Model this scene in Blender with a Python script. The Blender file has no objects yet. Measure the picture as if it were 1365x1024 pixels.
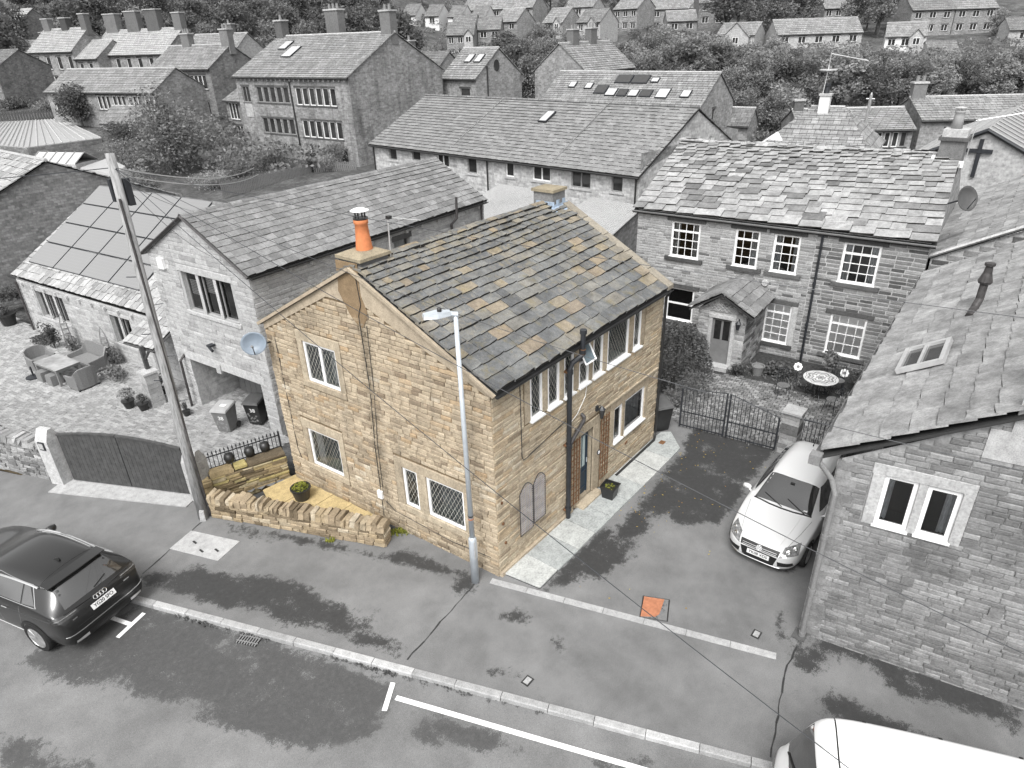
import bpy, bmesh, math, random
from mathutils import Vector, Matrix, noise as mnoise
R = math.radians
S = bpy.context.scene
COL = S.collection
rnd = random.Random(7)

# ---------------------------------------------------------------- camera
CAM_LOC = Vector((-9.101, -8.000, 11.429))
YAW, PITCH, ROLL = 0.6847, 0.4794, -0.0330
fw = Vector((math.cos(YAW) * math.cos(PITCH), math.sin(YAW) * math.cos(PITCH), -math.sin(PITCH)))
rt = Vector((math.sin(YAW), -math.cos(YAW), 0.0))
up = rt.cross(fw)
r2 = rt * math.cos(ROLL) + up * math.sin(ROLL)
u2 = -rt * math.sin(ROLL) + up * math.cos(ROLL)
cam = bpy.data.cameras.new('camera')
cam.sensor_width = 36.0
cam.lens = 36.0 * 896.886 / 1365.0
cam.clip_start = 0.1
cam.clip_end = 3000.0
camo = bpy.data.objects.new('camera', cam)
COL.objects.link(camo)
camo.matrix_world = Matrix(((r2.x, u2.x, -fw.x, CAM_LOC.x), (r2.y, u2.y, -fw.y, CAM_LOC.y),
       (r2.z, u2.z, -fw.z, CAM_LOC.z), (0, 0, 0, 1)))
S.camera = camo

# ---------------------------------------------------------------- sky and sun: bright high overcast
SUN_EL, SUN_AZ = 54.0, 204.0          # azimuth measured from +X towards +Y: light comes from there
w = bpy.data.worlds.new('World')
S.world = w
w.use_nodes = True
nt = w.node_tree
nt.nodes.clear()
sky = nt.nodes.new('ShaderNodeTexSky')
sky.sky_type = 'NISHITA'
sky.sun_disc = False
sky.sun_elevation = R(SUN_EL)
sky.sun_rotation = R(90.0 - SUN_AZ)
sky.dust_density = 4.0
sky.air_density = 1.0
hs = nt.nodes.new('ShaderNodeHueSaturation')
hs.inputs['Saturation'].default_value = 0.0
bg = nt.nodes.new('ShaderNodeBackground')
bg.inputs['Strength'].default_value = 0.15
wo = nt.nodes.new('ShaderNodeOutputWorld')
nt.links.new(sky.outputs[0], hs.inputs['Color'])
nt.links.new(hs.outputs[0], bg.inputs[0])
nt.links.new(bg.outputs[0], wo.inputs[0])
sl = bpy.data.lights.new('sun', 'SUN')
sl.energy = 1.4
sl.angle = R(24.0)
sl.color = (1.0, 0.985, 0.96)
so = bpy.data.objects.new('sun', sl)
COL.objects.link(so)
sd = Vector((math.cos(R(SUN_EL)) * math.cos(R(SUN_AZ)), math.cos(R(SUN_EL)) * math.sin(R(SUN_AZ)), math.sin(R(SUN_EL))))
so.rotation_euler = sd.to_track_quat('Z', 'Y').to_euler()
so.location = sd * 60
S.view_settings.view_transform = 'Standard'
S.view_settings.look = 'None'
S.view_settings.gamma = 1.0
S.view_settings.use_curve_mapping = False
S.view_settings.exposure = 0.85

# ---------------------------------------------------------------- mesh helpers
def V(*a):
 return Vector(a)

class MB:
 """collects quads and solids and links them as one mesh object"""
 def __init__(s):
  s.v, s.f, s.m = [], [], []
 def face(s, pts, mi=0):
  b = len(s.v)
  s.v += [tuple(p) for p in pts]
  s.f.append(tuple(range(b, b + len(pts))))
  s.m.append(mi)
 def add(s, verts, faces, mi=0, M=None):
  b = len(s.v)
  s.v += [tuple(M @ Vector(p)) if M else tuple(p) for p in verts]
  for f in faces:
   s.f.append(tuple(i + b for i in f))
   s.m.append(mi)
  return s
 def box(s, c, d, mi=0, M=None, ax=None):
  x, y, z = d[0] / 2, d[1] / 2, d[2] / 2
  vs = [Vector((a * x, b * y, e * z)) for a in (-1, 1) for b in (-1, 1) for e in (-1, 1)]
  c = Vector(c)
  if ax:
   vs = [ax[0] * p.x + ax[1] * p.y + ax[2] * p.z + c for p in vs]
  else:
   vs = [p + c for p in vs]
  return s.add(vs, BOXF, mi, M)
 def tube(s, path, r, n=8, mi=0, M=None, cap=True):
  path = [Vector(p) for p in path]
  k = len(path)
  rs = r if isinstance(r, (list, tuple)) else [r] * k
  vs, fs = [], []
  pv = None
  for i, p in enumerate(path):
   d = (path[min(i + 1, k - 1)] - path[max(i - 1, 0)]).normalized()
   if pv is None:
    a = Vector((0, 0, 1)) if abs(d.z) < .9 else Vector((1, 0, 0))
    pv = d.cross(a).normalized()
   else:
    pv = (pv - d * pv.dot(d)).normalized()
   q = d.cross(pv)
   for j in range(n):
    t = 2 * math.pi * j / n
    vs.append(p + pv * (math.cos(t) * rs[i]) + q * (math.sin(t) * rs[i]))
  for i in range(k - 1):
   for j in range(n):
    a, b = i * n + j, i * n + (j + 1) % n
    fs.append((a, b, b + n, a + n))
  if cap:
   fs.append(tuple(reversed(range(n))))
   fs.append(tuple(range((k - 1) * n, k * n)))
  return s.add(vs, fs, mi, M)
 def lathe(s, prof, c=(0, 0, 0), n=16, mi=0, M=None):
  c = Vector(c)
  vs, fs = [], []
  for (r, z) in prof:
   for j in range(n):
    t = 2 * math.pi * j / n
    vs.append(c + Vector((r * math.cos(t), r * math.sin(t), z)))
  k = len(prof)
  for i in range(k - 1):
   for j in range(n):
    a, b = i * n + j, i * n + (j + 1) % n
    fs.append((a, b, b + n, a + n))
  fs.append(tuple(reversed(range(n))))
  fs.append(tuple(range((k - 1) * n, k * n)))
  return s.add(vs, fs, mi, M)
 def prism(s, poly, vec, mi=0, M=None):
  n = len(poly)
  vec = Vector(vec)
  vs = [Vector(p) for p in poly] + [Vector(p) + vec for p in poly]
  fs = [tuple(reversed(range(n))), tuple(range(n, 2 * n))]
  fs += [(i, (i + 1) % n, (i + 1) % n + n, i + n) for i in range(n)]
  return s.add(vs, fs, mi, M)
 def mesh(s, name, mats, smooth=False, uv=True):
  me = bpy.data.meshes.new(name)
  me.from_pydata(s.v, [], s.f)
  for m in (mats if isinstance(mats, (list, tuple)) else [mats]):
   me.materials.append(m)
  if any(s.m):
   me.polygons.foreach_set('material_index', s.m)
  if smooth:
   me.polygons.foreach_set('use_smooth', [True] * len(s.f))
  if uv:
   boxuv(me)
  me.update()
  return me
 def build(s, name, mats, parent=None, smooth=False, uv=True, fix=True):
  if fix and not uv:
   pass
  return link(name, s.mesh(name, mats, smooth, uv), parent)

BOXF = [(0, 1, 3, 2), (4, 6, 7, 5), (0, 4, 5, 1), (2, 3, 7, 6), (0, 2, 6, 4), (1, 5, 7, 3)]

def boxuv(me):
 ul = me.uv_layers.new(name='UVMap')
 data = [0.0] * (2 * len(me.loops))
 vs = me.vertices
 for p in me.polygons:
  n = p.normal
  if abs(n.z) > .97:
   t, b = Vector((1, 0, 0)), Vector((0, 1, 0))
  else:
   t = Vector((-n.y, n.x, 0)).normalized()
   b = n.cross(t)
  for li in p.loop_indices:
   co = vs[me.loops[li].vertex_index].co
   data[2 * li] = co.dot(t)
   data[2 * li + 1] = co.dot(b)
 ul.data.foreach_set('uv', data)

def link(name, data, parent=None):
 o = bpy.data.objects.new(name, data)
 COL.objects.link(o)
 if parent is not None:
  o.parent = parent
  if parent.get('_w'):
   o.matrix_parent_inverse = Matrix.Translation(-Vector(parent.location))
 return o

EMPTIES = []
def thing(name, label, cat, loc=(0, 0, 0), group=None, world=True, rz=0.0):
 """an Empty at the thing's base; with world=True its parts are given in world coordinates"""
 o = bpy.data.objects.new(name, None)
 o.empty_display_size = .2
 COL.objects.link(o)
 o.location = loc
 o.rotation_euler = (0, 0, rz)
 o['label'], o['category'] = label, cat
 if group:
  o['group'] = group
 if world:
  o['_w'] = 1
 EMPTIES.append(o)
 return o

def tag(o, label, cat, group=None):
 o['label'], o['category'] = label, cat
 if group:
  o['group'] = group
 return o

def struct(o, kind='structure'):
 o['kind'] = kind
 return o

def copy_tree(o, parent=None):
 c = o.copy()
 COL.objects.link(c)
 if parent is not None:
  c.parent = parent
 for ch in list(o.children):
  copy_tree(ch, c)
 return c

def fix_normals(me):
 bm = bmesh.new()
 bm.from_mesh(me)
 bmesh.ops.remove_doubles(bm, verts=bm.verts, dist=1e-5)
 bmesh.ops.recalc_face_normals(bm, faces=bm.faces)
 bm.to_mesh(me)
 bm.free()

FPX = 896.886
def project(p):
 d = Vector(p) - CAM_LOC
 z = d.dot(fw)
 if z < .1:
  return None
 return 682.5 + FPX * d.dot(r2) / z, 512 - FPX * d.dot(u2) / z, z

# ---------------------------------------------------------------- node materials
class NT:
 def __init__(s, name):
  s.mat = bpy.data.materials.new(name)
  s.mat.use_nodes = True
  s.t = s.mat.node_tree
  s.b = s.t.nodes['Principled BSDF']
  s.pos = s.n('ShaderNodeNewGeometry').outputs['Position']
 def n(s, ty, **kw):
  nd = s.t.nodes.new(ty)
  for k, v in kw.items():
   setattr(nd, k, v)
  return nd
 def set(s, sock, v):
  if hasattr(v, 'is_output'):
   s.t.links.new(v, sock)
  else:
   sock.default_value = v
 def noise(s, scale, detail=3, rough=.55, vec=None, dist=0.0):
  nd = s.n('ShaderNodeTexNoise')
  s.set(nd.inputs['Vector'], vec if vec is not None else s.pos)
  nd.inputs['Scale'].default_value = scale
  nd.inputs['Detail'].default_value = detail
  nd.inputs['Roughness'].default_value = rough
  nd.inputs['Distortion'].default_value = dist
  return nd.outputs[0]
 def math(s, op, a, b=0.0, c=None, clamp=False):
  nd = s.n('ShaderNodeMath', operation=op, use_clamp=clamp)
  s.set(nd.inputs[0], a)
  s.set(nd.inputs[1], b)
  if c is not None:
   s.set(nd.inputs[2], c)
  return nd.outputs[0]
 def ramp(s, fac, stops, interp='LINEAR'):
  nd = s.n('ShaderNodeValToRGB')
  r = nd.color_ramp
  r.interpolation = interp
  while len(r.elements) < len(stops):
   r.elements.new(.5)
  for e, (p, c) in zip(r.elements, stops):
   e.position = p
   e.color = (c[0], c[1], c[2], 1) if isinstance(c, (tuple, list)) else (c, c, c, 1)
  s.set(nd.inputs[0], fac)
  return nd.outputs[0]
 def mix(s, fac, a, b, mode='MIX'):
  nd = s.n('ShaderNodeMix', data_type='RGBA', blend_type=mode)
  s.set(nd.inputs[0], fac)
  s.set(nd.inputs[6], rgb(a))
  s.set(nd.inputs[7], rgb(b))
  return nd.outputs[2]
 def bump(s, h, strength=.4, dist=.02):
  nd = s.n('ShaderNodeBump')
  s.set(nd.inputs['Height'], h)
  nd.inputs['Strength'].default_value = strength
  nd.inputs['Distance'].default_value = dist
  s.t.links.new(nd.outputs[0], s.b.inputs['Normal'])
 def out(s, col, rough=.85, spec=.3, metal=0.0):
  s.set(s.b.inputs['Base Color'], rgb(col))
  s.set(s.b.inputs['Roughness'], rough)
  s.b.inputs['Specular IOR Level'].default_value = spec
  s.b.inputs['Metallic'].default_value = metal
  return s.mat
 def piece(s):
  """a random value per loose piece, the same whether pieces are objects or joined"""
  g = s.n('ShaderNodeNewGeometry')
  oi = s.n('ShaderNodeObjectInfo')
  return s.math('FRACT', s.math('ADD', g.outputs['Random Per Island'], oi.outputs['Random']))
 def sep(s):
  nd = s.n('ShaderNodeSeparateXYZ')
  s.set(nd.inputs[0], s.pos)
  return nd.outputs
 def stretch(s, x, y, z):
  nd = s.n('ShaderNodeVectorMath', operation='MULTIPLY')
  s.set(nd.inputs[0], s.pos)
  nd.inputs[1].default_value = (x, y, z)
  return nd.outputs[0]

def rgb(c):
 if hasattr(c, 'is_output'):
  return c
 if isinstance(c, (int, float)):
  return (c, c, c, 1)
 return (c[0], c[1], c[2], 1) if len(c) == 3 else c

def plain(name, c, rough=.6, spec=.4, metal=0.0, var=.12, scale=6.0):
 m = NT(name)
 n1 = m.noise(scale, 4)
 col = m.mix(m.math('MULTIPLY_ADD', n1, 2.2, -.6, clamp=True), tuple(x * (1 - var) for x in rgb(c)[:3]), tuple(min(1, x * (1 + var)) for x in rgb(c)[:3]))
 return m.out(col, rough, spec, metal)

def stone(name, stops, soot=.35, soot_scale=.7, grain=28.0, bump=.5, rough=.9, zdark=None, streak=0.0, band=None):
 """split stone: one tone per piece, weathered and stained across pieces"""
 m = NT(name)
 col = m.ramp(m.piece(), stops)
 n1 = m.noise(grain, 5, .65)
 n2 = m.noise(6.0, 3)
 col = m.mix(1.0, col, m.ramp(n1, [(.25, .62), (.5, 1.0), (.75, 1.25)]), 'MULTIPLY')
 col = m.mix(.6, col, m.ramp(n2, [(.3, .7), (.55, 1.0), (.75, 1.2)]), 'MULTIPLY')
 st = m.math('MULTIPLY_ADD', m.noise(soot_scale, 5, .62, dist=.6), 3.2, -1.55, clamp=True)
 col = m.mix(m.math('MULTIPLY', st, soot), col, m.mix(.8, col, .1, 'MULTIPLY'))
 if streak:
  sv = m.math('MULTIPLY_ADD', m.noise(1.0, 4, .6, vec=m.stretch(2.2, 2.2, .22)), 3.4, -1.85, clamp=True)
  col = m.mix(m.math('MULTIPLY', sv, streak), col, .035)
 if band:
  # soot washed down below the chimney, and damp at the wall foot
  x, y, z = m.sep()
  by = m.math('SUBTRACT', 1.0, m.math('MULTIPLY', m.math('ABSOLUTE', m.math('SUBTRACT', y, band)), 3.2), clamp=True)
  by = m.math('MULTIPLY', by, m.math('MULTIPLY_ADD', m.noise(2.6, 5, .7), 2.6, -.7, clamp=True))
  bz = m.math('MULTIPLY', m.math('MULTIPLY_ADD', z, -1.6, .9, clamp=True), m.math('MULTIPLY_ADD', m.noise(1.7, 5, .7), 2.8, -.9, clamp=True))
  col = m.mix(m.math('MULTIPLY', m.math('MAXIMUM', by, bz), .7), col, (.06, .05, .035))
 m.bump(m.math('ADD', n1, m.math('MULTIPLY', n2, 1.5)), bump, .012)
 return m.out(col, rough, .2)

def slate(name, stops, lichen=.3, lich_col=.5, grain=34.0, rough=.75, patch=.3, moss=None, mottle=None):
 m = NT(name)
 col = m.ramp(m.piece(), stops)
 n1 = m.noise(grain, 5, .65)
 n2 = m.noise(2.2, 4, .6)
 n4 = m.noise(9.0, 4, .65)
 col = m.mix(1.0, col, m.ramp(n1, [(.25, .68), (.5, 1.0), (.75, 1.22)]), 'MULTIPLY')
 col = m.mix(patch, col, m.ramp(n2, [(.3, .45), (.5, 1.0), (.7, 1.55)]), 'MULTIPLY')
 col = m.mix(.55, col, m.ramp(n4, [(.3, .6), (.5, 1.0), (.7, 1.4)]), 'MULTIPLY')
 if mottle:
  mo = m.math('MULTIPLY_ADD', m.noise(7.5, 6, .72, dist=.8), 4.2, -2.1, clamp=True)
  mo = m.math('MULTIPLY', mo, m.math('ADD', m.math('MULTIPLY_ADD', m.noise(.8, 3), 3.2, -1.25, clamp=True), m.math('MULTIPLY_ADD', m.sep()[2], .5, -2.75, clamp=True), clamp=True))
  col = m.mix(m.math('MULTIPLY', mo, .8), col, mottle)
 if moss:
  mm = m.math('MULTIPLY_ADD', m.noise(3.1, 5, .7, vec=m.stretch(1.1, 1.0, 1.3)), 4.0, -2.15, clamp=True)
  col = m.mix(m.math('MULTIPLY', mm, .55), col, moss)
 n3 = m.noise(52.0, 3, .5)
 lf = m.math('MULTIPLY', m.math('MULTIPLY_ADD', n3, 9.0, -5.6, clamp=True), m.math('MULTIPLY_ADD', n2, 4.0, -1.7, clamp=True))
 col = m.mix(m.math('MULTIPLY', lf, lichen), col, lich_col)
 m.bump(m.math('ADD', n1, n4), .45, .008)
 return m.out(col, rough, .3)

def coursed(name, c1, c2, mortar, bw=.34, bh=.125, ms=.012, soot=.3, dark=None, bump=.5, streak=0.0):
 """walls and roofs too far away to tell the pieces apart: courses laid in metres"""
 m = NT(name)
 uv = m.n('ShaderNodeUVMap').outputs[0]
 wob = m.n('ShaderNodeVectorMath', operation='MULTIPLY_ADD')
 nn = m.n('ShaderNodeTexNoise')
 nn.inputs['Scale'].default_value = 1.2
 m.set(nn.inputs['Vector'], uv)
 m.set(wob.inputs[0], nn.outputs[1])
 wob.inputs[1].default_value = (.05, .05, 0)
 m.set(wob.inputs[2], uv)
 br = m.n('ShaderNodeTexBrick')
 m.set(br.inputs['Vector'], wob.outputs[0])
 br.inputs['Scale'].default_value = 1.0
 br.inputs['Brick Width'].default_value = bw
 br.inputs['Row Height'].default_value = bh
 br.inputs['Mortar Size'].default_value = ms
 br.inputs['Mortar Smooth'].default_value = .3
 br.inputs['Bias'].default_value = 0.0
 br.inputs['Color1'].default_value = rgb(c1)
 br.inputs['Color2'].default_value = rgb(c2)
 br.inputs['Mortar'].default_value = rgb(mortar)
 col = br.outputs[0]
 n1 = m.noise(5.0, 5, .7)
 col = m.mix(.85, col, m.ramp(n1, [(.3, .6), (.5, 1.0), (.7, 1.35)]), 'MULTIPLY')
 st = m.math('MULTIPLY_ADD', m.noise(.55, 5, .62, dist=.5), 3.2, -1.5, clamp=True)
 col = m.mix(m.math('MULTIPLY', st, soot), col, .04)
 if streak:
  sv = m.math('MULTIPLY_ADD', m.noise(1.0, 4, .6, vec=m.stretch(1.1, 1.1, .12)), 3.4, -1.75, clamp=True)
  col = m.mix(m.math('MULTIPLY', sv, streak), col, .03)
 m.bump(m.math('MULTIPLY', br.outputs[1], -1.0), bump, .03)
 return m.out(col, .9, .2)

def leafmat(name, lo, hi, mid=None):
 m = NT(name)
 p = m.piece()
 n1 = m.noise(.9, 3)
 f = m.math('ADD', m.math('MULTIPLY', p, .6), m.math('MULTIPLY_ADD', n1, 1.2, -.4), clamp=True)
 col = m.mix(f, lo, hi)
 m.out(col, .65, .25)
 tr = m.n('ShaderNodeBsdfTranslucent')
 m.set(tr.inputs[0], col)
 mx = m.n('ShaderNodeMixShader')
 mx.inputs[0].default_value = .36
 m.t.links.new(m.b.outputs[0], mx.inputs[1])
 m.t.links.new(tr.outputs[0], mx.inputs[2])
 o = [n for n in m.t.nodes if n.type == 'OUTPUT_MATERIAL'][0]
 m.t.links.new(mx.outputs[0], o.inputs[0])
 return m.mat

def glassmat(name, tint=.75, refl=.9):
 """window glass: see-through with a sky reflection"""
 m = NT(name)
 t = m.n('ShaderNodeBsdfTransparent')
 t.inputs[0].default_value = rgb(tint)
 g = m.n('ShaderNodeBsdfGlossy')
 g.inputs[0].default_value = (refl, refl, refl, 1)
 g.inputs[1].default_value = .03
 fr = m.n('ShaderNodeFresnel')
 fr.inputs[0].default_value = 1.52
 nb = m.n('ShaderNodeBump')
 nb.inputs['Strength'].default_value = .08
 m.set(nb.inputs['Height'], m.noise(2.0, 1))
 m.t.links.new(nb.outputs[0], g.inputs['Normal'])
 mx = m.n('ShaderNodeMixShader')
 m.set(mx.inputs[0], m.math('MULTIPLY_ADD', fr.outputs[0], 1.3, .05, clamp=True))
 m.t.links.new(t.outputs[0], mx.inputs[1])
 m.t.links.new(g.outputs[0], mx.inputs[2])
 o = [n for n in m.t.nodes if n.type == 'OUTPUT_MATERIAL'][0]
 m.t.links.new(mx.outputs[0], o.inputs[0])
 return m.mat

MT = {}
MT['stone_tan'] = stone('tan_gritstone', [(0, (0.228, 0.179, 0.128)), (0.1, (0.334, 0.275, 0.201)), (0.35, (0.408, 0.339, 0.247)), (0.65, (0.45, 0.376, 0.28)), (0.85, (0.386, 0.312, 0.22)), (0.95, (0.403, 0.297, 0.187)), (1, (0.495, 0.44, 0.352))], soot=.5, soot_scale=.8, streak=.5, band=3.55)
MT['stone_front'] = stone('pale_gritstone', [(0, (0.277, 0.223, 0.159)), (0.2, (0.411, 0.343, 0.248)), (0.5, (0.463, 0.396, 0.296)), (0.75, (0.432, 0.364, 0.269)), (0.9, (0.439, 0.339, 0.222)), (1, (0.517, 0.458, 0.364))], soot=.4, soot_scale=.9, streak=.3)
MT['dress_tan'] = stone('dressed_sandstone', [(0, (0.352, 0.292, 0.214)), (1, (0.431, 0.367, 0.276))], soot=.55, soot_scale=1.4, grain=20, bump=.25, streak=.4)
MT['render_tan'] = stone('sand_render', [(0, (.37, .31, .235)), (1, (.41, .345, .26))], soot=.3, grain=40, bump=.15)
MT['render_brown'] = stone('brown_render', [(0, (.23, .165, .10)), (1, (.25, .18, .11))], soot=.4, grain=40, bump=.15)
MT['slate_edge'] = plain('dirty_slate_edge', (.035, .034, .032), .9, .1, var=.4, scale=20)  # shadow gap below each course painted onto the slate tails, along with edge dirt
MT['mortar_tan'] = plain('tan_mortar', (.17, .13, .085), .95, .1, var=.3, scale=14)
MT['mortar_dark'] = plain('dark_mortar', (.13, .105, .07), .95, .1, var=.3, scale=14)
MT['stone_pale'] = stone('pale_stone', [(0, 0.284), (0.15, 0.361), (0.5, 0.421), (0.8, 0.387), (1, 0.464)], soot=.22, soot_scale=.9)
MT['stone_mid'] = stone('mid_stone', [(0, .12), (.1, .22), (.3, .32), (.6, .38), (.85, .34), (1, .46)], soot=.45, soot_scale=.5, streak=.25)
MT['stone_band'] = stone('sooty_stone', [(0, .09), (.25, .14), (.5, .2), (.75, .26), (1, .34)], soot=.4, soot_scale=.5)
MT['stone_grey'] = stone('grey_stone', [(0, 0.148), (0.3, 0.2), (0.6, 0.229), (0.85, 0.259), (1, 0.311)], soot=.65, soot_scale=.55, streak=.45)
MT['stone_dark'] = stone('dark_stone', [(0, .07), (.5, .13), (1, .2)], soot=.4)
MT['stone_wall'] = stone('drystone', [(0, (.11, .085, .055)), (.3, (.26, .205, .14)), (.6, (.36, .29, .2)), (.85, (.3, .235, .15)), (1, (.44, .38, .29))], soot=.5, soot_scale=1.6)
MT['stone_ret'] = stone('mossy_stone', [(0, (.10, .08, .055)), (.3, (.22, .17, .10)), (.6, (.33, .26, .15)), (.8, (.36, .30, .13)), (1, (.40, .34, .25))], soot=.75, soot_scale=1.2)
MT['mortar_pale'] = plain('pale_mortar', .36, .95, .1, var=.2, scale=14)
MT['mortar_mid'] = plain('mid_mortar', .42, .95, .1, var=.3, scale=14)
MT['mortar_grey'] = plain('grey_mortar', .27, .95, .1, var=.35, scale=9)
MT['dress_grey'] = stone('dressed_grey', [(0, .38), (1, .46)], soot=.3, grain=20, bump=.2)
MT['dress_dark'] = stone('dressed_dark', [(0, .07), (1, .12)], soot=.4, grain=20, bump=.2)
MT['slate_main'] = slate('stone_slate_mixed', [(0, (.095, .098, .101)), (.3, (.125, .128, .13)), (.6, (.145, .147, .144)), (.8, (.168, .162, .147)), (.9, (.19, .174, .147)), (.95, (.225, .192, .142)), (.98, (.18, .15, .12)), (1, (.24, .195, .135))], mottle=(.29, .245, .17), lichen=.8, lich_col=(.55, .55, .47), patch=.45, moss=(.2, .16, .055))
MT['slate_pale'] = slate('stone_slate_pale', [(0, .20), (.3, .28), (.6, .32), (1, .37)], lichen=.4, lich_col=.5, patch=.4)
MT['slate_sash'] = slate('stone_slate_sash', [(0, .12), (.1, .17), (.25, .23), (.6, .28), (.9, .32), (1, .24)], lichen=.5, lich_col=.5, patch=.5)
MT['slate_barn'] = slate('slate_barn', [(0, .14), (.3, .17), (.7, .195), (1, .235)], lichen=.1)
MT['slate_right'] = slate('slate_right', [(0, 0.202), (0.3, 0.235), (0.6, 0.258), (1, 0.304)], lichen=.6, lich_col=.5, patch=.6)
MT['tile_grey'] = slate('tile_grey', [(0, .16), (.5, .19), (1, .22)], lichen=.35, patch=.3)
MT['slate_far'] = slate('slate_far', [(0, .13), (.3, .2), (.6, .27), (1, .36)], lichen=.4, patch=.6)
MT['slate_far2'] = slate('slate_far_dull', [(0, .13), (.5, .18), (1, .24)], lichen=.2, patch=.4)
MT['deck'] = plain('roof_felt', .04, .95, .1)
MT['pvc'] = plain('white_frame', .80, .35, .5, var=.03)
MT['pvcd'] = plain('grey_frame', .24, .45, .4, var=.1)
MT['glass'] = glassmat('window_glass')
MT['glass_clear'] = glassmat('clear_glass', .96, .9)
MT['glassfar'] = plain('far_glass', .035, .08, .6, var=.5, scale=1.3)
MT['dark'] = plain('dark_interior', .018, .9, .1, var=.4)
MT['capm'] = stone('cap_mortar', [(0, (.25, .215, .155)), (1, (.29, .25, .18))], soot=.5, grain=30, bump=.3)
MT['coping'] = stone('coping_stone', [(0, (.25, .225, .185)), (1, (.31, .28, .23))], soot=.55, soot_scale=1.6, grain=30)
MT['room'] = plain('dim_room', (.13, .165, .185), .9, .1, var=.5, scale=2)
MT['sillcol'] = plain('inner_sill', (.42, .5, .5), .6, .3)
MT['curt'] = plain('curtain', (.55, .58, .6), .9, .1, var=.25, scale=9)
MT['lead'] = plain('lead_came', (.62, .62, .56), .45, .5, var=.1)
MT['iron'] = plain('black_iron', (.022, .024, .028), .45, .5, var=.3)
MT['ironrust'] = plain('worn_iron', (.045, .042, .042), .55, .4, var=.5, scale=9)
MT['rust'] = plain('rust_brown', (.16, .085, .045), .8, .2, var=.4, scale=14)
MT['flash'] = plain('lead_flashing', (.30, .37, .46), .5, .4, var=.35, scale=7)
MT['terra'] = plain('terracotta', (.56, .20, .085), .7, .3, var=.14, scale=9)
MT['door'] = plain('blue_door', (.022, .04, .062), .4, .5, var=.15)
MT['steel'] = plain('galvanised', (.52, .56, .60), .42, .5, .35, var=.1)
MT['mesh'] = plain('wire_mesh', (.34, .33, .34), .5, .4, var=.2)
MT['alu'] = plain('aluminium', .62, .35, .5, .6, var=.1)
wm_ = NT('weathered_pole')
wn_ = wm_.noise(1.0, 5, .65, vec=wm_.stretch(26, 26, 1.2))
MT['wood'] = wm_.out(wm_.mix(1.0, .26, wm_.ramp(wn_, [(.3, .45), (.5, 1.0), (.7, 1.35)]), 'MULTIPLY'), .85, .2)
MT['gatewood'] = plain('stained_boards', .06, .6, .35, var=.35, scale=7)
MT['rattan'] = plain('rattan', .19, .75, .3, var=.2, scale=30)
MT['plastic'] = plain('black_plastic', .022, .4, .5, var=.2)
MT['binlite'] = plain('grey_plastic', .17, .45, .45, var=.12)
MT['white'] = plain('white_paint', .78, .5, .4, var=.06)
MT['kerb'] = stone('kerb_stone', [(0, .30), (.5, .38), (1, .46)], soot=.35, soot_scale=1.5, grain=40, bump=.2)
MT['concrete'] = stone('pale_concrete', [(0, 0.344), (1, 0.394)], soot=.22, soot_scale=1.2, grain=50, bump=.12)
MT['flag'] = stone('york_flag', [(0, (.33, .345, .34)), (.5, (.40, .415, .405)), (1, (.45, .455, .44))], soot=.3, soot_scale=1.1, grain=22, bump=.15)
MT['patio'] = stone('yellow_flag', [(0, (.44, .34, .175)), (1, (.50, .39, .21))], soot=.25, soot_scale=1.0, grain=30, bump=.12)
MT['paver'] = stone('block_paver', [(0, .24), (.5, .31), (1, .38)], soot=.25, soot_scale=.35, grain=40, bump=.15)
MT['cobble'] = stone('garden_sett', [(0, .12), (.5, .2), (1, .3)], soot=.5, soot_scale=.8, grain=40, bump=.2)
MT['soil'] = plain('soil', .05, .95, .1, var=.5, scale=9)
MT['ground'] = plain('rough_ground', .07, .95, .1, var=.5, scale=1.1)
MT['leaf_dark'] = leafmat('leaf_dark', .06, .2)
MT['leaf_mid'] = leafmat('leaf_mid', .11, .32)
MT['leaf_lite'] = leafmat('leaf_lite', .16, .42)
MT['leaf_col'] = leafmat('leaf_yellowgreen', (.12, .15, .02), (.42, .42, .09))
MT['bark'] = plain('bark', .07, .9, .1, var=.4)
# ---------------------------------------------------------------- loose pieces: stones, slates, pavers
def rock_mesh(name, mat, seed, ch=.16, jit=.07, flat=.0):
 r = random.Random(seed)
 j = lambda a: r.uniform(-a, a)
 bk = [(-.5, 0, -.5), (.5, 0, -.5), (.5, 0, .5), (-.5, 0, .5)]
 md = [(x + j(jit * .4), .62, z + j(jit)) for x, _, z in bk]
 c = ch
 fr = [(x * (1 - c * .55) + j(jit * .5), 1 + j(.18), z * (1 - c * 1.3) + j(jit * .5)) for x, _, z in bk]
 vs = bk + md + fr
 fs = []
 for i in range(4):
  k = (i + 1) % 4
  fs += [(i, k, k + 4, i + 4), (i + 4, k + 4, k + 8, i + 8)]
 fs.append((8, 9, 10, 11))
 mb = MB()
 mb.add(vs, fs)
 me = mb.mesh(name, mat, uv=False)
 return me

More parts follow.
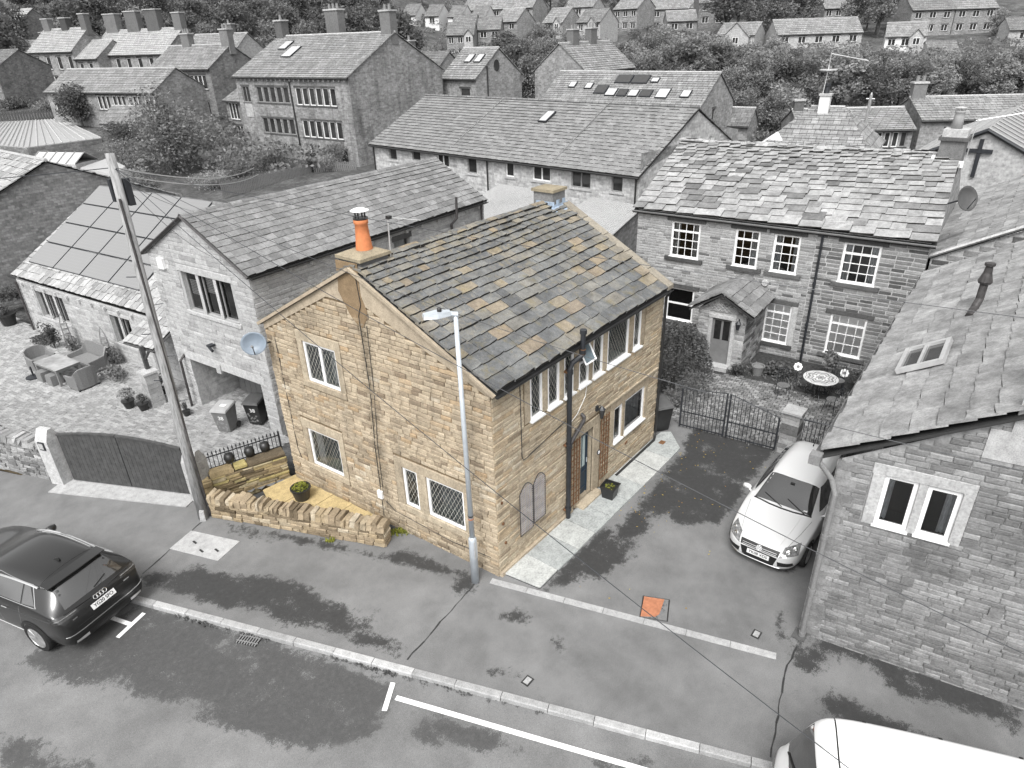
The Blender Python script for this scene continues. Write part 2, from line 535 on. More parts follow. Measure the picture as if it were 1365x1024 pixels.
def slab_mesh(name, mat, seed, jit=.035):
 """x 0..1 along the course, y 0..1 up the slope, z 0..1 thickness"""
 r = random.Random(seed)
 j = lambda a=jit: r.uniform(-a, a)
 b = [(0, j(), 0), (1, j(), 0), (1, 1, 0), (0, 1, 0)]
 t = [(j(.012), b[0][1] + .01, 1 + j(.25)), (1 + j(.012), b[1][1] + .01, 1 + j(.25)), (1, 1, .9), (0, 1, .9)]
 mb = MB()
 # the lower edge is split once so that it is not ruler straight
 m0, m1 = (.5, j() - .01, 0), (.5, j() - .0, 1 + j(.3))
 vs = b + t + [m0, m1]
 fs = [(4, 9, 5, 6, 7), (0, 8, 9, 4), (8, 1, 5, 9), (1, 2, 6, 5), (2, 3, 7, 6), (3, 0, 4, 7)]
 mb.add(vs, fs)
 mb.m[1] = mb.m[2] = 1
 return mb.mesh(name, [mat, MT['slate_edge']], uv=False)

PM = {}
def variants(kind, mat, n=7, **kw):
 key = (kind, mat, str(kw))
 if key not in PM:
  fn = rock_mesh if kind == 'rock' else slab_mesh
  PM[key] = [fn('%s_%s' % (kind, mat), MT[mat], i * 31 + 5, **kw) for i in range(n)]
 return PM[key]

PIECES = {}
def add_piece(parent, name, meshkey, M, size, center, normal):
 p = project(center)
 sc = 0.0
 if p and -60 < p[0] < 1425 and -60 < p[1] < 1084 and (CAM_LOC - center).dot(normal) > 0:
  sc = size * (CAM_LOC - center).normalized().dot(normal) / (p[2] ** 2)
 PIECES.setdefault((parent.name, name, meshkey[1]), []).append((sc, rnd.random(), M, meshkey, parent))

def flush_pieces(limit=300):
 tot = {}
 for (pn, name, mk), lst in PIECES.items():
  lst.sort(key=lambda a: (-a[0], a[1]))
  parent = lst[0][4]
  lim = LIMITS.get((pn, name), limit)
  used = tot.get((pn, name), 0)
  k = max(0, min(lim - used, len(lst)))
  k = min(k, sum(1 for a in lst if a[0] > 0))
  tot[(pn, name)] = used + k
  for sc, _, M, key, _p in lst[:k]:
   vs = variants(key[0], key[1], **dict(key[2]))
   o = link(name, vs[int(_ * 997) % len(vs)], parent)
   o.matrix_basis = M
  rest = lst[k:]
  if rest:
   mb = MB()
   cache = {}
   for sc, _, M, key, _p in rest:
    vs = variants(key[0], key[1], **dict(key[2]))
    me = vs[int(_ * 997) % len(vs)]
    if me.name not in cache:
     cache[me.name] = ([v.co.copy() for v in me.vertices], [tuple(p.vertices) for p in me.polygons], [p.material_index for p in me.polygons])
    a, b, c_ = cache[me.name]
    mb.add(a, b, 0, M)
    mb.m[-len(b):] = c_
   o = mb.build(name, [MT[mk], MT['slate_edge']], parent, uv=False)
   if name in ('stone', 'slate', 'paver', 'tile', 'sett', 'flagstone'):
    o.name = 'remaining_' + name + 's'
   o['kind'] = 'stuff'
 PIECES.clear()
LIMITS = {}

class Fr:
 """a wall's own frame: u along the wall, d outwards, z up"""
 def __init__(s, P0, P1):
  s.P0, s.P1 = Vector((P0[0], P0[1], 0)), Vector((P1[0], P1[1], 0))
  s.t = (s.P1 - s.P0)
  s.L = s.t.length
  s.t.normalize()
  s.n = Vector((s.t.y, -s.t.x, 0))
  s.z = Vector((0, 0, 1))
 def at(s, u, z, d=0.0):
  return s.P0 + s.t * u + s.n * d + Vector((0, 0, z))
 def box(s, mb, u0, u1, z0, z1, d0, d1, mi=0):
  mb.box(s.at((u0 + u1) / 2, (z0 + z1) / 2, (d0 + d1) / 2), (u1 - u0, d1 - d0, z1 - z0), mi, None, (s.t, s.n, s.z))

def subtract(iv, a, b):
 out = []
 for x, y in iv:
  if b <= x or a >= y:
   out.append((x, y))
  else:
   if a > x:
    out.append((x, a))
   if b < y:
    out.append((b, y))
 return out

def wall_face(parent, fr, z0, top, holes, mat, reveal=.14, name='wall', d=0.0, rmat=None, uv=True, ext=(0, 0)):
 """backing wall with real openings; top is a height or a list of (u, z) points along the wall head"""
 mb = MB()
 tp = top if isinstance(top, list) else [(-ext[0], top), (fr.L + ext[1], top)]
 def th(u):
  for (a, za), (b, zb) in zip(tp, tp[1:]):
   if a <= u <= b:
    return za + (zb - za) * (u - a) / max(1e-6, b - a)
  return tp[0][1] if u < tp[0][0] else tp[-1][1]
 us = sorted(set([round(a, 4) for a, _ in tp] + [round(x, 4) for h in holes for x in (h[0], h[1])]))
 zs = sorted(set([z0] + [round(x, 4) for h in holes for x in (h[2], h[3])]))
 zm = max(zs)
 for ua, ub in zip(us, us[1:]):
  um = (ua + ub) / 2
  for i, za in enumerate(zs):
   last = i == len(zs) - 1
   zb = None if last else zs[i + 1]
   if not last:
    zc = (za + zb) / 2
    if any(h[0] < um < h[1] and h[2] < zc < h[3] for h in holes):
     continue
    mb.face([fr.at(ua, za, d), fr.at(ub, za, d), fr.at(ub, zb, d), fr.at(ua, zb, d)])
   else:
    if any(h[0] < um < h[1] and h[2] < za + .01 < h[3] for h in holes):
     continue
    mb.face([fr.at(ua, za, d), fr.at(ub, za, d), fr.at(ub, th(ub), d), fr.at(ua, th(ua), d)])
 for h in holes:
  a, b, c, e = h[:4]
  q = [fr.at(a, c, d), fr.at(b, c, d), fr.at(b, e, d), fr.at(a, e, d)]
  k = [p - fr.n * reveal for p in q]
  for i in range(4):
   j = (i + 1) % 4
   mb.face([q[i], k[i], k[j], q[j]], 1 if rmat else 0)
 return mb.build(name, [mat, rmat] if rmat else mat, parent, uv=uv)

def stone_courses(parent, fr, z0, top, holes, mat, ch=(.10, .15), ln=(.2, .45), dep=.03, gap=.012, seed=1, name='stone', u0=0.0, u1=None, d=0.0, jit=.07):
 r = random.Random(seed)
 L = fr.L if u1 is None else u1
 tp = top if isinstance(top, list) else [(u0, top), (L, top)]
 def th(u):
  for (a, za), (b, zb) in zip(tp, tp[1:]):
   if a <= u <= b:
    return za + (zb - za) * (u - a) / max(1e-6, b - a)
  return -9
 zmax = max(z for _, z in tp)
 z = z0
 key = ('rock', mat, (('jit', jit),))
 while z < zmax - .04:
  h = r.uniform(*ch)
  zc, zt = z + h / 2, z + h
  iv = [(u0, L)]
  if isinstance(top, list):
   good, st = [], None
   n = 240
   for i in range(n + 1):
    u = u0 + (L - u0) * i / n
    ok = th(u) >= zt - .02
    if ok and st is None:
     st = u
    if (not ok or i == n) and st is not None:
     good.append((st, u))
     st = None
   iv = good
  elif zt > zmax:
   h = zmax - z
   zc, zt = z + h / 2, zmax
  for hh in holes:
   if hh[2] - .02 < zc < hh[3] + .02:
    iv = subtract(iv, hh[0], hh[1])
  for a, b in iv:
   u = a
   while u < b - .05:
    l = r.uniform(*ln) * (1.0 if h > .1 else 1.1)
    if b - (u + l) < ln[0] * .6:
     l = b - u
    c = fr.at(u + l / 2, zc, d)
    dd = dep * r.uniform(.75, 1.35)
    ti = r.uniform(-.012, .012)
    M = Matrix(((fr.t.x * (l - gap), fr.n.x * dd, 0, c.x), (fr.t.y * (l - gap), fr.n.y * dd, 0, c.y),
       (ti * (l), 0, h - gap, c.z), (0, 0, 0, 1)))
    add_piece(parent, name, key, M, l * h, c, fr.n)
    u += l
  z += h

def slate_roof(parent, A, B, C, D, rows, w0, mat, thick=.03, dim=1.6, seed=3, name='slate', wvar=.35, lap=.35, sag=.0, wdim=None):
 """A,B the eave ends, C,D the ridge ends above B and A; courses diminish towards the ridge"""
 r = random.Random(seed)
 A, B, C, D = map(Vector, (A, B, C, D))
 key = ('slab', mat, ())
 e = [dim - (dim - 1 / dim) * i / max(1, rows - 1) for i in range(rows)]
 tot = sum(e)
 v = 0.0
 P = lambda s, t: (A * (1 - s) + B * s) * (1 - t) + (D * (1 - s) + C * s) * t
 for i in range(rows):
  dv = e[i] / tot
  v1 = v + dv
  l0, l1 = P(0, v), P(1, v)
  Lr = (l1 - l0).length
  wm = w0 * (e[i] / dim if wdim is None else (1 - wdim * i / rows))
  s = -r.uniform(0, .5) * wm / Lr
  while (1 - s) * Lr > .03:
   w = wm * r.uniform(1 - wvar, 1 + wvar) / Lr
   a, b = max(0, s), min(1, s + w)
   if 1 - b < .4 * wm / Lr:
    b = 1.0
   if b - a > .02 / Lr:
    p0, p1 = P(a, v), P(b, v)
    q0 = P(a, min(1.0, v1 + lap * dv))
    X = p1 - p0
    Y = q0 - p0
    N = X.cross(Y).normalized()
    y0 = r.uniform(-.035, .035) * dv * (D - A).length
    yd = Y.normalized()
    xd = X.normalized()
    th = thick * r.uniform(.85, 1.15)
    lift = thick * 1.6
    p = p0 + N * lift + yd * y0 + xd * .004
    Yv = Y - N * lift
    Xv = X - xd * .009 + N * r.uniform(-.004, .004) + yd * r.uniform(-.008, .008)
    Zv = N * th
    if sag:
     p = p - Vector((0, 0, sag * math.sin(math.pi * (a + b) / 2) * math.sin(math.pi * v) + .35 * sag * math.sin(9 * a + 5 * v)))
    M = Matrix(((Xv.x, Yv.x, Zv.x, p.x), (Xv.y, Yv.y, Zv.y, p.y), (Xv.z, Yv.z, Zv.z, p.z), (0, 0, 0, 1)))
    add_piece(parent, name, key, M, X.length * dv * (D - A).length, p0 + X * .5 + Y * .4, N)
   s = b if b == 1.0 else s + w
   if b == 1.0:
    break
  v = v1

def deck(parent, pts, mat='deck', drop=.05, name='roof_deck'):
 mb = MB()
 pts = [Vector(p) for p in pts]
 n = (pts[1] - pts[0]).cross(pts[3] - pts[0]).normalized()
 if n.z < 0:
  n = -n
 mb.prism([p - n * .02 for p in pts], -n * drop)
 return mb.build(name, MT[mat], parent)

def window(parent, fr, u0, u1, z0, z1, d=-.07, fw=.055, mull=(), bars=(), vb=(), mat='pvc', lattice=0.0, curtain=0, room=True, glass='glass', sill=False, name='window', label=None, depth=.5, blind=False, proud=.05, tw=.022):
 mb = MB()
 B = lambda a, b, c, e, f=0.0: fr.box(mb, a, b, c, e, d - proud, d + f)
 B(u0, u1, z0, z0 + fw)
 B(u0, u1, z1 - fw, z1)
 B(u0, u0 + fw, z0 + fw, z1 - fw)
 B(u1 - fw, u1, z0 + fw, z1 - fw)
 for m in mull:
  B(u0 + m - fw * .55, u0 + m + fw * .55, z0 + fw, z1 - fw, -.002)
 for b in bars:
  B(u0 + fw, u1 - fw, z0 + b - fw * .5, z0 + b + fw * .5, -.004)
 for x in vb:
  fr.box(mb, u0 + x[0] - tw / 2, u0 + x[0] + tw / 2, z0 + x[1], z0 + x[2], d - proud * .7, d - .008)
 for x in ():
  pass
 if sill:
  fr.box(mb, u0 - .03, u1 + .03, z0 - .03, z0 + .012, d, d + .09)
 w = mb.build(name, MT[mat], parent)
 if label:
  w['label'] = label
 pm = MB()
 g = .03
 pm.face([fr.at(u0 + fw * .8, z0 + fw * .8, d - g), fr.at(u1 - fw * .8, z0 + fw * .8, d - g), fr.at(u1 - fw * .8, z1 - fw * .8, d - g), fr.at(u0 + fw * .8, z1 - fw * .8, d - g)])
 pm.build('pane', MT[glass], w)
 if lattice:
  lm = MB()
  a, b, c, e = u0 + fw, u1 - fw, z0 + fw, z1 - fw
  sx, sz = lattice, lattice * 1.75
  dd = d - g + .006
  k = int((b - a) / sx + (e - c) / sz) + 3
  for sgn in (1, -1):
   for i in range(-k, k + 1):
    # line u = a + i*sx + sgn*(z-c)*sx/sz clipped to the pane
    ts = []
    z_lo, z_hi = c, e
    f = lambda z: a + i * sx + sgn * (z - c) * sx / sz
    inv = lambda u: c + (u - a - i * sx) * sz / sx * sgn
    zz = sorted([inv(a), inv(b)])
    zl, zh = max(c, zz[0]), min(e, zz[1])
    if zh - zl < .03:
     continue
    p0, p1 = fr.at(f(zl), zl, dd), fr.at(f(zh), zh, dd)
    t = (p1 - p0).normalized()
    s = fr.n.cross(t) * .0031
    lm.face([p0 - s, p0 + s, p1 + s, p1 - s])
  lm.build('lattice', MT['lead'], w)
 if room:
  rm = MB()
  a, b, c, e = u0 + .01, u1 - .01, z0 + .01, z1 - .01
  dn, df = d - .062, d - depth
  q = [(a, c), (b, c), (b, e), (a, e)]
  rm.face([fr.at(x, y, df) for x, y in q])
  for i in range(4):
   j = (i + 1) % 4
   rm.face([fr.at(*q[i], dn), fr.at(*q[j], dn), fr.at(*q[j], df), fr.at(*q[i], df)], 1 if i == 0 else 0)
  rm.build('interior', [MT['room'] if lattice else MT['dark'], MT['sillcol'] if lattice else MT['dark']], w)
 if curtain:
  cm = MB()
  W = (u1 - u0)
  spans = {1: [(.04, .34)], 2: [(.04, .26), (.74, .96)], 3: [(.62, .96)], 4: [(.03, .97)]}[curtain]
  for a, b in spans:
   n = max(6, int((b - a) * W * 22))
   for i in range(n):
    x0, x1 = a + (b - a) * i / n, a + (b - a) * (i + 1) / n
    o0, o1 = (.018 if i % 2 else -.018), (-.018 if i % 2 else .018)
    cm.face([fr.at(u0 + W * x0, z0 + .04, d - .16 + o0), fr.at(u0 + W * x1, z0 + .04, d - .16 + o1),
       fr.at(u0 + W * x1, z1 - .03, d - .16 + o1), fr.at(u0 + W * x0, z1 - .03, d - .16 + o0)])
  cm.build('curtain', MT['curt'], w)
 return w

def solid(parent, fr, name, u0, u1, z0, z1, d0, d1, mat, bev=.008):
 """a dressed stone block, its arrises taken off"""
 mb = MB()
 c = bev
 a = [(u0, z0), (u1, z0), (u1, z1), (u0, z1)]
 b = [(u0 + c, z0 + c), (u1 - c, z0 + c), (u1 - c, z1 - c), (u0 + c, z1 - c)]
 vs = [fr.at(x, y, d0) for x, y in a] + [fr.at(x, y, d1 - c) for x, y in a] + [fr.at(x, y, d1) for x, y in b]
 fs = [(3, 2, 1, 0)]
 for i in range(4):
  k = (i + 1) % 4
  fs += [(i, k, k + 4, i + 4), (i + 4, k + 4, k + 8, i + 8)]
 fs.append((8, 9, 10, 11))
 mb.add(vs, fs)
 return mb.build(name, MT[mat], parent)

def pipe(parent, name, path, r, mat='plastic', n=10, collars=()):
 mb = MB()
 mb.tube(path, r, n)
 for c in collars:
  c = Vector(c)
  mb.lathe([(r * 1.35, -.05), (r * 1.35, .05)], c, n)
 return mb.build(name, MT[mat], parent, smooth=False)

def gutter(parent, A, B, out, r=.06, mat='plastic', name='gutter'):
 A, B, out = Vector(A), Vector(B), Vector(out).normalized()
 mb = MB()
 prof = []
 n = 7
 for i in range(n):
  t = math.pi * i / (n - 1)
  prof.append((-math.cos(t) * r, -math.sin(t) * r))
 prof += [(r * .85, 0), *[(math.cos(math.pi * i / (n - 1)) * r * .85, -math.sin(math.pi * i / (n - 1)) * r * .85) for i in range(1, n - 1)], (-r * .85, 0)]
 poly = [A + out * x + Vector((0, 0, y)) for x, y in prof]
 mb.prism(poly, B - A)
 return mb.build(name, MT[mat], parent)

def ridge_tiles(parent, A, B, mat, n, r=.13, name='ridge_tile', ang=.9):
 A, B = Vector(A), Vector(B)
 t = (B - A) / n
 side = t.normalized().cross(Vector((0, 0, 1))).normalized()
 rr = random.Random(5)
 mb = MB()
 k = 6
 vs = []
 for e in (0.02, .985):
  for rad in (r, r * .78):
   for i in range(k + 1):
    a = math.pi * (.02 + .96 * i / k)
    vs.append(t * e + side * (math.cos(a) * rad) + Vector((0, 0, math.sin(a) * rad * ang - r * .25)))
 m = k + 1
 fs = []
 for i in range(k):
  fs += [(i, i + 1, 2 * m + i + 1, 2 * m + i), (m + i + 1, m + i, 3 * m + i, 3 * m + i + 1), (i + 1, i, m + i, m + i + 1), (2 * m + i, 2 * m + i + 1, 3 * m + i + 1, 3 * m + i)]
 mb.add(vs, fs)
 me = mb.mesh(name, MT[mat], uv=False)
 for i in range(n):
  o = link(name, me, parent)
  p = A + t * i
  o.matrix_basis = Matrix.Translation(p + Vector((0, 0, rr.uniform(-.012, .012)))) @ Matrix.Rotation(rr.uniform(-.015, .015), 4, 'Z')

# ---------------------------------------------------------------- ground, road, pavement
K0 = Vector((-3.14, -0.17, 0))
KE = Vector((-0.349, 0.937, 0)).normalized()       # along the kerb, towards the far left
KN = Vector((KE.y, -KE.x, 0))                      # from the road towards the houses
def rd(t, s, z=0.0):
 return K0 + KE * t + KN * s + Vector((0, 0, z))
def yard_z(x, y):
 s = (x + 4.5) * .899 + (y - 12.8) * .438
 return -min(.9, max(0.0, .17 * s))

def asphalt(name, dry, wet, spec=.35):
 m = NT(name)
 at = m.n('ShaderNodeAttribute', attribute_name='damp').outputs['Fac']
 n1 = m.noise(1.5, 6, .66)
 n2 = m.noise(9.0, 5, .7)
 n3 = m.noise(95.0, 3, .7)
 n5 = m.noise(46.0, 3, .6)
 e = m.math('ADD', at, m.math('ADD', m.math('MULTIPLY_ADD', n1, 3.4, -1.66), m.math('MULTIPLY_ADD', n2, 1.9, -.95)))
 e = m.math('ADD', e, m.math('MULTIPLY_ADD', n5, 1.7, -.85))
 n0 = m.noise(.35, 4, .6)
 f = m.math('MULTIPLY_ADD', e, 2.6, -.75, clamp=True)
 d = m.mix(1.0, dry, m.ramp(n1, [(.3, .80), (.55, 1.0), (.75, 1.16)]), 'MULTIPLY')
 d = m.mix(1.0, d, m.ramp(n0, [(.35, .82), (.5, 1.0), (.65, 1.12)]), 'MULTIPLY')
 d = m.mix(1.0, d, m.ramp(n5, [(.3, .84), (.5, 1.0), (.7, 1.1)]), 'MULTIPLY')
 sp = m.math('MULTIPLY_ADD', m.noise(3.4, 4, .75, dist=1.0), 9.0, -6.0, clamp=True)
 d = m.mix(m.math('MULTIPLY', sp, .5), d, wet)
 wv = m.mix(1.0, wet, m.ramp(n2, [(.3, .8), (.55, 1.0), (.75, 1.3)]), 'MULTIPLY')
 col = m.mix(f, d, wv)
 col = m.mix(1.0, col, m.ramp(n3, [(.25, .62), (.5, 1.0), (.75, 1.4)]), 'MULTIPLY')
 m.bump(n3, .35, .004)
 return m.out(col, m.math('MULTIPLY_ADD', f, -.28, .88), spec)

def inside(p, poly):
 x, y = p
 c = False
 n = len(poly)
 for i in range(n):
  x0, y0 = poly[i]
  x1, y1 = poly[(i + 1) % n]
  if (y0 > y) != (y1 > y) and x < (x1 - x0) * (y - y0) / (y1 - y0) + x0:
   c = not c
 return c
def sdist(p, poly):
 x, y = p
 best = 1e9
 n = len(poly)
 for i in range(n):
  x0, y0 = poly[i]
  x1, y1 = poly[(i + 1) % n]
  dx, dy = x1 - x0, y1 - y0
  t = max(0, min(1, ((x - x0) * dx + (y - y0) * dy) / (dx * dx + dy * dy + 1e-9)))
  best = min(best, math.hypot(x - x0 - t * dx, y - y0 - t * dy))
 return best if inside(p, poly) else -best

DAMP_PAV = [
 [(-5.18, 7.09), (-4.20, 6.34), (-3.50, 4.96), (-2.91, 3.82), (-2.85, 2.35), (-2.83, 1.22), (-2.79, 0.05), (-3.13, 0.18), (-3.89, 2.46), (-5.44, 6.48)],
 [(-2.89, 7.62), (-0.98, 2.76), (-0.61, 2.60), (-0.23, 0.42), (-0.77, 0.14), (-1.03, 1.64), (-1.50, 3.06), (-2.48, 5.40), (-3.17, 6.70)],
 [(0.42, -1.27), (1.59, -1.16), (3.62, -1.24), (7.44, -0.99), (9.10, -0.6), (9.4, -3.48), (6.85, -3.44), (5.71, -3.57), (4.89, -3.50), (4.07, -2.63), (4.20, -2.04), (2.35, -2.19), (0.96, -2.19), (1.27, -1.80)],
 [(-0.07, -0.81), (0.89, -0.87), (3.00, -0.93), (3.35, -1.40), (1.48, -1.66), (0.65, -1.57), (0.05, -1.16)],
 [(2.32, -6.17), (3.2, -6.6), (3.4, -10.3), (2.44, -10.11), (2.34, -9.11), (1.94, -8.19), (2.33, -7.57), (2.26, -7.03), (1.45, -6.71), (1.46, -6.27), (1.73, -6.03)],
 [(1.28, -6.77), (1.62, -7.50), (1.52, -8.67), (2.02, -10.14), (1.25, -10.18), (0.69, -8.43), (0.68, -7.05)],
 [(-2.59, 2.00), (-2.34, 1.65), (-2.38, 1.23), (-2.60, 1.23), (-2.72, 1.60)],
 [(-0.97, -0.55), (-0.34, -1.02), (-0.49, -1.55), (-0.86, -1.42), (-1.17, -0.82)],
 [(-2.15, -1.34), (-1.88, -2.00), (-2.00, -2.28), (-2.31, -1.57)],
 [(2.90, -5.55), (2.96, -5.81), (2.41, -5.95), (1.92, -6.27), (2.07, -5.83)],
 [(-0.77, 1.02), (-0.23, 0.42), (-0.97, 0.01), (-1.11, 0.58)],
 [(-0.86, -1.92), (-0.59, -2.22), (-0.90, -2.53), (-1.29, -2.32)],
 [(4.0, -5.6), (8.6, -5.6), (8.6, -3.9), (4.2, -4.2)]]  # this last outline darkens the tarmac over the silver car's footprint
DAMP_ROAD = [
 [(-8.9, 8.5), (-8.31, 6.80), (-5.53, 6.33), (-4.75, 4.08), (-3.34, -0.25), (-4.07, -0.81), (-4.64, -0.82), (-5.33, -0.39), (-6.08, 1.08), (-6.53, 2.70), (-7.14, 4.21), (-7.84, 5.71)],
 [(-4.34, -1.10), (-3.52, -0.87), (-3.12, -2.07), (-2.80, -3.24), (-2.38, -4.26), (-2.23, -4.79), (-3.20, -3.20), (-3.91, -2.03)],
 [(-9.0, 5.37), (-8.34, 4.31), (-8.08, 2.98), (-7.87, 2.26), (-9.19, 3.99)],
 [(-2.51, -3.87), (-1.58, -5.32), (-1.95, -5.51), (-2.73, -4.48)]]

def damp_at(p, polys):
 v = -1.0
 for pl in polys:
  v = max(v, max(-.75, min(.95, sdist(p, pl) * 3.2)))
 return v

YARD_CUT = [(-4.75, 13.3), (-2.45, 8.75), (-2.2, 8.25), (-.3, 7.5), (1.3, 8.2), (1.5, 11.0), (14, 11.7), (14, 60), (-30, 60), (-30, 36), (-6.0, 16.0)]
PATIO_CUT = [(-2.55, 7.55), (-.95, 3.25), (-.1, 3.35), (-.35, 7.3), (-2.0, 8.2)]
def sheet(name, t0, t1, s0, s1, st, z, mat, keep, polys, top_only=False):
 nt_, ns = int(round((t1 - t0) / st)), int(round((s1 - s0) / st))
 vs, fs, used = [], [], {}
 dl = []
 def vid(i, j):
  if (i, j) not in used:
   p = rd(t0 + i * st, s0 + j * st)
   zz = z(p.x, p.y) if callable(z) else z
   used[(i, j)] = len(vs)
   vs.append((p.x, p.y, zz))
   dl.append(damp_at((p.x, p.y), polys))
  return used[(i, j)]
 for i in range(nt_):
  for j in range(ns):
   c = rd(t0 + (i + .5) * st, s0 + (j + .5) * st)
   if keep(c.x, c.y):
    fs.append((vid(i, j), vid(i, j + 1), vid(i + 1, j + 1), vid(i + 1, j)))
 fs = [tuple(reversed(f)) for f in fs]
 me = bpy.data.meshes.new(name)
 me.from_pydata(vs, [], fs)
 me.materials.append(mat)
 a = me.attributes.new('damp', 'FLOAT', 'POINT')
 a.data.foreach_set('value', dl)
 me.update()
 if me.polygons[0].normal.z < 0:
  me.flip_normals()
 return struct(link(name, me))

MT['tarmac'] = asphalt('pavement_tarmac', .165, .042)
MT['road'] = asphalt('road_tarmac', .175, .07)
def keep_pav(x, y):
 return not inside((x, y), YARD_CUT) and not inside((x, y), PATIO_CUT) and x < 9.25
pavement = sheet('pavement', -14, 24, 0.0, 16, .2, 0.0, MT['tarmac'], keep_pav, DAMP_PAV)
road = sheet('road', -16, 30, -11, 0.0, .25, -.09, MT['road'], lambda x, y: True, DAMP_ROAD)

# kerb stones, raised along the left and dropped at the drive
kr = random.Random(4)
t = -13.0
kme = []
while t < 22:
 l = .9 + kr.uniform(-.05, .08)
 drop = t < 0.4
 zt = .022 if drop else .028
 mb = MB()
 w_, c = .145, .018
 y0 = kr.uniform(-.008, .008)
 prof = [(-w_ + y0, -.10), (-w_ + y0, zt - c), (-w_ + c + y0, zt), (.0, zt), (.0, -.10)]
 a, b = rd(t + .006, 0), rd(t + l - .006, 0)
 mb.prism([a + KN * s + Vector((0, 0, z)) for s, z in prof], b - a)
 o = mb.build('kerbstone', MT['kerb'], pavement, fix=False)
 fix_normals(o.data)
 t += l
# pale band of setts across the drive
A, Bn = Vector((-.34, .04, .004)), Vector((1.5, -6.03, .004))
tt = (Bn - A).normalized()
ss = Vector((tt.y, -tt.x, 0))
n = 7
for i in range(n):
 a, b = A + tt * ((Bn - A).length * i / n + .006), A + tt * ((Bn - A).length * (i + 1) / n - .006)
 mb = MB()
 mb.prism([a, b, b + ss * -.17, a + ss * -.17][::-1], (0, 0, .012))
 o = mb.build('edging_block', MT['concrete'], pavement)
 fix_normals(o.data)

def sheet_poly(name, pts, z, mat, parent=None, thick=.004):
 mb = MB()
 mb.prism([Vector((x, y, z)) for x, y in pts], (0, 0, thick))
 o = mb.build(name, mat, parent)
 fix_normals(o.data)
 return o
paint = NT('road_paint')
pn = paint.math('MULTIPLY_ADD', paint.noise(22, 5, .7), 5.0, -1.3, clamp=True)
MT['paint'] = paint.out(paint.mix(pn, .3, .82), .7, .3)
def strip(name, a, b, w, z, mat, parent):
 a, b = Vector((*a, 0)), Vector((*b, 0))
 d = (b - a).normalized()
 s = Vector((-d.y, d.x, 0)) * w / 2
 return sheet_poly(name, [(p.x, p.y) for p in (a - s, b - s, b + s, a + s)], z, mat, parent)
strip('parking_line', (-3.75, -.42), (-.6, -9.2), .105, -.086, MT['paint'], road)
strip('parking_line', (-3.55, -.12), (-4.09, -.46), .10, -.0815, MT['paint'], road)
strip('parking_line', (-5.72, 5.86), (-6.42, 5.62), .10, -.086, MT['paint'], road)
strip('parking_line', (-6.06, 5.74), (-6.36, 6.7), .10, -.0815, MT['paint'], road)
# saw cut seams between tarmac patches
MT['seam'] = plain('tar_seam', .03, .6, .4, var=.4, scale=20)
def seam(pts, w=.02):
 mb = MB()
 r = random.Random(len(pts))
 P = []
 for (a, b) in zip(pts, pts[1:]):
  k = max(2, int(math.hypot(b[0] - a[0], b[1] - a[1]) / .18))
  for i in range(k):
   P.append(Vector((a[0] + (b[0] - a[0]) * i / k + r.uniform(-.018, .018), a[1] + (b[1] - a[1]) * i / k + r.uniform(-.018, .018), .004)))
 P.append(Vector((*pts[-1], .004)))
 for a, b in zip(P, P[1:]):
  d = (b - a).normalized()
  s = Vector((-d.y, d.x, 0)) * w * r.uniform(.25, .7)
  mb.face([a - s, b - s, b + s, a + s])
 mb.build('seam', MT['seam'], pavement)
seam([(-.54, .31), (-3.03, .0)], .03)
seam([(2.09, -6.25), (1.33, -6.26), (-.62, -6.67)], .03)
seam([(-3.05, 7.83), (-5.16, 7.06)], .03)

# manhole slab, water covers, orange boards over a trench lid, gully grate
mb = MB()
pts = [(-3.59, 7.63), (-3.05, 6.19), (-3.79, 5.97), (-4.30, 7.40)]
mb.prism([Vector((x, y, .003)) for x, y in pts], (0, 0, .012))
for c in ((-3.78, 7.1), (-3.6, 6.35), (-3.85, 6.65)):
 mb.box((c[0], c[1], .018), (.05, .16, .008), 1)
mh = mb.build('manhole_slab', [MT['concrete'], MT['seam']])
fix_normals(mh.data)
tag(mh, 'pale concrete manhole slab in the pavement by the telegraph pole', 'manhole cover')
oc = thing('trench_cover', 'square cover part painted orange in the drive tarmac', 'manhole cover', (1.27, -3.42, 0))
mb = MB()
q = [(1.45, -3.04), (1.69, -3.56), (1.09, -3.81), (.85, -3.28)]
mb.prism([Vector((x, y, .003)) for x, y in q], (0, 0, .010))
o = mb.build('lid', MT['tarmac'], oc)
fix_normals(o.data)
MT['orange'] = plain('orange_paint', (.37, .155, .085), .75, .3, var=.25, scale=14)
mb = MB()
mb.prism([Vector((x, y, .0145)) for x, y in [(1.44, -3.06), (1.63, -3.47), (1.17, -3.58), (1.05, -3.545), (.87, -3.28)]], (0, 0, .003))
o = mb.build('painted_panel', MT['orange'], oc)
fix_normals(o.data)
mb = MB()
for a, b in zip(q, q[1:] + q[:1]):
 mb.tube([(*a, .012), (*b, .012)], .014, 4)
mb.build('frame', MT['seam'], oc)
for nm, c, lb in (('stopcock_cover', (1.9, -5.47), 'small square stopcock cover beside the white paved band'), ('stopcock_cover', (-1.94, -2.3), 'small square stopcock cover in the pavement near the kerb')):
 mb = MB()
 mb.box((c[0], c[1], .008), (.22, .17, .012))
 mb.box((c[0], c[1], .0155), (.16, .11, .006), 1)
 tag(mb.build(nm, [MT['seam'], MT['kerb']]), lb, 'utility cover')
gt = thing('gully_grate', 'slotted iron gully grate in the road beside the kerb', 'drain', (-4.63, 3.24, -.09))
mb = MB()
gx = Vector((.21, -.47, 0)).normalized()
gy = Vector((gx.y, -gx.x, 0)) * -1
gc = Vector((-4.63, 3.24, -.09))
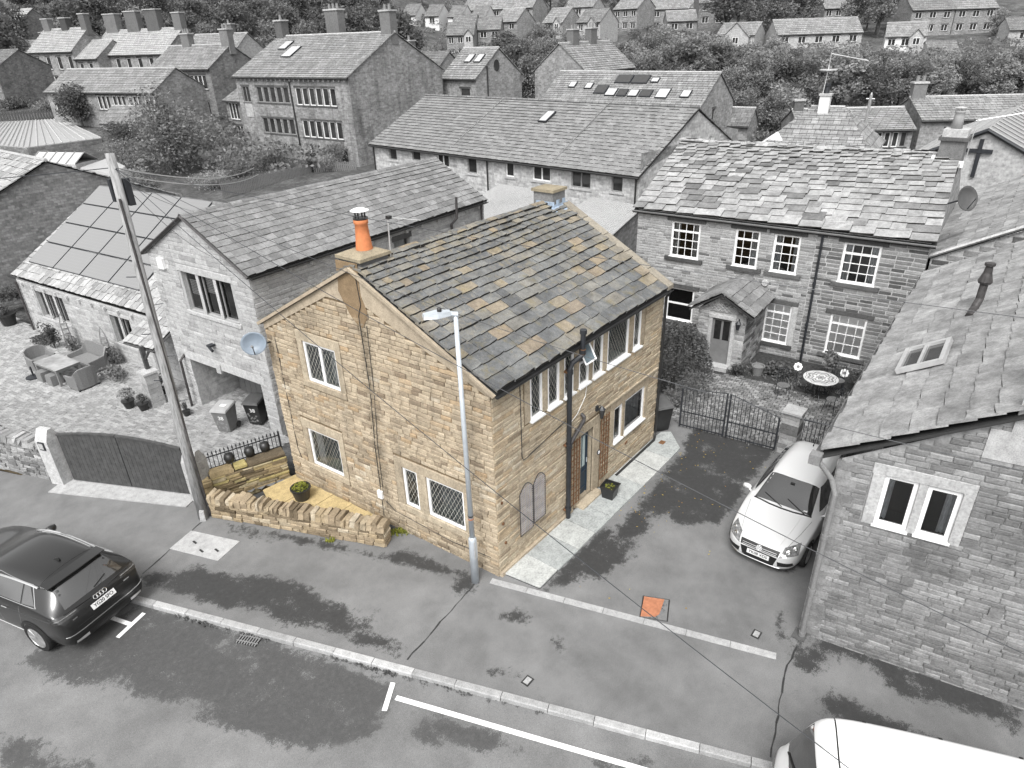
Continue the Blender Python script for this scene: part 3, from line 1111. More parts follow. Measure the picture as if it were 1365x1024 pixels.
mb.box(gc + V(0, 0, .004), (.52, .42, .004), 0, None, (gx, gy, V(0, 0, 1)))
mb.build('pit', MT['dark'], gt)
for i in range(8):
 mb = MB()
 mb.box(gc + gx * (-.225 + i * .064) + V(0, 0, .015), (.026, .42, .02), 0, None, (gx, gy, V(0, 0, 1)))
 mb.build('bar', MT['rattan'], gt)
mb = MB()
for s in (-.14, .0, .14):
 mb.box(gc + gy * s + V(0, 0, .02), (.52, .02, .012), 0, None, (gx, gy, V(0, 0, 1)))
mb.build('cross_bar', MT['rattan'], gt)
# ---------------------------------------------------------------- the tan stone house
H = thing('stone_house', 'tan stone house with mossy slate roof and orange chimney pot', 'house', (0, 0, 0))
GL = (-.42, 7.38)
gf, ff = Fr(GL, (0, 0)), Fr((0, 0), (7.63, 0))
LG = gf.L
g = lambda a, b: (LG - b, LG - a)
EZ, AZ = 4.97, 6.93
gable_top = [(0, EZ), (LG / 2, AZ), (LG, EZ)]
GW = [(*g(4.70, 5.93), 3.63, 4.77), (*g(5.15, 6.42), .87, 2.06), (*g(2.38, 2.88), .92, 2.08), (*g(.93, 2.10), .92, 2.08)]
wall_face(H, gf, -.35, gable_top, GW, MT['mortar_tan'], rmat=MT['dress_tan'])
FW = [(1.30, 1.77, 3.65, 4.77), (1.97, 2.45, 3.65, 4.77), (2.63, 3.05, 3.65, 4.77), (3.27, 3.73, 3.65, 4.77), (3.90, 4.38, 3.65, 4.77), (4.59, 5.69, 3.65, 4.77), (5.94, 6.36, 3.65, 4.77),
  (5.07, 5.53, 1.10, 2.22), (5.66, 6.82, 1.10, 2.22), (3.40, 4.00, .10, 2.20)]
wall_face(H, ff, -.3, 4.95, FW, MT['mortar_tan'], rmat=MT['dress_tan'], reveal=.2)
bk, sd_ = Fr((7.63, 7.5), GL), Fr((7.63, 0), (7.63, 7.5))
MT['c_tan'] = coursed('tan_coursed', (.34, .24, .12), (.44, .32, .17), (.26, .2, .13))
wall_face(H, bk, -.35, 4.95, [], MT['c_tan'])
wall_face(H, sd_, -.3, [(0, 4.95), (3.7, 6.95), (7.5, 4.95)], [], MT['c_tan'])
# dressed surrounds
S_ = lambda fr, nm, a, b, c, e, d=.038, m='dress_tan': solid(H, fr, nm, a, b, c, e, -.02, d, m)
ex = []
for a, b, c, e in GW[:2]:
 S_(gf, 'lintel', a - .2, b + .2, e, e + .27); S_(gf, 'sill', a - .2, b + .2, c - .17, c, .06)
 S_(gf, 'jamb', a - .19, a, c, e); S_(gf, 'jamb', b, b + .19, c, e)
 ex.append((a - .21, b + .21, c - .18, e + .28))
(a3, b3, c3, e3), (a4, b4, c4, e4) = GW[2], GW[3]
S_(gf, 'lintel', a3 - .24, b4 + .2, e3, e3 + .26); S_(gf, 'sill', a3 - .24, b4 + .2, c3 - .17, c3, .055)
S_(gf, 'jamb', a3 - .24, a3, c3, e3); S_(gf, 'mullion', b3, a4, c3, e3); S_(gf, 'jamb', b4, b4 + .19, c3, e3)
ex.append((a3 - .25, b4 + .21, c3 - .18, e3 + .27))
for k, (a, b) in enumerate(((1.05, 2.5), (2.5, 4.5), (4.5, 6.58))):
 S_(ff, 'lintel', a + .004, b - .004, 4.77, 4.94)
ups = FW[:7]
edges = [1.10] + [x for f in ups for x in f[:2]] + [6.56]
for a, b in zip(edges[::2], edges[1::2]):
 S_(ff, 'mullion', a, b, 3.65, 4.77, .022)
ex_f = [(1.05, 6.60, 3.62, 4.95), (4.85, 7.02, .98, 2.46), (3.10, 4.40, .0, 2.46)]
S_(ff, 'lintel', 4.86, 7.01, 2.22, 2.44); S_(ff, 'sill', 4.86, 7.01, .99, 1.10, .06)
S_(ff, 'jamb', 4.88, 5.07, 1.10, 2.22); S_(ff, 'mullion', 5.53, 5.66, 1.10, 2.22); S_(ff, 'jamb', 6.82, 7.0, 1.10, 2.22)
S_(ff, 'lintel', 3.12, 4.38, 2.20, 2.44); S_(ff, 'jamb', 3.14, 3.40, .04, 2.20); S_(ff, 'jamb', 4.0, 4.32, .04, 2.20)
S_(ff, 'doorstep', 3.2, 4.2, -.02, .10, .28)
S_(ff, 'ledge', 4.40, 7.5, 2.47, 2.53, .07)
S_(ff, 'plinth', .0, 3.0, -.02, .12, .09, 'render_tan')
stone_courses(H, gf, -.3, [(0, 4.76), (2.70, 6.16), (4.05, 6.14), (LG, 4.82)], ex, 'stone_tan', (.09, .135), (.18, .42), .034, .015, 11, u1=LG + .012)
stone_courses(H, ff, -.25, 4.94, ex_f, 'stone_front', (.08, .12), (.22, .52), .026, .011, 12, u0=-.01, jit=.05)
# rendered band under the verges
mb = MB()
q = [(0, 4.76), (2.70, 6.16), (4.05, 6.14), (LG, 4.82), (LG, EZ), (LG / 2, AZ), (0, EZ)]
for a, b, c, e in ((0, 1, 5, 6), (2, 3, 4, 5)):
 P = [gf.at(*q[i], -.01) for i in (a, b, c, e)]
 mb.prism(P, gf.n * .04)
mb.prism([gf.at(*q[i], -.01) for i in (1, 2, 5)], gf.n * .04)
o = mb.build('render_band', MT['render_tan'], H); fix_normals(o.data)
mb = MB()
u = LG - 3.80
mb.prism([gf.at(u + a, b, .028) for a, b in ((-.34, 7.13), (-.36, 6.6), (-.40, 6.4), (-.12, 5.88), (.10, 5.66), (.24, 5.62), (.42, 5.86), (.46, 6.05), (.32, 6.4), (.34, 7.13))], gf.n * .014)
o = mb.build('render_patch', MT['render_brown'], H); fix_normals(o.data)
# near chimney
ch = MB()
ch.box((.24, 3.80, 6.85), (.80, .74, .62))
c = ch.build('chimney', MT['stone_dark'], H)
mb = MB()
vs = [(-.20, 3.38, 7.14), (.70, 3.38, 7.14), (.70, 4.22, 7.14), (-.20, 4.22, 7.14), (-.20, 3.38, 7.21), (.70, 3.38, 7.21), (.70, 4.22, 7.21), (-.20, 4.22, 7.21), (.0, 3.55, 7.30), (.5, 3.55, 7.30), (.5, 4.0, 7.30), (.0, 4.0, 7.30)]
fs = [(3, 2, 1, 0)]
for i in range(4):
 k = (i + 1) % 4
 fs += [(i, k, k + 4, i + 4), (i + 4, k + 4, k + 8, i + 8)]
mb.add(vs, fs + [(8, 9, 10, 11)])
mb.build('chimney_cap', MT['capm'], c)
mb = MB()
mb.lathe([(.19, 0), (.185, .05), (.155, .35), (.14, .58), (.16, .60), (.16, .68), (.145, .70)], (.26, 3.74, 7.27), 20)
mb.build('chimney_pot', MT['terra'], c, smooth=True)
mb = MB()
mb.lathe([(.165, 0), (.165, .035)], (.26, 3.74, 7.965), 16)
for k in range(4):
 a = k * math.pi / 2 + .5
 mb.box((.26 + .11 * math.cos(a), 3.74 + .11 * math.sin(a), 8.06), (.025, .025, .17))
mb.build('cowl_cage', MT['plastic'], c)
mb = MB()
mb.lathe([(.20, 0), (.205, .012), (.12, .05), (.02, .065)], (.26, 3.74, 8.14), 20)
mb.build('cowl_lid', MT['white'], c)
mb = MB()
mb.box((.36, 3.40, 6.90), (.62, .06, .16), 0)
mb.prism([(.05, 3.43, 6.98), (.70, 3.43, 6.98), (.74, 3.0, 6.66), (.0, 3.0, 6.66)], (0, 0, .03))
o = mb.build('lead_flashing', MT['flash'], H); fix_normals(o.data)
# far chimney with pale stepped flashing
ch = MB()
ch.box((7.22, 3.68, 6.95), (.62, .68, .84))
c2 = ch.build('chimney', MT['stone_dark'], H)
mb = MB(); mb.box((7.22, 3.68, 7.40), (.72, .78, .08)); mb.build('chimney_cap', MT['capm'], c2)
mb = MB()
for k in range(4):
 mb.box((6.895, 3.32 + k * .2 - .12 if False else 3.36 + .16 * k, 7.02 - .0 * k), (.012, .17, .17 + .0 * k))
for k in range(5):
 mb.box((7.0 + k * .15, 3.325, 6.86 + .0 * k + (.12 if k % 2 else 0)), (.15, .012, .30))
mb.prism([(6.84, 3.34, 6.93), (7.62, 3.34, 6.93), (7.62, 3.06, 6.75), (6.84, 3.06, 6.75)], (0, 0, .03))
o = mb.build('lead_flashing', MT['flash'], H); fix_normals(o.data)
# roof
A, B, C, D = (-.06, -.17, 4.97), (7.50, -.17, 4.97), (7.46, 3.69, 7.03), (-.27, 3.69, 7.03)
deck(H, [A, B, C, D])
slate_roof(H, A, B, C, D, 17, .56, 'slate_main', .052, 1.5, 21, sag=.05, wvar=.4)
A2, B2, C2, D2 = (7.66, 7.68, 4.93), (-.47, 7.55, 4.93), (-.27, 3.70, 7.03), (7.6, 3.70, 7.03)
MT['c_slate'] = coursed('slate_courses', (.10, .10, .098), (.17, .155, .12), (.03, .03, .03), .5, .24, .012)
deck(H, [A2, B2, C2, D2], 'c_slate', .06, 'rear_roof')
slate_roof(H, (.5, 7.60, 4.97), B2, D, (.5, 3.70, 7.05), 17, .5, 'slate_main', .034, 1.5, 22, name='verge_slate')
ridge_tiles(H, (.68, 3.69, 7.01), (6.9, 3.69, 7.01), 'slate_main', 11, .15)
mb = MB()
for (p, q_) in ((Vector(A), Vector(D)), (Vector(B2), Vector(C2))):
 e_ = (q_ - p).normalized(); n_ = e_.cross(V(0, 1, 0) if False else V(1, 0, 0)).normalized()
 mb.box((p + q_) / 2 + V(-.03, 0, -.035), (.07, (q_ - p).length, .075), 0, None, (V(1, 0, 0), e_, V(1, 0, 0).cross(e_)))
mb.build('verge_mortar', MT['render_tan'], H)
# coping on the far verge
mb = MB()
for k in range(5):
 a, b = k / 5, (k + 1) / 5
 p = lambda s, x: Vector((x, -.22 + 3.6 * s, 4.98 + 1.93 * s))
 q = [p(a, 7.42), p(a, 7.74), p(b - .008, 7.74), p(b - .008, 7.42)]
 mb.prism(q, (0, 0, .11))
o = mb.build('coping', MT['coping'], H); fix_normals(o.data)
mb = MB()
vr = random.Random(3)
for k in range(26):
 s = k / 26
 mb.box((7.40, -.1 + 3.55 * s, 5.06 + 1.9 * s), (.12 + vr.uniform(-.03, .05), .1, .05), 0)
mb.build('mortar_fillet', MT['coping'], H)
# windows
lt = dict(lattice=.125)
window(H, gf, *GW[0], d=-.01, fw=.07, mull=(.615,), curtain=3, **lt)
window(H, gf, *GW[1], d=-.01, fw=.07, curtain=2, **lt)
window(H, gf, *GW[2], d=-.01, fw=.07, curtain=0, **lt)
window(H, gf, *GW[3], d=-.01, fw=.07, curtain=0, **lt)
for k, f in enumerate(FW[:9]):
 if k == 3:
  f = (f[0], f[1], f[2], 4.32)
 window(H, ff, *f, d=.004, fw=.065, sill=True, curtain=(0, 1, 0, 0, 0, 4, 0, 0, 4)[k] if k != 5 else 0, lattice=.115 if k < 7 else .0)
# the top light of the fourth window, pushed open
mb = MB()
a, b, z0, z1 = 3.28, 3.72, 4.30, 4.76
tilt = lambda u, s, o=0: ff.at(u, z1 - (z1 - z0) * s * .93, -.03 + .24 * s + o)
def bar(p, q, w=.04):
 mb.tube([p, q], w * .55, 4)
for p, q in (((a, 0), (b, 0)), ((a, 1), (b, 1)), ((a, 0), (a, 1)), ((b, 0), (b, 1))):
 bar(tilt(*p), tilt(*q), .05)
w = mb.build('top_light', MT['pvc'], H)
w['label'] = 'top light propped open'
mb = MB(); mb.face([tilt(a, 0), tilt(a, 1), tilt(b, 1), tilt(b, 0)][::-1]); mb.build('pane', MT['room'], w)
mb = MB(); fr_ = ff; fr_.box(mb, 3.27, 3.73, 4.32, 4.77, -.6, -.55); mb.build('interior', MT['dark'], w)
# door
mb = MB()
ff.box(mb, 3.42, 3.98, .10, 2.18, -.19, -.14)
dr = mb.build('door', MT['door'], H)
mb = MB()
for a, b, c, e in ((3.44, 3.47, .1, 2.16), (3.93, 3.96, .1, 2.16), (3.47, 3.93, 2.1, 2.17), (3.50, 3.90, .28, .32), (3.50, 3.90, .80, .86)):
 ff.box(mb, a, b, c, e, -.14, -.115)
mb.build('door_moulding', MT['door'], dr)
mb = MB(); ff.box(mb, 3.57, 3.68, 1.0, 1.95, -.14, -.128); ff.box(mb, 3.74, 3.85, 1.0, 1.95, -.14, -.128)
mb.build('pane', MT['sillcol'], dr)
mb = MB(); mb.tube([ff.at(3.90, 1.08, -.10), ff.at(3.90, 1.22, -.10)], .016, 6); mb.build('handle', MT['steel'], dr)
# soil pipe, flue, gutters, downpipe, wires
pipe(H, 'soil_pipe', [ff.at(2.71, -.02, .12), ff.at(2.71, 4.42, .12), ff.at(2.78, 4.56, .14), ff.at(2.97, 4.66, .22), ff.at(3.03, 4.72, .26), ff.at(3.03, 5.32, .27)], .062, 'iron', 12,
  [ff.at(2.71, .35, .12), ff.at(2.71, 2.3, .12), ff.at(2.71, 4.35, .12), ff.at(3.03, 4.8, .26), ff.at(3.03, 5.3, .27)])
mb = MB()
for z in (.33, 2.32, 4.36):
 ff.box(mb, 2.61, 2.81, z - .02, z + .02, .0, .10)
mb.lathe([(.075, -.06), (.075, .06)], ff.at(3.03, 4.80, .265), 12)
mb.build('pipe_bracket', MT['rust'], H)
pipe(H, 'waste_pipe', [ff.at(2.75, 2.32, .13), ff.at(2.95, 2.46, .13), ff.at(3.36, 2.72, .13), ff.at(3.40, 2.80, .11), ff.at(3.40, 2.86, .0)], .05, 'ironrust', 10)
gutter(H, (-.05, -.20, 4.93), (7.72, -.20, 4.93), (0, -1, 0), .058, 'plastic')
mb = MB()
ff.box(mb, 0, 7.6, 4.82, 4.93, .04, .062)
mb.build('fascia', MT['ironrust'], H)
pipe(H, 'downpipe', [(7.60, -.20, 4.9), (7.60, -.10, 4.70), (7.60, -.09, .25), (7.52, -.12, .12), (7.40, -.16, .08), (5.1, -.16, .05)], .04, 'plastic', 10, [(7.60, -.09, 3.3), (7.60, -.09, 1.7)])
def wire(parent, name, pts, r=.008, mat='plastic'):
 mb = MB()
 mb.tube(pts, r, 5)
 return mb.build(name, MT[mat], parent)
wire(H, 'cable', [ff.at(.92, 4.8, .035), ff.at(.93, 2.9, .035), ff.at(.98, 2.78, .035), ff.at(1.1, 2.78, .035), ff.at(2.68, 3.0, .035)], .012)
wire(H, 'cable', [ff.at(3.62, 3.6, .03), ff.at(3.55, 3.3, .035), ff.at(3.2, 2.95, .035), ff.at(2.8, 2.80, .035)], .008, 'white')
wire(H, 'cable', [gf.at(LG - 3.55, 6.9, .05), gf.at(LG - 3.50, 6.2, .05), gf.at(LG - 3.62, 5.9, .05), gf.at(LG - 3.6, 4, .04), gf.at(LG - 3.72, 2.4, .04), gf.at(LG - 3.76, .2, .04)], .011)
wire(H, 'cable', [gf.at(LG - 3.40, 5.7, .05), gf.at(LG - 3.47, 4, .04), gf.at(LG - 3.62, 2.4, .04), gf.at(LG - 3.66, .9, .04)], .009)
wire(H, 'cable', [gf.at(LG - 7.0, 4.6, .04), gf.at(LG - 7.0, 1.2, .04), gf.at(LG - 6.9, .9, .04)], .009)
wire(H, 'cable', [gf.at(LG - 3.62, .75, .04), gf.at(LG - 3.3, .55, .04), gf.at(LG - 1.4, .42, .04), gf.at(LG - .2, .5, .04)], .009)
mb = MB(); gf.box(mb, LG - 3.83, LG - 3.67, .8, 1.02, .02, .10); mb.build('meter_box', MT['white'], H)
# outside lantern
mb = MB()
c = ff.at(4.11, 2.62, .20)
mb.box(ff.at(4.11, 2.7, .05), (.09, .06, .14)); mb.tube([ff.at(4.11, 2.74, .06), ff.at(4.11, 2.82, .14), ff.at(4.11, 2.78, .20)], .012, 6)
mb.lathe([(.10, .10), (.07, .14), (.012, .20)], c, 6); mb.lathe([(.045, -.17), (.05, -.14), (.085, .08), (.09, .10)], c, 6, 1)
mb.build('lantern', [MT['iron'], MT['glassfar']], H)
mb = MB(); mb.lathe([(.075, -.01), (.075, .01)], (0, 0, 0), 14, 0, Matrix.Translation(ff.at(4.47 - .2, 1.25, .05)) @ Matrix.Rotation(R(90), 4, 'X')); mb.lathe([(.05, -.014), (.05, .014)], (0, 0, 0), 14, 1, Matrix.Translation(ff.at(4.27, 1.25, .05)) @ Matrix.Rotation(R(90), 4, 'X'))
mb.build('number_plaque', [MT['iron'], MT['white']], H)
# boot: small grille holes on the front wall
mb = MB()
for a, z in ((.12, 2.05), (.14, 1.45), (.2, .85), (5.75, .72), (5.82, .74)):
 ff.box(mb, a, a + .05, z, z + .06, .02, .06)
mb.build('wall_vent', MT['rust'], H)

# trellises beside the door and two arched mesh panels
def trellis(label, u0, u1, z0, z1):
 t = thing('trellis', label, 'trellis', ff.at((u0 + u1) / 2, z0, .05))
 n = 4
 for i in range(n):
  mb = MB(); x = u0 + (u1 - u0) * i / (n - 1)
  ff.box(mb, x - .012, x + .012, z0, z1, .05, .07)
  mb.build('slat', MT['rust'], t)
 k = int((z1 - z0) / .17)
 for i in range(k + 1):
  mb = MB(); z = z0 + .04 + (z1 - z0 - .08) * i / k
  ff.box(mb, u0 - .02, u1 + .02, z - .008, z + .008, .07, .082)
  mb.build('slat', MT['rust'], t)
trellis('narrow brown trellis on the wall between soil pipe and door', 2.92, 3.30, .22, 2.25)
trellis('narrow brown trellis on the wall to the right of the door', 4.36, 4.74, .3, 2.3)
def mesh_panel(label, u0, u1, z0, z1, up_l, up_r):
 t = thing('mesh_panel', label, 'garden mesh', ff.at((u0 + u1) / 2, z0, .06))
 W = u1 - u0
 def head(u):
  s = (u - u0) / W
  base = up_l + (up_r - up_l) * s
  return z1 + base + .20 * math.sin(math.pi * s)
 mb = MB()
 pts = [ff.at(u0, z0, .07)] + [ff.at(u0 + W * i / 10, head(u0 + W * i / 10), .07) for i in range(11)] + [ff.at(u1, z0, .07), ff.at(u0, z0, .07)]
 mb.tube(pts, .012, 6)
 mb.build('frame', MT['ironrust'], t)
 mb = MB()
 for i in range(1, 8):
  u = u0 + W * i / 8
  mb.tube([ff.at(u, z0, .066), ff.at(u, head(u), .066)], .007, 4)
 n = int((z1 + .15 - z0) / .062)
 for i in range(n):
  z = z0 + .062 * i
  ins = [u0 + W * k / 24 for k in range(25) if head(u0 + W * k / 24) > z]
  if len(ins) > 2:
   mb.tube([ff.at(ins[0], z, .072), ff.at(ins[-1], z, .072)], .008, 4)
 o = mb.build('netting', MT['mesh'], t)
mesh_panel('arched wire mesh panel fixed to the front wall, nearer the corner', .76, 1.26, .70, 1.93, .0, .0)
mesh_panel('arched wire mesh panel fixed to the front wall, nearer the soil pipe', 1.30, 1.76, .76, 1.93, .0, .0)

# flagged path along the front
path = struct(link('path', None)) if False else None
mb = MB()
mb.prism([(.10, -.05, -.05), (.22, -1.02, -.05), (7.50, -1.0, -.05), (8.25, -.30, -.05), (7.62, -.05, -.05)][::-1], (0, 0, .068))
path = struct(mb.build('path', MT['soil'])); fix_normals(path.data)
xs = [.10, .95, 1.85, 2.62, 3.42, 4.3, 5.15, 6.0, 6.8, 7.55]
pr_ = random.Random(2)
for i, (a, b) in enumerate(zip(xs, xs[1:])):
 mb = MB()
 a1 = a + (.12 if i == 0 else 0)
 z = .05 + pr_.uniform(-.006, .006)
 q = [(a + .008, -.07, 0), (a1 + .008, -1.02, 0), (b - .008, -1.02 + pr_.uniform(-.01, .01), 0), (b - .008, -.07, 0)]
 if i == len(xs) - 2:
  q = [(a + .008, -.07, 0), (a + .008, -1.02, 0), (7.5, -1.0, 0), (8.2, -.34, 0), (8.0, -.10, 0), (7.6, -.07, 0)]
 c_ = sum((Vector(p) for p in q), Vector()) / len(q)
 vs = [Vector(p) + V(0, 0, .0) for p in q] + [Vector(p) + V(0, 0, z - .008) for p in q] + [c_ + (Vector(p) - c_) * .985 + V(0, 0, z) for p in q]
 n = len(q)
 fs = []
 for k in range(n):
  j = (k + 1) % n
  fs += [(k, j, j + n, k + n), (k + n, j + n, j + 2 * n, k + 2 * n)]
 fs.append(tuple(range(2 * n, 3 * n)))
 mb.add(vs, fs)
 o = mb.build('flagstone', MT['flag'], path); fix_normals(o.data)
mb = MB(); mb.box((7.45, -.42, .062), (.2, .16, .012)); tag(mb.build('drain_cover', MT['rust']), 'rusty drain cover at the far end of the flagged path', 'drain cover')

# satellite dish on the gable corner
t = thing('satellite_dish', 'blue grey satellite dish at the left corner of the tan gable', 'satellite dish', gf.at(.1, 4.46, .3))
c = Vector(gf.at(.02, 4.50, .42))
dirv = Vector((-.62, -.70, .36)).normalized()
mb = MB()
M = Matrix.Translation(c) @ dirv.to_track_quat('Z', 'Y').to_matrix().to_4x4()
prof = [(.0, .0), (.09, .008), (.18, .032), (.27, .075), (.325, .115)]
MT['dish'] = plain('dish_paint', (.17, .205, .245), .4, .4, var=.12)
n = 24
vs = [M @ V(1.0 * r * math.cos(2 * math.pi * j / n), .92 * r * math.sin(2 * math.pi * j / n), z) for r, z in prof[1:] for j in range(n)]
vs += [M @ V(1.0 * r * math.cos(2 * math.pi * j / n), .92 * r * math.sin(2 * math.pi * j / n), z - .012) for r, z in prof[1:] for j in range(n)]
fs = []
m_ = len(prof) - 1
for o_ in (0, m_ * n):
 for i in range(m_ - 1):
  for j in range(n):
   k = (j + 1) % n
   f = (o_ + i * n + j, o_ + i * n + k, o_ + (i + 1) * n + k, o_ + (i + 1) * n + j)
   fs.append(f if o_ == 0 else f[::-1])
 fs.append(tuple(o_ + j for j in range(n))[::(-1 if o_ == 0 else 1)])
for j in range(n):
 k = (j + 1) % n
 a = (m_ - 1) * n
 fs.append((a + j, a + k, m_ * n + a + k, m_ * n + a + j))
mb.add(vs, fs)
mb.build('dish', MT['dish'], t, smooth=True)
mb = MB()
mb.tube([c - dirv * .02, c - dirv * .16, gf.at(.12, 4.42, .12), gf.at(.14, 4.42, .0)], .022, 8)
mb.tube([c + M.to_3x3() @ V(0, -.29, .1), c + dirv * .30 + V(0, 0, -.10)], .012, 6)
mb.tube([c + dirv * .30 + V(0, 0, -.10), c + dirv * .38 + V(0, 0, -.07)], .03, 8)
mb.build('bracket', MT['plastic'], t)
# television aerial on the near chimney
t = thing('television_aerial', 'thin television aerial on a pole beside the near chimney', 'aerial', (.74, 3.45, 6.9))
mb = MB(); mb.tube([(.74, 3.46, 6.85), (.80, 3.47, 7.95)], .017, 6); mb.build('mast', MT['alu'], t)
mb = MB(); mb.tube([(.80, 3.47, 7.92), (1.75, 3.44, 7.66)], .012, 6); mb.build('boom', MT['alu'], t)
for i in range(9):
 mb = MB()
 s = .12 + .1 * i
 c = V(.80, 3.47, 7.92).lerp(V(1.75, 3.44, 7.66), s)
 mb.tube([c + V(0, -.12 + .006 * i, 0), c + V(0, .12 - .006 * i, 0)], .006, 4)
 mb.build('element', MT['alu'], t)
mb = MB(); mb.box((.82, 3.46, 7.92), (.10, .10, .07)); mb.build('clamp', MT['plastic'], t)

# ---------------------------------------------------------------- patio, low wall, retaining wall
mb = MB()
mb.prism([(-2.3, 7.7, -.3), (-.35, 7.6, -.3), (0.0, 3.2, -.3), (-.9, 3.2, -.3)], (0, 0, .28))
patio = struct(mb.build('patio', MT['soil'])); fix_normals(patio.data)
for i, (y0, y1) in enumerate(((6.62, 7.6), (5.8, 6.6), (5.02, 5.78), (4.25, 5.0), (3.6, 4.23))):
 xl = lambda y: -.30 - (y - 3.9) * .41 - .42
 xr = lambda y: -.22 - (y - 4) * .04
 q = [(xl(y0) + .02, y0, 0), (xr(y0), y0, 0), (xr(y1), y1, 0), (xl(y1) + .02, y1, 0)]
 if i == 0:
  q = [(-1.78, 6.62, 0), (xr(y0), y0, 0), (xr(7.5), 7.5, 0), (-1.42, 7.62, 0)]
 mb = MB()
 mb.prism([Vector(p) + V(0, 0, .0) for p in q], (0, 0, .045))
 o = mb.build('flagstone', MT['patio'], patio); fix_normals(o.data)
def rubble_wall(name, label, pts, zb, h, th, mat, cat='garden wall', ch=(.09, .15), ln=(.18, .4), caps=None, seed=5, core='mortar_dark'):
 """drystone run with stones on both faces and ends, and upright capping stones"""
 t = thing(name, label, cat, (pts[0][0], pts[0][1], zb))
 for k, (a, b) in enumerate(zip(pts, pts[1:])):
  f1 = Fr(a, b)
  f2 = Fr((b[0] - f1.n.x * th, b[1] - f1.n.y * th), (a[0] - f1.n.x * th, a[1] - f1.n.y * th))
  mb = MB()
  f1.box(mb, 0, f1.L, zb - .1, zb + h - .02, -th + .02, -.02)
  mb.build('core', MT[core], t)
  stone_courses(t, f1, zb, zb + h, [], mat, ch, ln, .05, .014, seed + k, d=-.03, jit=.11)
  stone_courses(t, f2, zb, zb + h, [], mat, ch, ln, .05, .014, seed + 20 + k, d=-.03, jit=.11)
  for (p, q) in ((b, (b[0] - f1.n.x * th, b[1] - f1.n.y * th)), ((a[0] - f1.n.x * th, a[1] - f1.n.y * th), a)):
   fe = Fr(p, q)
   stone_courses(t, fe, zb, zb + h, [], mat, ch, (.2, .4), .05, .014, seed + 40 + k, d=-.03, jit=.11)
  if caps:
   r = random.Random(seed + 9)
   u = 0.0
   while u < f1.L - .05:
    wd = r.uniform(*caps)
    cm = variants('rock', mat, jit=.12)
    o = link('coping_stone', cm[r.randrange(len(cm))], t)
    hh = r.uniform(.17, .27)
    c = f1.at(u + wd / 2, zb + h - .02, -th / 2)
    ty = r.uniform(-.12, .12)
    Xa = f1.t * (wd - .012)
    Ya = V(0, 0, hh) + f1.t * ty * .3
    Za = -f1.n * (th + .07 + r.uniform(-.05, .05))
    c = c + f1.n * r.uniform(-.02, .02)
    o.matrix_basis = Matrix(((Xa.x, Ya.x, Za.x, c.x), (Xa.y, Ya.y, Za.y, c.y), (Xa.z, Ya.z, Za.z, c.z), (0, 0, 0, 1)))
    u += wd
 return t
rubble_wall('garden_wall', 'low tan drystone wall with upright coping stones round the yellow patio', [(-2.93, 7.72), (-.95, 2.95)], 0.0, .50, .34, 'stone_wall', caps=(.10, .2), seed=5)
# raised bed wall between patio and yard
rw = thing('retaining_wall', 'mossy stone retaining wall behind the yellow patio', 'garden wall', (-2.2, 8.3, -.2))
f1 = Fr((-2.45, 8.32), (-.50, 7.62))
f0 = Fr((-2.75, 7.95), (-2.45, 8.32))
mb = MB()
f1.box(mb, -.05, f1.L, -.35, .68, -.5, -.02)
mb.build('core', MT['mortar_dark'], rw)
stone_courses(rw, f1, -.3, .70, [], 'stone_ret', (.06, .13), (.25, .6), .06, .014, 31, d=-.03, jit=.12)
fe = Fr((f1.P0 - f1.n * .5 - V(.28, .0, 0))[:2], (f1.P0 - V(.26, .16, 0))[:2])
mb = MB()
f1.box(mb, -.42, -.05, -.2, .72, -.5, -.03); mb.build('core', MT['stone_ret'], rw)
f2 = Fr((f1.P0 - f1.t * .44 - f1.n * .5)[:2], (f1.P0 - f1.t * .44 - f1.n * .02)[:2])
stone_courses(rw, f2, -.15, .74, [], 'stone_ret', (.16, .26), (.24, .3), .05, .014, 33, d=-.02, jit=.1)
stone_courses(rw, f1, -.15, .74, [], 'stone_ret', (.16, .26), (.4, .45), .05, .014, 34, d=.0, u0=-.44, u1=0.0, jit=.1)
cr = random.Random(8)
for (u, l, w_, dz) in ((.0, .62, .34, .0), (.66, .34, .30, .03), (1.02, 1.05, .40, .02)):
 cm = variants('rock', 'stone_ret', jit=.06)
 o = link('coping_stone', cm[cr.randrange(7)], rw)
 c = f1.at(u + l / 2, .70 + dz, -.2)
 Xa, Ya, Za = f1.t * l, V(0, 0, .13), -f1.n * w_
 o.matrix_basis = Matrix(((Xa.x, Ya.x, Za.x, c.x), (Xa.y, Ya.y, Za.y, c.y), (Xa.z, Ya.z, Za.z, c.z), (0, 0, 0, 1)))
# iron railing on top
rl = thing('iron_railing', 'short black spiked railing above the mossy retaining wall', 'railing', (-1.9, 8.9, .7))
fr = Fr((-2.42, 8.72), (-.35, 8.05))
mb = MB(); fr.box(mb, 0, fr.L, .80, .83, -.01, .01); mb.build('rail', MT['iron'], rl)
mb = MB(); fr.box(mb, 0, fr.L, 1.18, 1.21, -.01, .01); mb.build('rail', MT['iron'], rl)
n = 20
for i in range(n + 1):
 mb = MB(); u = fr.L * i / n
 fr.box(mb, u - .009, u + .009, .72, 1.26, -.009, .009)
 if i % 1 == 0:
  mb.lathe([(.022, 0), (.026, .02), (.002, .10)], fr.at(u, 1.26), 5)
 mb.build('spike', MT['iron'], rl)
for s in (0, 1):
 mb = MB(); fr.box(mb, fr.L * s - .025, fr.L * s + .025, .65, 1.32, -.025, .025); mb.build('post', MT['iron'], rl)
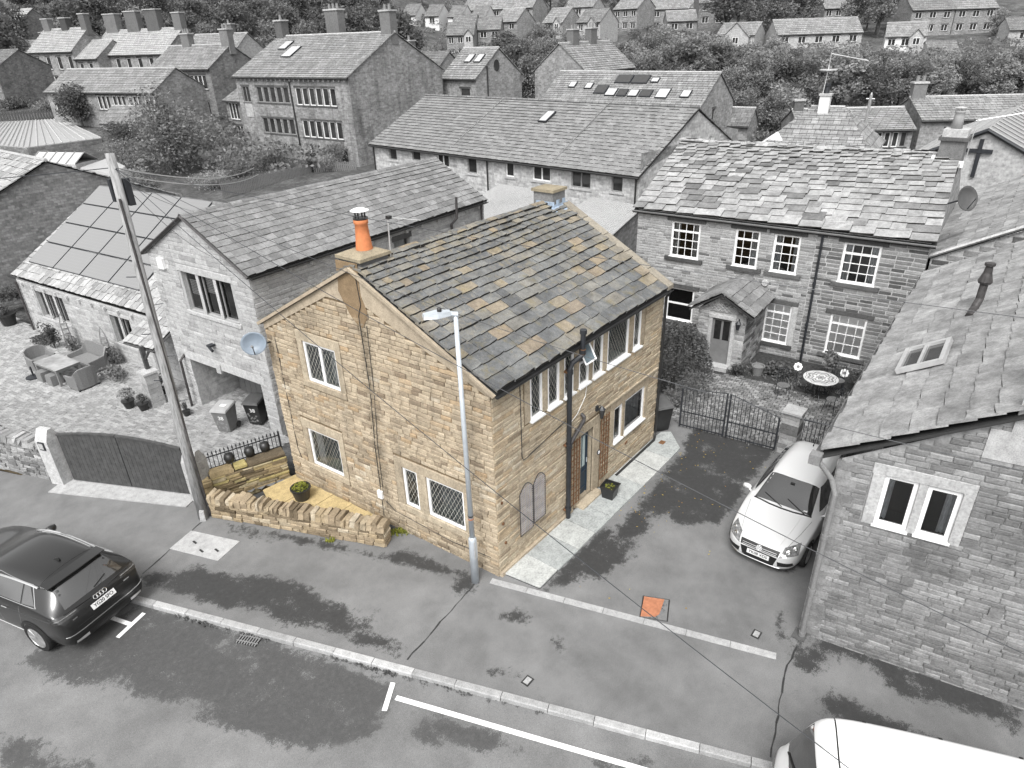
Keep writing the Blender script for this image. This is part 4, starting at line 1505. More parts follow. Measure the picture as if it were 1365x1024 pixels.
for u in (.72, 1.28, 1.72):
 mb = MB(); mb.lathe([(.02, -.15), (.12, -.12), (.15, 0), (.12, .12), (.02, .15)], fr.at(u, 1.0, .05), 12)
 mb.build('medallion', MT['plastic'], rl, smooth=True)

# ---------------------------------------------------------------- street lamp, pole, pots
sl_ = thing('street_lamp', 'slim galvanised street lamp standing at the house corner', 'street lamp', (-.48, .35, 0))
mb = MB(); mb.tube([(-.48, .35, -.05), (-.48, .35, 1.25), (-.48, .35, 1.30), (-.48, .35, 1.34)], [.095, .095, .09, .062], 14); mb.tube([(-.48, .35, 1.3), (-.50, .35, 6.75)], [.062, .045], 12)
mb.build('post', MT['steel'], sl_, smooth=True)
hd = V(-.62, -.50, 0).normalized() if False else V(-.80, .60, 0).normalized()
sx = V(hd.y, -hd.x, 0)
M = Matrix(((hd.x, sx.x, 0, -.50), (hd.y, sx.y, 0, .35), (.05, 0, 1, 6.78), (0, 0, 0, 1)))
mb = MB()
mb.tube([(-.04, 0, -.04), (.16, 0, .0)], [.055, .05], 10, 0, M)
vs = [(.10, -.07, -.03), (.10, .07, -.03), (.10, .06, .05), (.10, -.06, .05), (.62, -.13, -.05), (.62, .13, -.05), (.60, .10, .005), (.60, -.10, .005), (.34, -.13, -.05), (.34, .13, -.05), (.34, .11, .05), (.34, -.11, .05)]
fs = [(0, 3, 2, 1), (4, 5, 6, 7), (0, 1, 9, 8), (8, 9, 5, 4), (3, 11, 10, 2), (11, 7, 6, 10), (0, 8, 11, 3), (8, 4, 7, 11), (1, 2, 10, 9), (9, 10, 6, 5)]
mb.add(vs, fs, 0, M)
hdo = mb.build('lamp_head', MT['steel'], sl_)
mb = MB(); mb.lathe([(.045, 0), (.045, .06), (.035, .075)], (0, 0, 0), 12, 0, M @ Matrix.Translation((.30, 0, .045))); mb.build('photocell', MT['plastic'], hdo)
mb = MB(); mb.box((-.48, .265, 1.0), (.10, .012, .5)); mb.build('access_door', MT['alu'], sl_)
for z in (1.85, 1.93):
 mb = MB(); mb.lathe([(.066, 0), (.066, .03)], (-.483, .35, z), 12); mb.build('band', MT['orange'] if z < 1.9 else MT['plastic'], sl_)

tp = thing('telegraph_pole', 'leaning wooden telegraph pole beside the boarded gates', 'telegraph pole', (-3.09, 7.88, 0))
PT = V(-2.45, 8.72, 9.35)
mb = MB()
mb.tube([(-3.09, 7.88, -.1), (-2.92, 8.1, 2.6), (-2.72, 8.36, 5.6), PT], [.14, .13, .115, .10], 14)
mb.build('shaft', MT['wood'], tp, smooth=True)
mb = MB()
mb.box(PT + V(.12, -.10, -.85), (.13, .16, .6)); mb.box(PT + V(-.10, .12, -.8), (.11, .13, .5))
mb.build('junction_box', MT['iron'], tp)
for k, (z, s) in enumerate(((2.2, 1), (2.8, -1), (3.4, 1), (4.0, -1), (4.7, 1), (5.4, -1))):
 mb = MB(); p = V(-3.09, 7.88, 0).lerp(PT, (z + 1.2) / 9.35)
 mb.tube([p + V(.09 * s, -.07 * s, 0), p + V(.26 * s, -.2 * s, .02)], .012, 5); mb.build('step', MT['iron'], tp)
mb = MB()
mb.tube([(-2.93, 7.80, -.05), (-2.94, 7.80, 2.2), (-2.86, 8.0, 2.7), (-2.60, 8.52, 8.4)], .028, 6); mb.build('cable_guard', MT['ironrust'], tp)
mb = MB(); mb.prism([(-3.25, 7.78, 0), (-3.13, 7.70, 0), (-3.13, 7.70, .3), (-3.22, 7.76, .34)], (.05, .06, 0)); mb.build('stay_plate', MT['kerb'], tp)

def blade_clump(r, n, h, w, spread, M, mb):
 for i in range(n):
  a = r.uniform(0, 6.283)
  p0 = V(r.uniform(-spread, spread) * .6, r.uniform(-spread, spread) * .6, 0)
  d = V(math.cos(a), math.sin(a), 0)
  hh = h * r.uniform(.5, 1)
  tip = p0 + d * spread * r.uniform(.3, 1.0) + V(0, 0, hh)
  mid = p0 + d * spread * .25 + V(0, 0, hh * .6)
  s = V(-d.y, d.x, 0) * w
  mb.add([p0 - s * .5, p0 + s * .5, mid + s, tip, mid - s], [(0, 1, 2, 3, 4)], 0, M)
def leaf_ball(r, n, rad, lw, M, mb, hollow=.55):
 for i in range(n):
  while True:
   p = V(r.uniform(-1, 1), r.uniform(-1, 1), r.uniform(-1, 1))
   if hollow < p.length < 1:
    break
  p = V(p.x * rad[0], p.y * rad[1], p.z * rad[2])
  a = V(r.gauss(0, 1), r.gauss(0, 1), r.gauss(0, 1)).normalized()
  b = a.cross(V(r.gauss(0, 1), r.gauss(0, 1), r.gauss(0, 1))).normalized()
  l = lw * r.uniform(.6, 1.3)
  mb.add([p - a * l, p + b * l * .5, p + a * l, p - b * l * .5], [(0, 1, 2, 3)], 0, M)
pt = thing('planter', 'round black plant tub with yellow green plant on the patio', 'planter', (-.98, 6.35, .045))
mb = MB(); mb.lathe([(.18, 0), (.20, .03), (.265, .34), (.285, .35), (.285, .39), (.255, .39), (.245, .33)], (-.98, 6.35, .045), 20)
mb.build('tub', MT['plastic'], pt)
mb = MB(); leaf_ball(random.Random(2), 260, (.22, .22, .12), .035, Matrix.Translation((-.98, 6.35, .43)), mb, .2); mb.build('plant', MT['leaf_col'], pt)
sp = thing('planter', 'square black plant pot on the flags by the blue door', 'planter', (4.15, -.52, .05))
mb = MB()
a, b = .15, .20
vs = [(-a, -a, 0), (a, -a, 0), (a, a, 0), (-a, a, 0), (-b, -b, .34), (b, -b, .34), (b, b, .34), (-b, b, .34), (-b - .02, -b - .02, .34), (b + .02, -b - .02, .34), (b + .02, b + .02, .34), (-b - .02, b + .02, .34), (-b - .02, -b - .02, .38), (b + .02, -b - .02, .38), (b + .02, b + .02, .38), (-b - .02, b + .02, .38), (-b + .01, -b + .01, .38), (b - .01, -b + .01, .38), (b - .01, b - .01, .38), (-b + .01, b - .01, .38), (-b + .01, -b + .01, .30), (b - .01, -b + .01, .30), (b - .01, b - .01, .30), (-b + .01, b - .01, .30)]
fs = [(3, 2, 1, 0)]
for l in range(5):
 for i in range(4):
  k = (i + 1) % 4
  fs.append((l * 4 + i, l * 4 + k, l * 4 + 4 + k, l * 4 + 4 + i))
fs.append((20, 21, 22, 23))
mb.add(vs, fs, 0, Matrix.Translation((4.15, -.52, .05)) @ Matrix.Rotation(.1, 4, 'Z'))
mb.build('pot', MT['plastic'], sp)
mb = MB(); leaf_ball(random.Random(3), 60, (.15, .15, .05), .03, Matrix.Translation((4.15, -.52, .38)), mb, .1); mb.build('plant', MT['leaf_col'], sp)
# fallen leaves on the tarmac
mb = MB()
lr = random.Random(6)
for i in range(90):
 x, y = lr.uniform(3.5, 9), -1.0 - abs(lr.gauss(0, .7)) - .02
 if lr.random() < .15:
  x, y = lr.uniform(.5, 9), lr.uniform(-4, -1)
 a = lr.uniform(0, 6.28)
 d = V(math.cos(a), math.sin(a), lr.uniform(-.1, .1)) * lr.uniform(.015, .035)
 s = V(-d.y, d.x, 0) * .55
 p = V(x, y, .009)
 mb.face([p - d, p - s, p + d, p + s])
MT['fallen'] = leafmat('fallen_leaf', (.32, .16, .03), (.5, .42, .1))
lv = mb.build('fallen_leaves', MT['fallen'])
lv['kind'] = 'stuff'
# weeds along kerb, wall foot and house foot
mb = MB()
wr = random.Random(9)
def weeds(a, b, n, h, w, spread=.05, off=.03):
 for i in range(n):
  s = wr.random()
  p = Vector((a[0] + (b[0] - a[0]) * s + wr.uniform(-off, off), a[1] + (b[1] - a[1]) * s + wr.uniform(-off, off), a[2]))
  blade_clump(wr, wr.randint(3, 8), h * wr.uniform(.4, 1.2), w, spread * wr.uniform(.6, 1.4), Matrix.Translation(p), mb)
ka, kb = rd(6.0, -.16, -.09), rd(3.3, -.17, -.09)
weeds(ka, kb, 34, .10, .014, .08, .05)
weeds(rd(1.7, -.17, -.09), rd(.2, -.17, -.09), 46, .09, .012, .08, .05)
weeds(rd(.2, -.17, -.09), rd(-3, -.17, -.09), 36, .05, .01, .06, .04)
wd = mb.build('weeds', MT['leaf_dark']); wd['kind'] = 'stuff'
mb = MB()
weeds((-.55, 3.3, 0), (-.1, 2.9, 0), 40, .14, .014, .09, .12)
weeds((-1.7, 4.4, 0), (-1.6, 4.2, 0), 14, .12, .014, .08, .04)
weeds((-.2, 3.9, -.02), (-.28, 5.8, -.02), 30, .08, .01, .06, .02)
wd = mb.build('weeds', MT['leaf_col']); wd['kind'] = 'stuff'
# ---------------------------------------------------------------- barn conversion
BARN = thing('barn_house', 'pale stone gabled house with open garage below a three light window', 'house', (1.4, 11, -.9))
BG = Fr((.95, 16.5), (1.42, 10.98))
LB = BG.L
bu = lambda a, b: (LB - b, LB - a)
BE, BA = 5.08, 6.55
bw = (*bu(1.05, 3.78), 3.20, 4.62)
gar = (*bu(.62, 4.70), -1.2, 1.08)
wall_face(BARN, BG, -1.3, [(0, BE), (LB / 2, BA), (LB, BE)], [bw, gar], MT['mortar_pale'], reveal=.3)
BS = Fr((1.42, 10.98), (13.35, 11.62))
sw = (6.3, 7.2, 3.4, 4.55)
wall_face(BARN, BS, -1.3, 4.98, [sw], MT['mortar_pale'])
MT['c_pale'] = coursed('pale_courses', .34, .46, .36, .42, .17)
wall_face(BARN, Fr((13.35, 11.62), (13.1, 17.0)), -1.3, [(0, 4.98), (2.75, BA), (5.4, 4.98)], [], MT['c_pale'])
wall_face(BARN, Fr((13.1, 17.0), (.95, 16.5)), -1.3, 4.98, [], MT['c_pale'])
S_(BG, 'lintel', gar[0] - .25, gar[1] + .25, 1.08, 1.42, .03, 'dress_grey')
S_(BG, 'lintel', bw[0] - .15, bw[1] + .15, 4.62, 4.86, .035, 'dress_grey')
S_(BG, 'sill', bw[0] - .12, bw[1] + .12, 3.06, 3.20, .07, 'dress_grey')
S_(BG, 'corbel', LB - 3.0, LB - 2.75, .95, 1.3, .08, 'dress_grey')
m3 = (bw[1] - bw[0] - .30) / 3
for i in range(3):
 a = bw[0] + i * (m3 + .15)
 window(BARN, BG, a, a + m3, 3.20, 4.62, d=-.12, mat='pvcd', blind=False, curtain=4 if i == 99 else 0)
 if i:
  S_(BG, 'mullion', a - .15, a, 3.20, 4.62, .0, 'dress_grey')
mb = MB()
for i in range(9):
 BG.box(mb, bw[0] + .05, bw[0] + m3 - .2, 3.75 + i * .06, 3.785 + i * .06, -.24, -.22)
 BG.box(mb, bw[0] + m3 + .2, bw[0] + 2 * m3 + .05, 3.95 + i * .06, 3.985 + i * .06, -.24, -.22)
mb.build('window_blind', MT['pvc'], BARN)
stone_courses(BARN, BG, -1.2, [(0, BE - .03), (LB / 2, BA - .03), (LB, BE - .03)], [(bw[0] - .15, bw[1] + .15, 3.05, 4.87), (gar[0], gar[1], -1.3, 1.08), (gar[0] - .25, gar[1] + .25, 1.08, 1.42)], 'stone_pale', (.13, .18), (.25, .62), .024, .01, 51, u1=LB + .01)
stone_courses(BARN, BS, .5, 4.96, [(6.2, 7.3, 3.3, 4.75)], 'stone_pale', (.13, .19), (.3, .75), .024, .01, 52)
S_(BS, 'lintel', 6.2, 7.3, 4.55, 4.75, .03, 'dress_dark'); S_(BS, 'sill', 6.2, 7.3, 3.3, 3.4, .05, 'dress_dark')
window(BARN, BS, *sw, d=-.1, mat='pvcd', curtain=4, room=True)
# garage inside
mb = MB()
a, b = gar[0], gar[1]
for (x0, x1, d0, d1, z0, z1, mi) in ((a - .1, b + .1, -3.2, -3.1, -1.3, 1.5, 0), (a - .12, a, -3.1, -.3, -1.3, 1.5, 1), (b, b + .12, -3.1, -.3, -1.3, 1.5, 1), (a - .1, b + .1, -3.1, -.28, 1.3, 1.4, 0)):
 BG.box(mb, x0, x1, z0, z1, d0, d1, mi)
mb.build('garage_interior', [plain('garage_dim', .10, .9, .1), MT['c_pale']], BARN)
for i in range(4):
 mb = MB(); BG.box(mb, a + .25 + i * .34, a + .57 + i * .34, -1.0, 1.05, -1.62 - .02 * (i % 2), -1.58)
 mb.build('garage_door_board', MT['binlite'], BARN)
mb = MB(); BG.box(mb, b - 1.1, b - .05, -1.0, .9, -1.3, -1.2); mb.build('stored_panel', MT['gatewood'], BARN)
mb = MB(); BG.box(mb, LB - 4.9, LB - 4.58, 4.56, 4.94, .02, .12); al = mb.build('alarm_box', MT['white'], BARN)
mb = MB(); BG.box(mb, LB - 2.95, LB - 2.75, 2.05, 2.12, .02, .25); mb.tube([BG.at(LB - 2.85, 2.05, .22), BG.at(LB - 2.55, 2.0, .3)], .05, 8); mb.build('flood_light', MT['iron'], BARN)
BA_, BB_ = Vector((1.30, 10.82, 5.04)), Vector((13.45, 11.45, 5.04))
BC_, BD_ = Vector((13.2, 14.15, 6.62)), Vector((1.08, 13.72, 6.62))
deck(BARN, [BA_, BB_, BC_, BD_])
slate_roof(BARN, BA_, BB_, BC_, BD_, 12, .40, 'slate_barn', .022, 1.12, 61, wvar=.15)
LIMITS[('barn_house', 'slate')] = 300
MT['c_slate2'] = coursed('dull_slate_courses', .15, .22, .05, .36, .26, .012)
deck(BARN, [(13.2, 17.1, 5.0), (.80, 16.72, 5.0), BD_, BC_], 'c_slate2', .06, 'rear_roof')
ridge_tiles(BARN, (1.06, 13.72, 6.60), (13.2, 14.15, 6.60), 'slate_barn', 27, .13)
mb = MB()
for p, q in ((BA_, BD_), (BD_, Vector((.80, 16.72, 5.0)))):
 mb.tube([p + V(-.02, 0, -.03), q + V(-.02, 0, -.03)], .05, 4)
mb.build('verge', MT['ironrust'], BARN)
gutter(BARN, (1.35, 10.76, 4.98), (13.4, 11.40, 4.98), (0, -1, 0), .055, 'plastic')
for i in range(13):
 mb = MB(); BS.box(mb, .5 + i * .92, .62 + i * .92, 4.75, 4.9, .02, .12); mb.build('corbel', MT['dress_grey'], BARN)
pipe(BARN, 'downpipe', [BS.at(11.6, 4.9, .15), BS.at(11.6, .5, .12)], .045, 'ironrust', 8)
pipe(BARN, 'soil_pipe', [BS.at(9.6, .5, .12), BS.at(9.6, 4.5, .12), BS.at(9.75, 4.75, .3), BS.at(9.8, 5.6, .3)], .055, 'ironrust', 8)
pipe(BARN, 'downpipe', [(1.0, 15.95, 1.2), (.78, 15.95, 1.0), (.74, 15.95, -.9)], .05, 'ironrust', 8)

# ---------------------------------------------------------------- long low house with solar panels
SOL = thing('solar_house', 'long low pale stone house with a roof of solar panels', 'house', (.3, 30, -.9))
SF = Fr((.26, 30.2), (1.85, 16.6))
sw1, sw2 = (1.45, 3.92, .04, 1.36), (7.64, 9.15, -.04, 1.28)
door_h = (10.35, 11.3, -.9, 1.1)
wall_face(SOL, SF, -1.2, 1.72, [sw1, sw2, door_h], MT['mortar_pale'], reveal=.2)
stone_courses(SOL, SF, -1.0, 1.7, [(sw1[0] - .1, sw1[1] + .1, -.1, 1.5), (sw2[0] - .1, sw2[1] + .1, -.15, 1.42), (10.3, 11.35, -1, 1.2)], 'stone_pale', (.14, .19), (.3, .7), .024, .01, 71)
for (a, b, c, e), n in ((sw1, 3), (sw2, 2)):
 m_ = (b - a - .16 * (n - 1)) / n
 S_(SF, 'lintel', a - .1, b + .1, e, e + .15, .03, 'dress_grey'); S_(SF, 'sill', a - .1, b + .1, c - .12, c, .05, 'dress_grey')
 for i in range(n):
  x = a + i * (m_ + .16)
  window(SOL, SF, x, x + m_, c, e, d=-.15, mat='pvcd')
  if i:
   S_(SF, 'mullion', x - .16, x, c, e, .0, 'dress_grey')
mb = MB(); SF.box(mb, 10.37, 11.28, -.9, 1.08, -.2, -.14); mb.build('door', MT['pvcd'], SOL)
wall_face(SOL, Fr((5.4, 31.0), (.26, 30.2)), -1.2, [(0, 4.9), (5.2, 1.72)], [], MT['c_pale'])
A, B, C, D = Vector((.30, 30.95, 1.74)), Vector((1.98, 16.7, 1.74)), Vector((7.15, 16.9, 5.03)), Vector((5.50, 31.0, 5.03))
deck(SOL, [A, B, C, D])
slate_roof(SOL, A, B, C, D, 17, .40, 'slate_pale', .02, 1.1, 81, wvar=.15)
ridge_tiles(SOL, D, C, 'slate_barn', 30, .13)
gutter(SOL, A + V(-.08, 0, -.05), B + V(-.08, 0, -.05), (-1, 0, 0), .055, 'plastic')
for i in range(12):
 mb = MB(); SF.box(mb, .5 + i * 1.0, .62 + i * 1.0, 1.45, 1.6, .02, .12); mb.build('corbel', MT['dress_grey'], SOL)
pipe(SOL, 'downpipe', [SF.at(.12, 1.6, .12), SF.at(.12, -.9, .12)], .05, 'ironrust', 8)
MT['c_back'] = coursed('back_slope', .15, .2, .05, .36, .26, .012)
deck(SOL, [(11.5, 17.0, 1.9), (9.9, 31.0, 1.9), D, C], 'c_back', .06, 'rear_roof')
sv = NT('solar_cell')
uv = sv.n('ShaderNodeUVMap').outputs[0]
br = sv.n('ShaderNodeTexBrick'); sv.set(br.inputs['Vector'], uv)
for k_, v_ in (('Scale', 1.0), ('Brick Width', .17), ('Row Height', .17), ('Mortar Size', .005), ('Offset', 0.0)):
 if k_ == 'Offset':
  br.offset = 0.0
 else:
  br.inputs[k_].default_value = v_
br.inputs['Color1'].default_value = br.inputs['Color2'].default_value = rgb(.17)
br.inputs['Mortar'].default_value = rgb(.22)
MT['solar'] = sv.out(br.outputs[0], .28, 1.0)
sv.b.inputs['Coat Weight'].default_value = 1.0
sv.b.inputs['Coat IOR'].default_value = 2.0
sv.b.inputs['Coat Roughness'].default_value = .12
eu = (B - A).normalized(); sl_up = (D - A); sl_up = (sl_up - eu * sl_up.dot(eu)).normalized(); nn = eu.cross(sl_up)
o0 = Vector((.38, 31.06, 1.75))
for i in range(4):
 for j in range(4):
  mb = MB()
  s0, s1 = .72 + i * 2.3, .72 + i * 2.3 + 2.25
  t0, t1 = .80 + j * 1.32, .80 + j * 1.32 + 1.28
  c = o0 + eu * (s0 + s1) / 2 + sl_up * (t0 + t1) / 2 + nn * .13
  mb.box(c, (s1 - s0, t1 - t0, .045), 0, None, (eu, sl_up, nn))
  pn_ = mb.build('solar_panel', MT['iron'], SOL)
  mb = MB()
  mb.box(c + nn * .024, (s1 - s0 - .05, t1 - t0 - .05, .006), 0, None, (eu, sl_up, nn))
  mb.build('glass', MT['solar'], pn_)
mb = MB()
for j in range(8):
 mb.box(o0 + eu * 5.3 + sl_up * (1.1 + j * .66) + nn * .07, (9.4, .04, .05), 0, None, (eu, sl_up, nn))
for j in range(9):
 mb.box(o0 + eu * (.95 + j * 1.1) + sl_up * .72 + nn * .07, (.05, .14, .06), 0, None, (eu, sl_up, nn))
mb.build('mounting_rail', MT['alu'], SOL)
# porch hood on a stone pillar
hp = thing('porch_hood', 'small slated porch hood carried on a stone pillar and post', 'porch', (0, 17.25, -.9))
for k in range(7):
 mb = MB(); mb.box((.02, 17.25, -.80 + k * .19), (.50 - .01 * (k % 2), .50 - .01 * ((k + 1) % 2), .18)); mb.build('stone', MT['stone_pale'], hp)
mb = MB(); mb.box((.02, 17.25, .50), (.58, .58, .08)); mb.build('pillar_cap', MT['dress_grey'], hp)
mb = MB(); mb.box((.12, 17.4, 1.0), (.14, .14, .95)); mb.tube([(.12, 17.4, .9), (.30, 17.6, 1.35)], .05, 6); mb.tube([(.12, 17.4, .9), (.2, 17.0, 1.35)], .05, 6); mb.build('post', MT['gatewood'], hp)
A, B, C, D = V(.05, 18.75, 1.36), V(.32, 16.9, 1.36), V(1.55, 17.0, 2.02), V(1.35, 18.85, 2.02)
deck(hp, [A, B, C, D])
slate_roof(hp, A, B, C, D, 4, .36, 'slate_pale', .022, 1.05, 83, wvar=.15)
mb = MB(); mb.tube([A + V(.02, 0, -.08), B + V(.02, 0, -.08)], .06, 4); mb.tube([B + V(0, .02, -.06), C + V(0, .02, -.06)], .05, 4); mb.build('beam', MT['gatewood'], hp)

# ---------------------------------------------------------------- yard paving
vs, fs, used = [], [], {}
N_ = 64
yx0, yy0, st = -7.5, 8.0, .4
def yv(i, j):
 if (i, j) not in used:
  x, y = yx0 + i * st, yy0 + j * st
  used[(i, j)] = len(vs)
  vs.append((x, y, yard_z(x, y) - .03))
 return used[(i, j)]
YARD = [(-4.55, 12.85), (-2.4, 8.9), (-.3, 8.2), (1.35, 9.0), (1.5, 11.0), (4.6, 11.2), (4.4, 16.0), (1.9, 16.5), (.3, 30.2), (.2, 36), (-9, 36), (-7.6, 21.6)]
for i in range(40):
 for j in range(72):
  if inside((yx0 + (i + .5) * st, yy0 + (j + .5) * st), YARD):
   fs.append((yv(i, j), yv(i + 1, j), yv(i + 1, j + 1), yv(i, j + 1)))
me = bpy.data.meshes.new('yard'); me.from_pydata(vs, [], fs); me.materials.append(MT['mortar_dark'] if False else plain('joint_sand', .16, .95, .1)); me.update()
yard = struct(link('yard', me))
yt = Vector((.12, -.993, 0)).normalized(); yn = Vector((yt.y, -yt.x, 0))
def pave(parent, name, poly, zf, t, lx, ly, mat, key='paver', gap=.012, h=.035, seed=1, x0=-30, x1=40, herring=False):
 r = random.Random(seed)
 n = Vector((t.y, -t.x, 0))
 cx = sum(p[0] for p in poly) / len(poly); cy = sum(p[1] for p in poly) / len(poly)
 c0 = Vector((cx, cy, 0))
 k = ('rock', mat, (('ch', .07), ('jit', .03)))
 ra = max((Vector((*p, 0)) - c0).length for p in poly)
 R_ = int(ra / ly) + 1
 Cn = int(ra / lx) + 2
 for j in range(-R_, R_):
  for i in range(-Cn, Cn):
   p = c0 + t * ((i + (.5 if j % 2 else 0)) * lx) + n * (j * ly)
   if not inside((p.x, p.y), poly):
    continue
   pr = project((p.x, p.y, zf(p.x, p.y)))
   if not pr or not (-40 < pr[0] < 1405 and -40 < pr[1] < 1064):
    continue
   e = .05
   zz = zf(p.x, p.y)
   gx = (zf(p.x + t.x * e, p.y + t.y * e) - zz) / e
   gy = (zf(p.x + n.x * e, p.y + n.y * e) - zz) / e
   X = (t + V(0, 0, gx)) * (lx - gap)
   Z = (n + V(0, 0, gy)) * (ly - gap)
   N = V(0, 0, 1) * h * r.uniform(.85, 1.1)
   q = Vector((p.x, p.y, zz - .03))
   M = Matrix(((X.x, N.x, -Z.x, q.x), (X.y, N.y, -Z.y, q.y), (X.z, N.z, -Z.z, q.z), (0, 0, 0, 1)))
   add_piece(parent, key, k, M, lx * ly, q, V(0, 0, 1))
pave(yard, 'yard', YARD, yard_z, yt, .29, .145, 'paver', seed=4)

# ---------------------------------------------------------------- gates, posts, front wall
def gatepost(label, c, h, w=.46):
 M = Matrix.Translation((c[0], c[1], 0)) @ Matrix.Rotation(math.atan2(KE.y, KE.x), 4, 'Z')
 mb = MB()
 a, b = w / 2, w / 2 - .01
 vs = []
 for s, z in ((a, -.2), (a, h - .34), (a * .98, h - .32), (a * .34, h - .02), (a * .28, h)):
  vs += [(-s if z < h - .3 else -a * .98 * (1 if z < h - .3 else .92), -s, z), (s if z < h - .3 else a * .9, -s, z), (s if z < h - .3 else a * .9, s, z), (-s if z < h - .3 else -a * .9, s, z)]
 fs = []
 for l in range(4):
  for i in range(4):
   k = (i + 1) % 4
   fs.append((l * 4 + i, l * 4 + k, l * 4 + 4 + k, l * 4 + 4 + i))
 fs.append((16, 17, 18, 19))
 mb.add(vs, fs, 0, M)
 t = thing('gate_post', label, 'gate post', (c[0], c[1], 0), 'stone posts of the boarded gates')
 mb.build('shaft', MT['dress_grey'], t)
 return t
g1 = gatepost('tall stone gate post with ridged top between drystone wall and dark gates', (-4.66, 12.98), 1.82)
mb = MB(); p = V(-4.66, 12.98, 1.35) + KN * -.24; mb.box(p, (.22, .035, .26), 0, None, (KE, KN, V(0, 0, 1))); mb.box(p + KN * -.02, (.15, .02, .18), 1, None, (KE, KN, V(0, 0, 1))); mb.build('letter_box', [MT['iron'], MT['dress_grey']], g1)
gatepost('stone gate post with ridged top between telegraph pole and black railing', (-2.60, 8.72), 1.62)
gA, gB = V(-4.50, 12.66, 0), V(-2.74, 9.02, 0)
gm = (gA + gB) / 2
fg = Fr((gA.x, gA.y), (gB.x, gB.y))
Lg = fg.L
def leaf(label, u0, u1):
 t = thing('wooden_gate', label, 'gate', fg.at((u0 + u1) / 2, 0), 'pair of boarded gates')
 n = 14
 hh = lambda u: 1.52 + .26 * math.sin(math.pi * (.12 + .80 * u / Lg))
 for i in range(n):
  a, b = u0 + (u1 - u0) * i / n + .003, u0 + (u1 - u0) * (i + 1) / n - .003
  mb = MB()
  mb.prism([fg.at(a, .08, -.02), fg.at(b, .08, -.02), fg.at(b, hh(b), -.02), fg.at(a, hh(a), -.02)], fg.n * .035)
  o = mb.build('board', MT['gatewood'], t); fix_normals(o.data)
 mb = MB()
 for i in range(n):
  a, b = u0 + (u1 - u0) * i / n, u0 + (u1 - u0) * (i + 1) / n
  mb.prism([fg.at(a, hh(a), -.05), fg.at(b, hh(b), -.05), fg.at(b, hh(b) + .05, -.05), fg.at(a, hh(a) + .05, -.05)], fg.n * .09)
 o = mb.build('top_rail', MT['gatewood'], t); fix_normals(o.data)
leaf('dark boarded gate leaf next to the taller gate post', .0, Lg / 2 - .012)
leaf('dark boarded gate leaf next to the telegraph pole', Lg / 2 + .012, Lg)
mb = MB()
mb.prism([fg.at(-.35, -.01, .62), fg.at(Lg + .1, -.01, .50), fg.at(Lg + .1, -.01, -.25), fg.at(-.35, -.01, -.25)][::-1], (0, 0, .04))
o = struct(mb.build('gate_threshold', MT['concrete'])); fix_normals(o.data)
MT['stone_fw'] = stone('front_wall_stone', [(0, .10), (.3, .2), (.6, .3), (.85, .24), (1, .4)], soot=.5, soot_scale=1.6)
rubble_wall('garden_wall', 'grey drystone wall with broad coping stones left of the dark gates', [(-7.7, 21.6), (-4.86, 13.2)], -.02, 1.12, .42, 'stone_fw', caps=(.2, .3), seed=15)

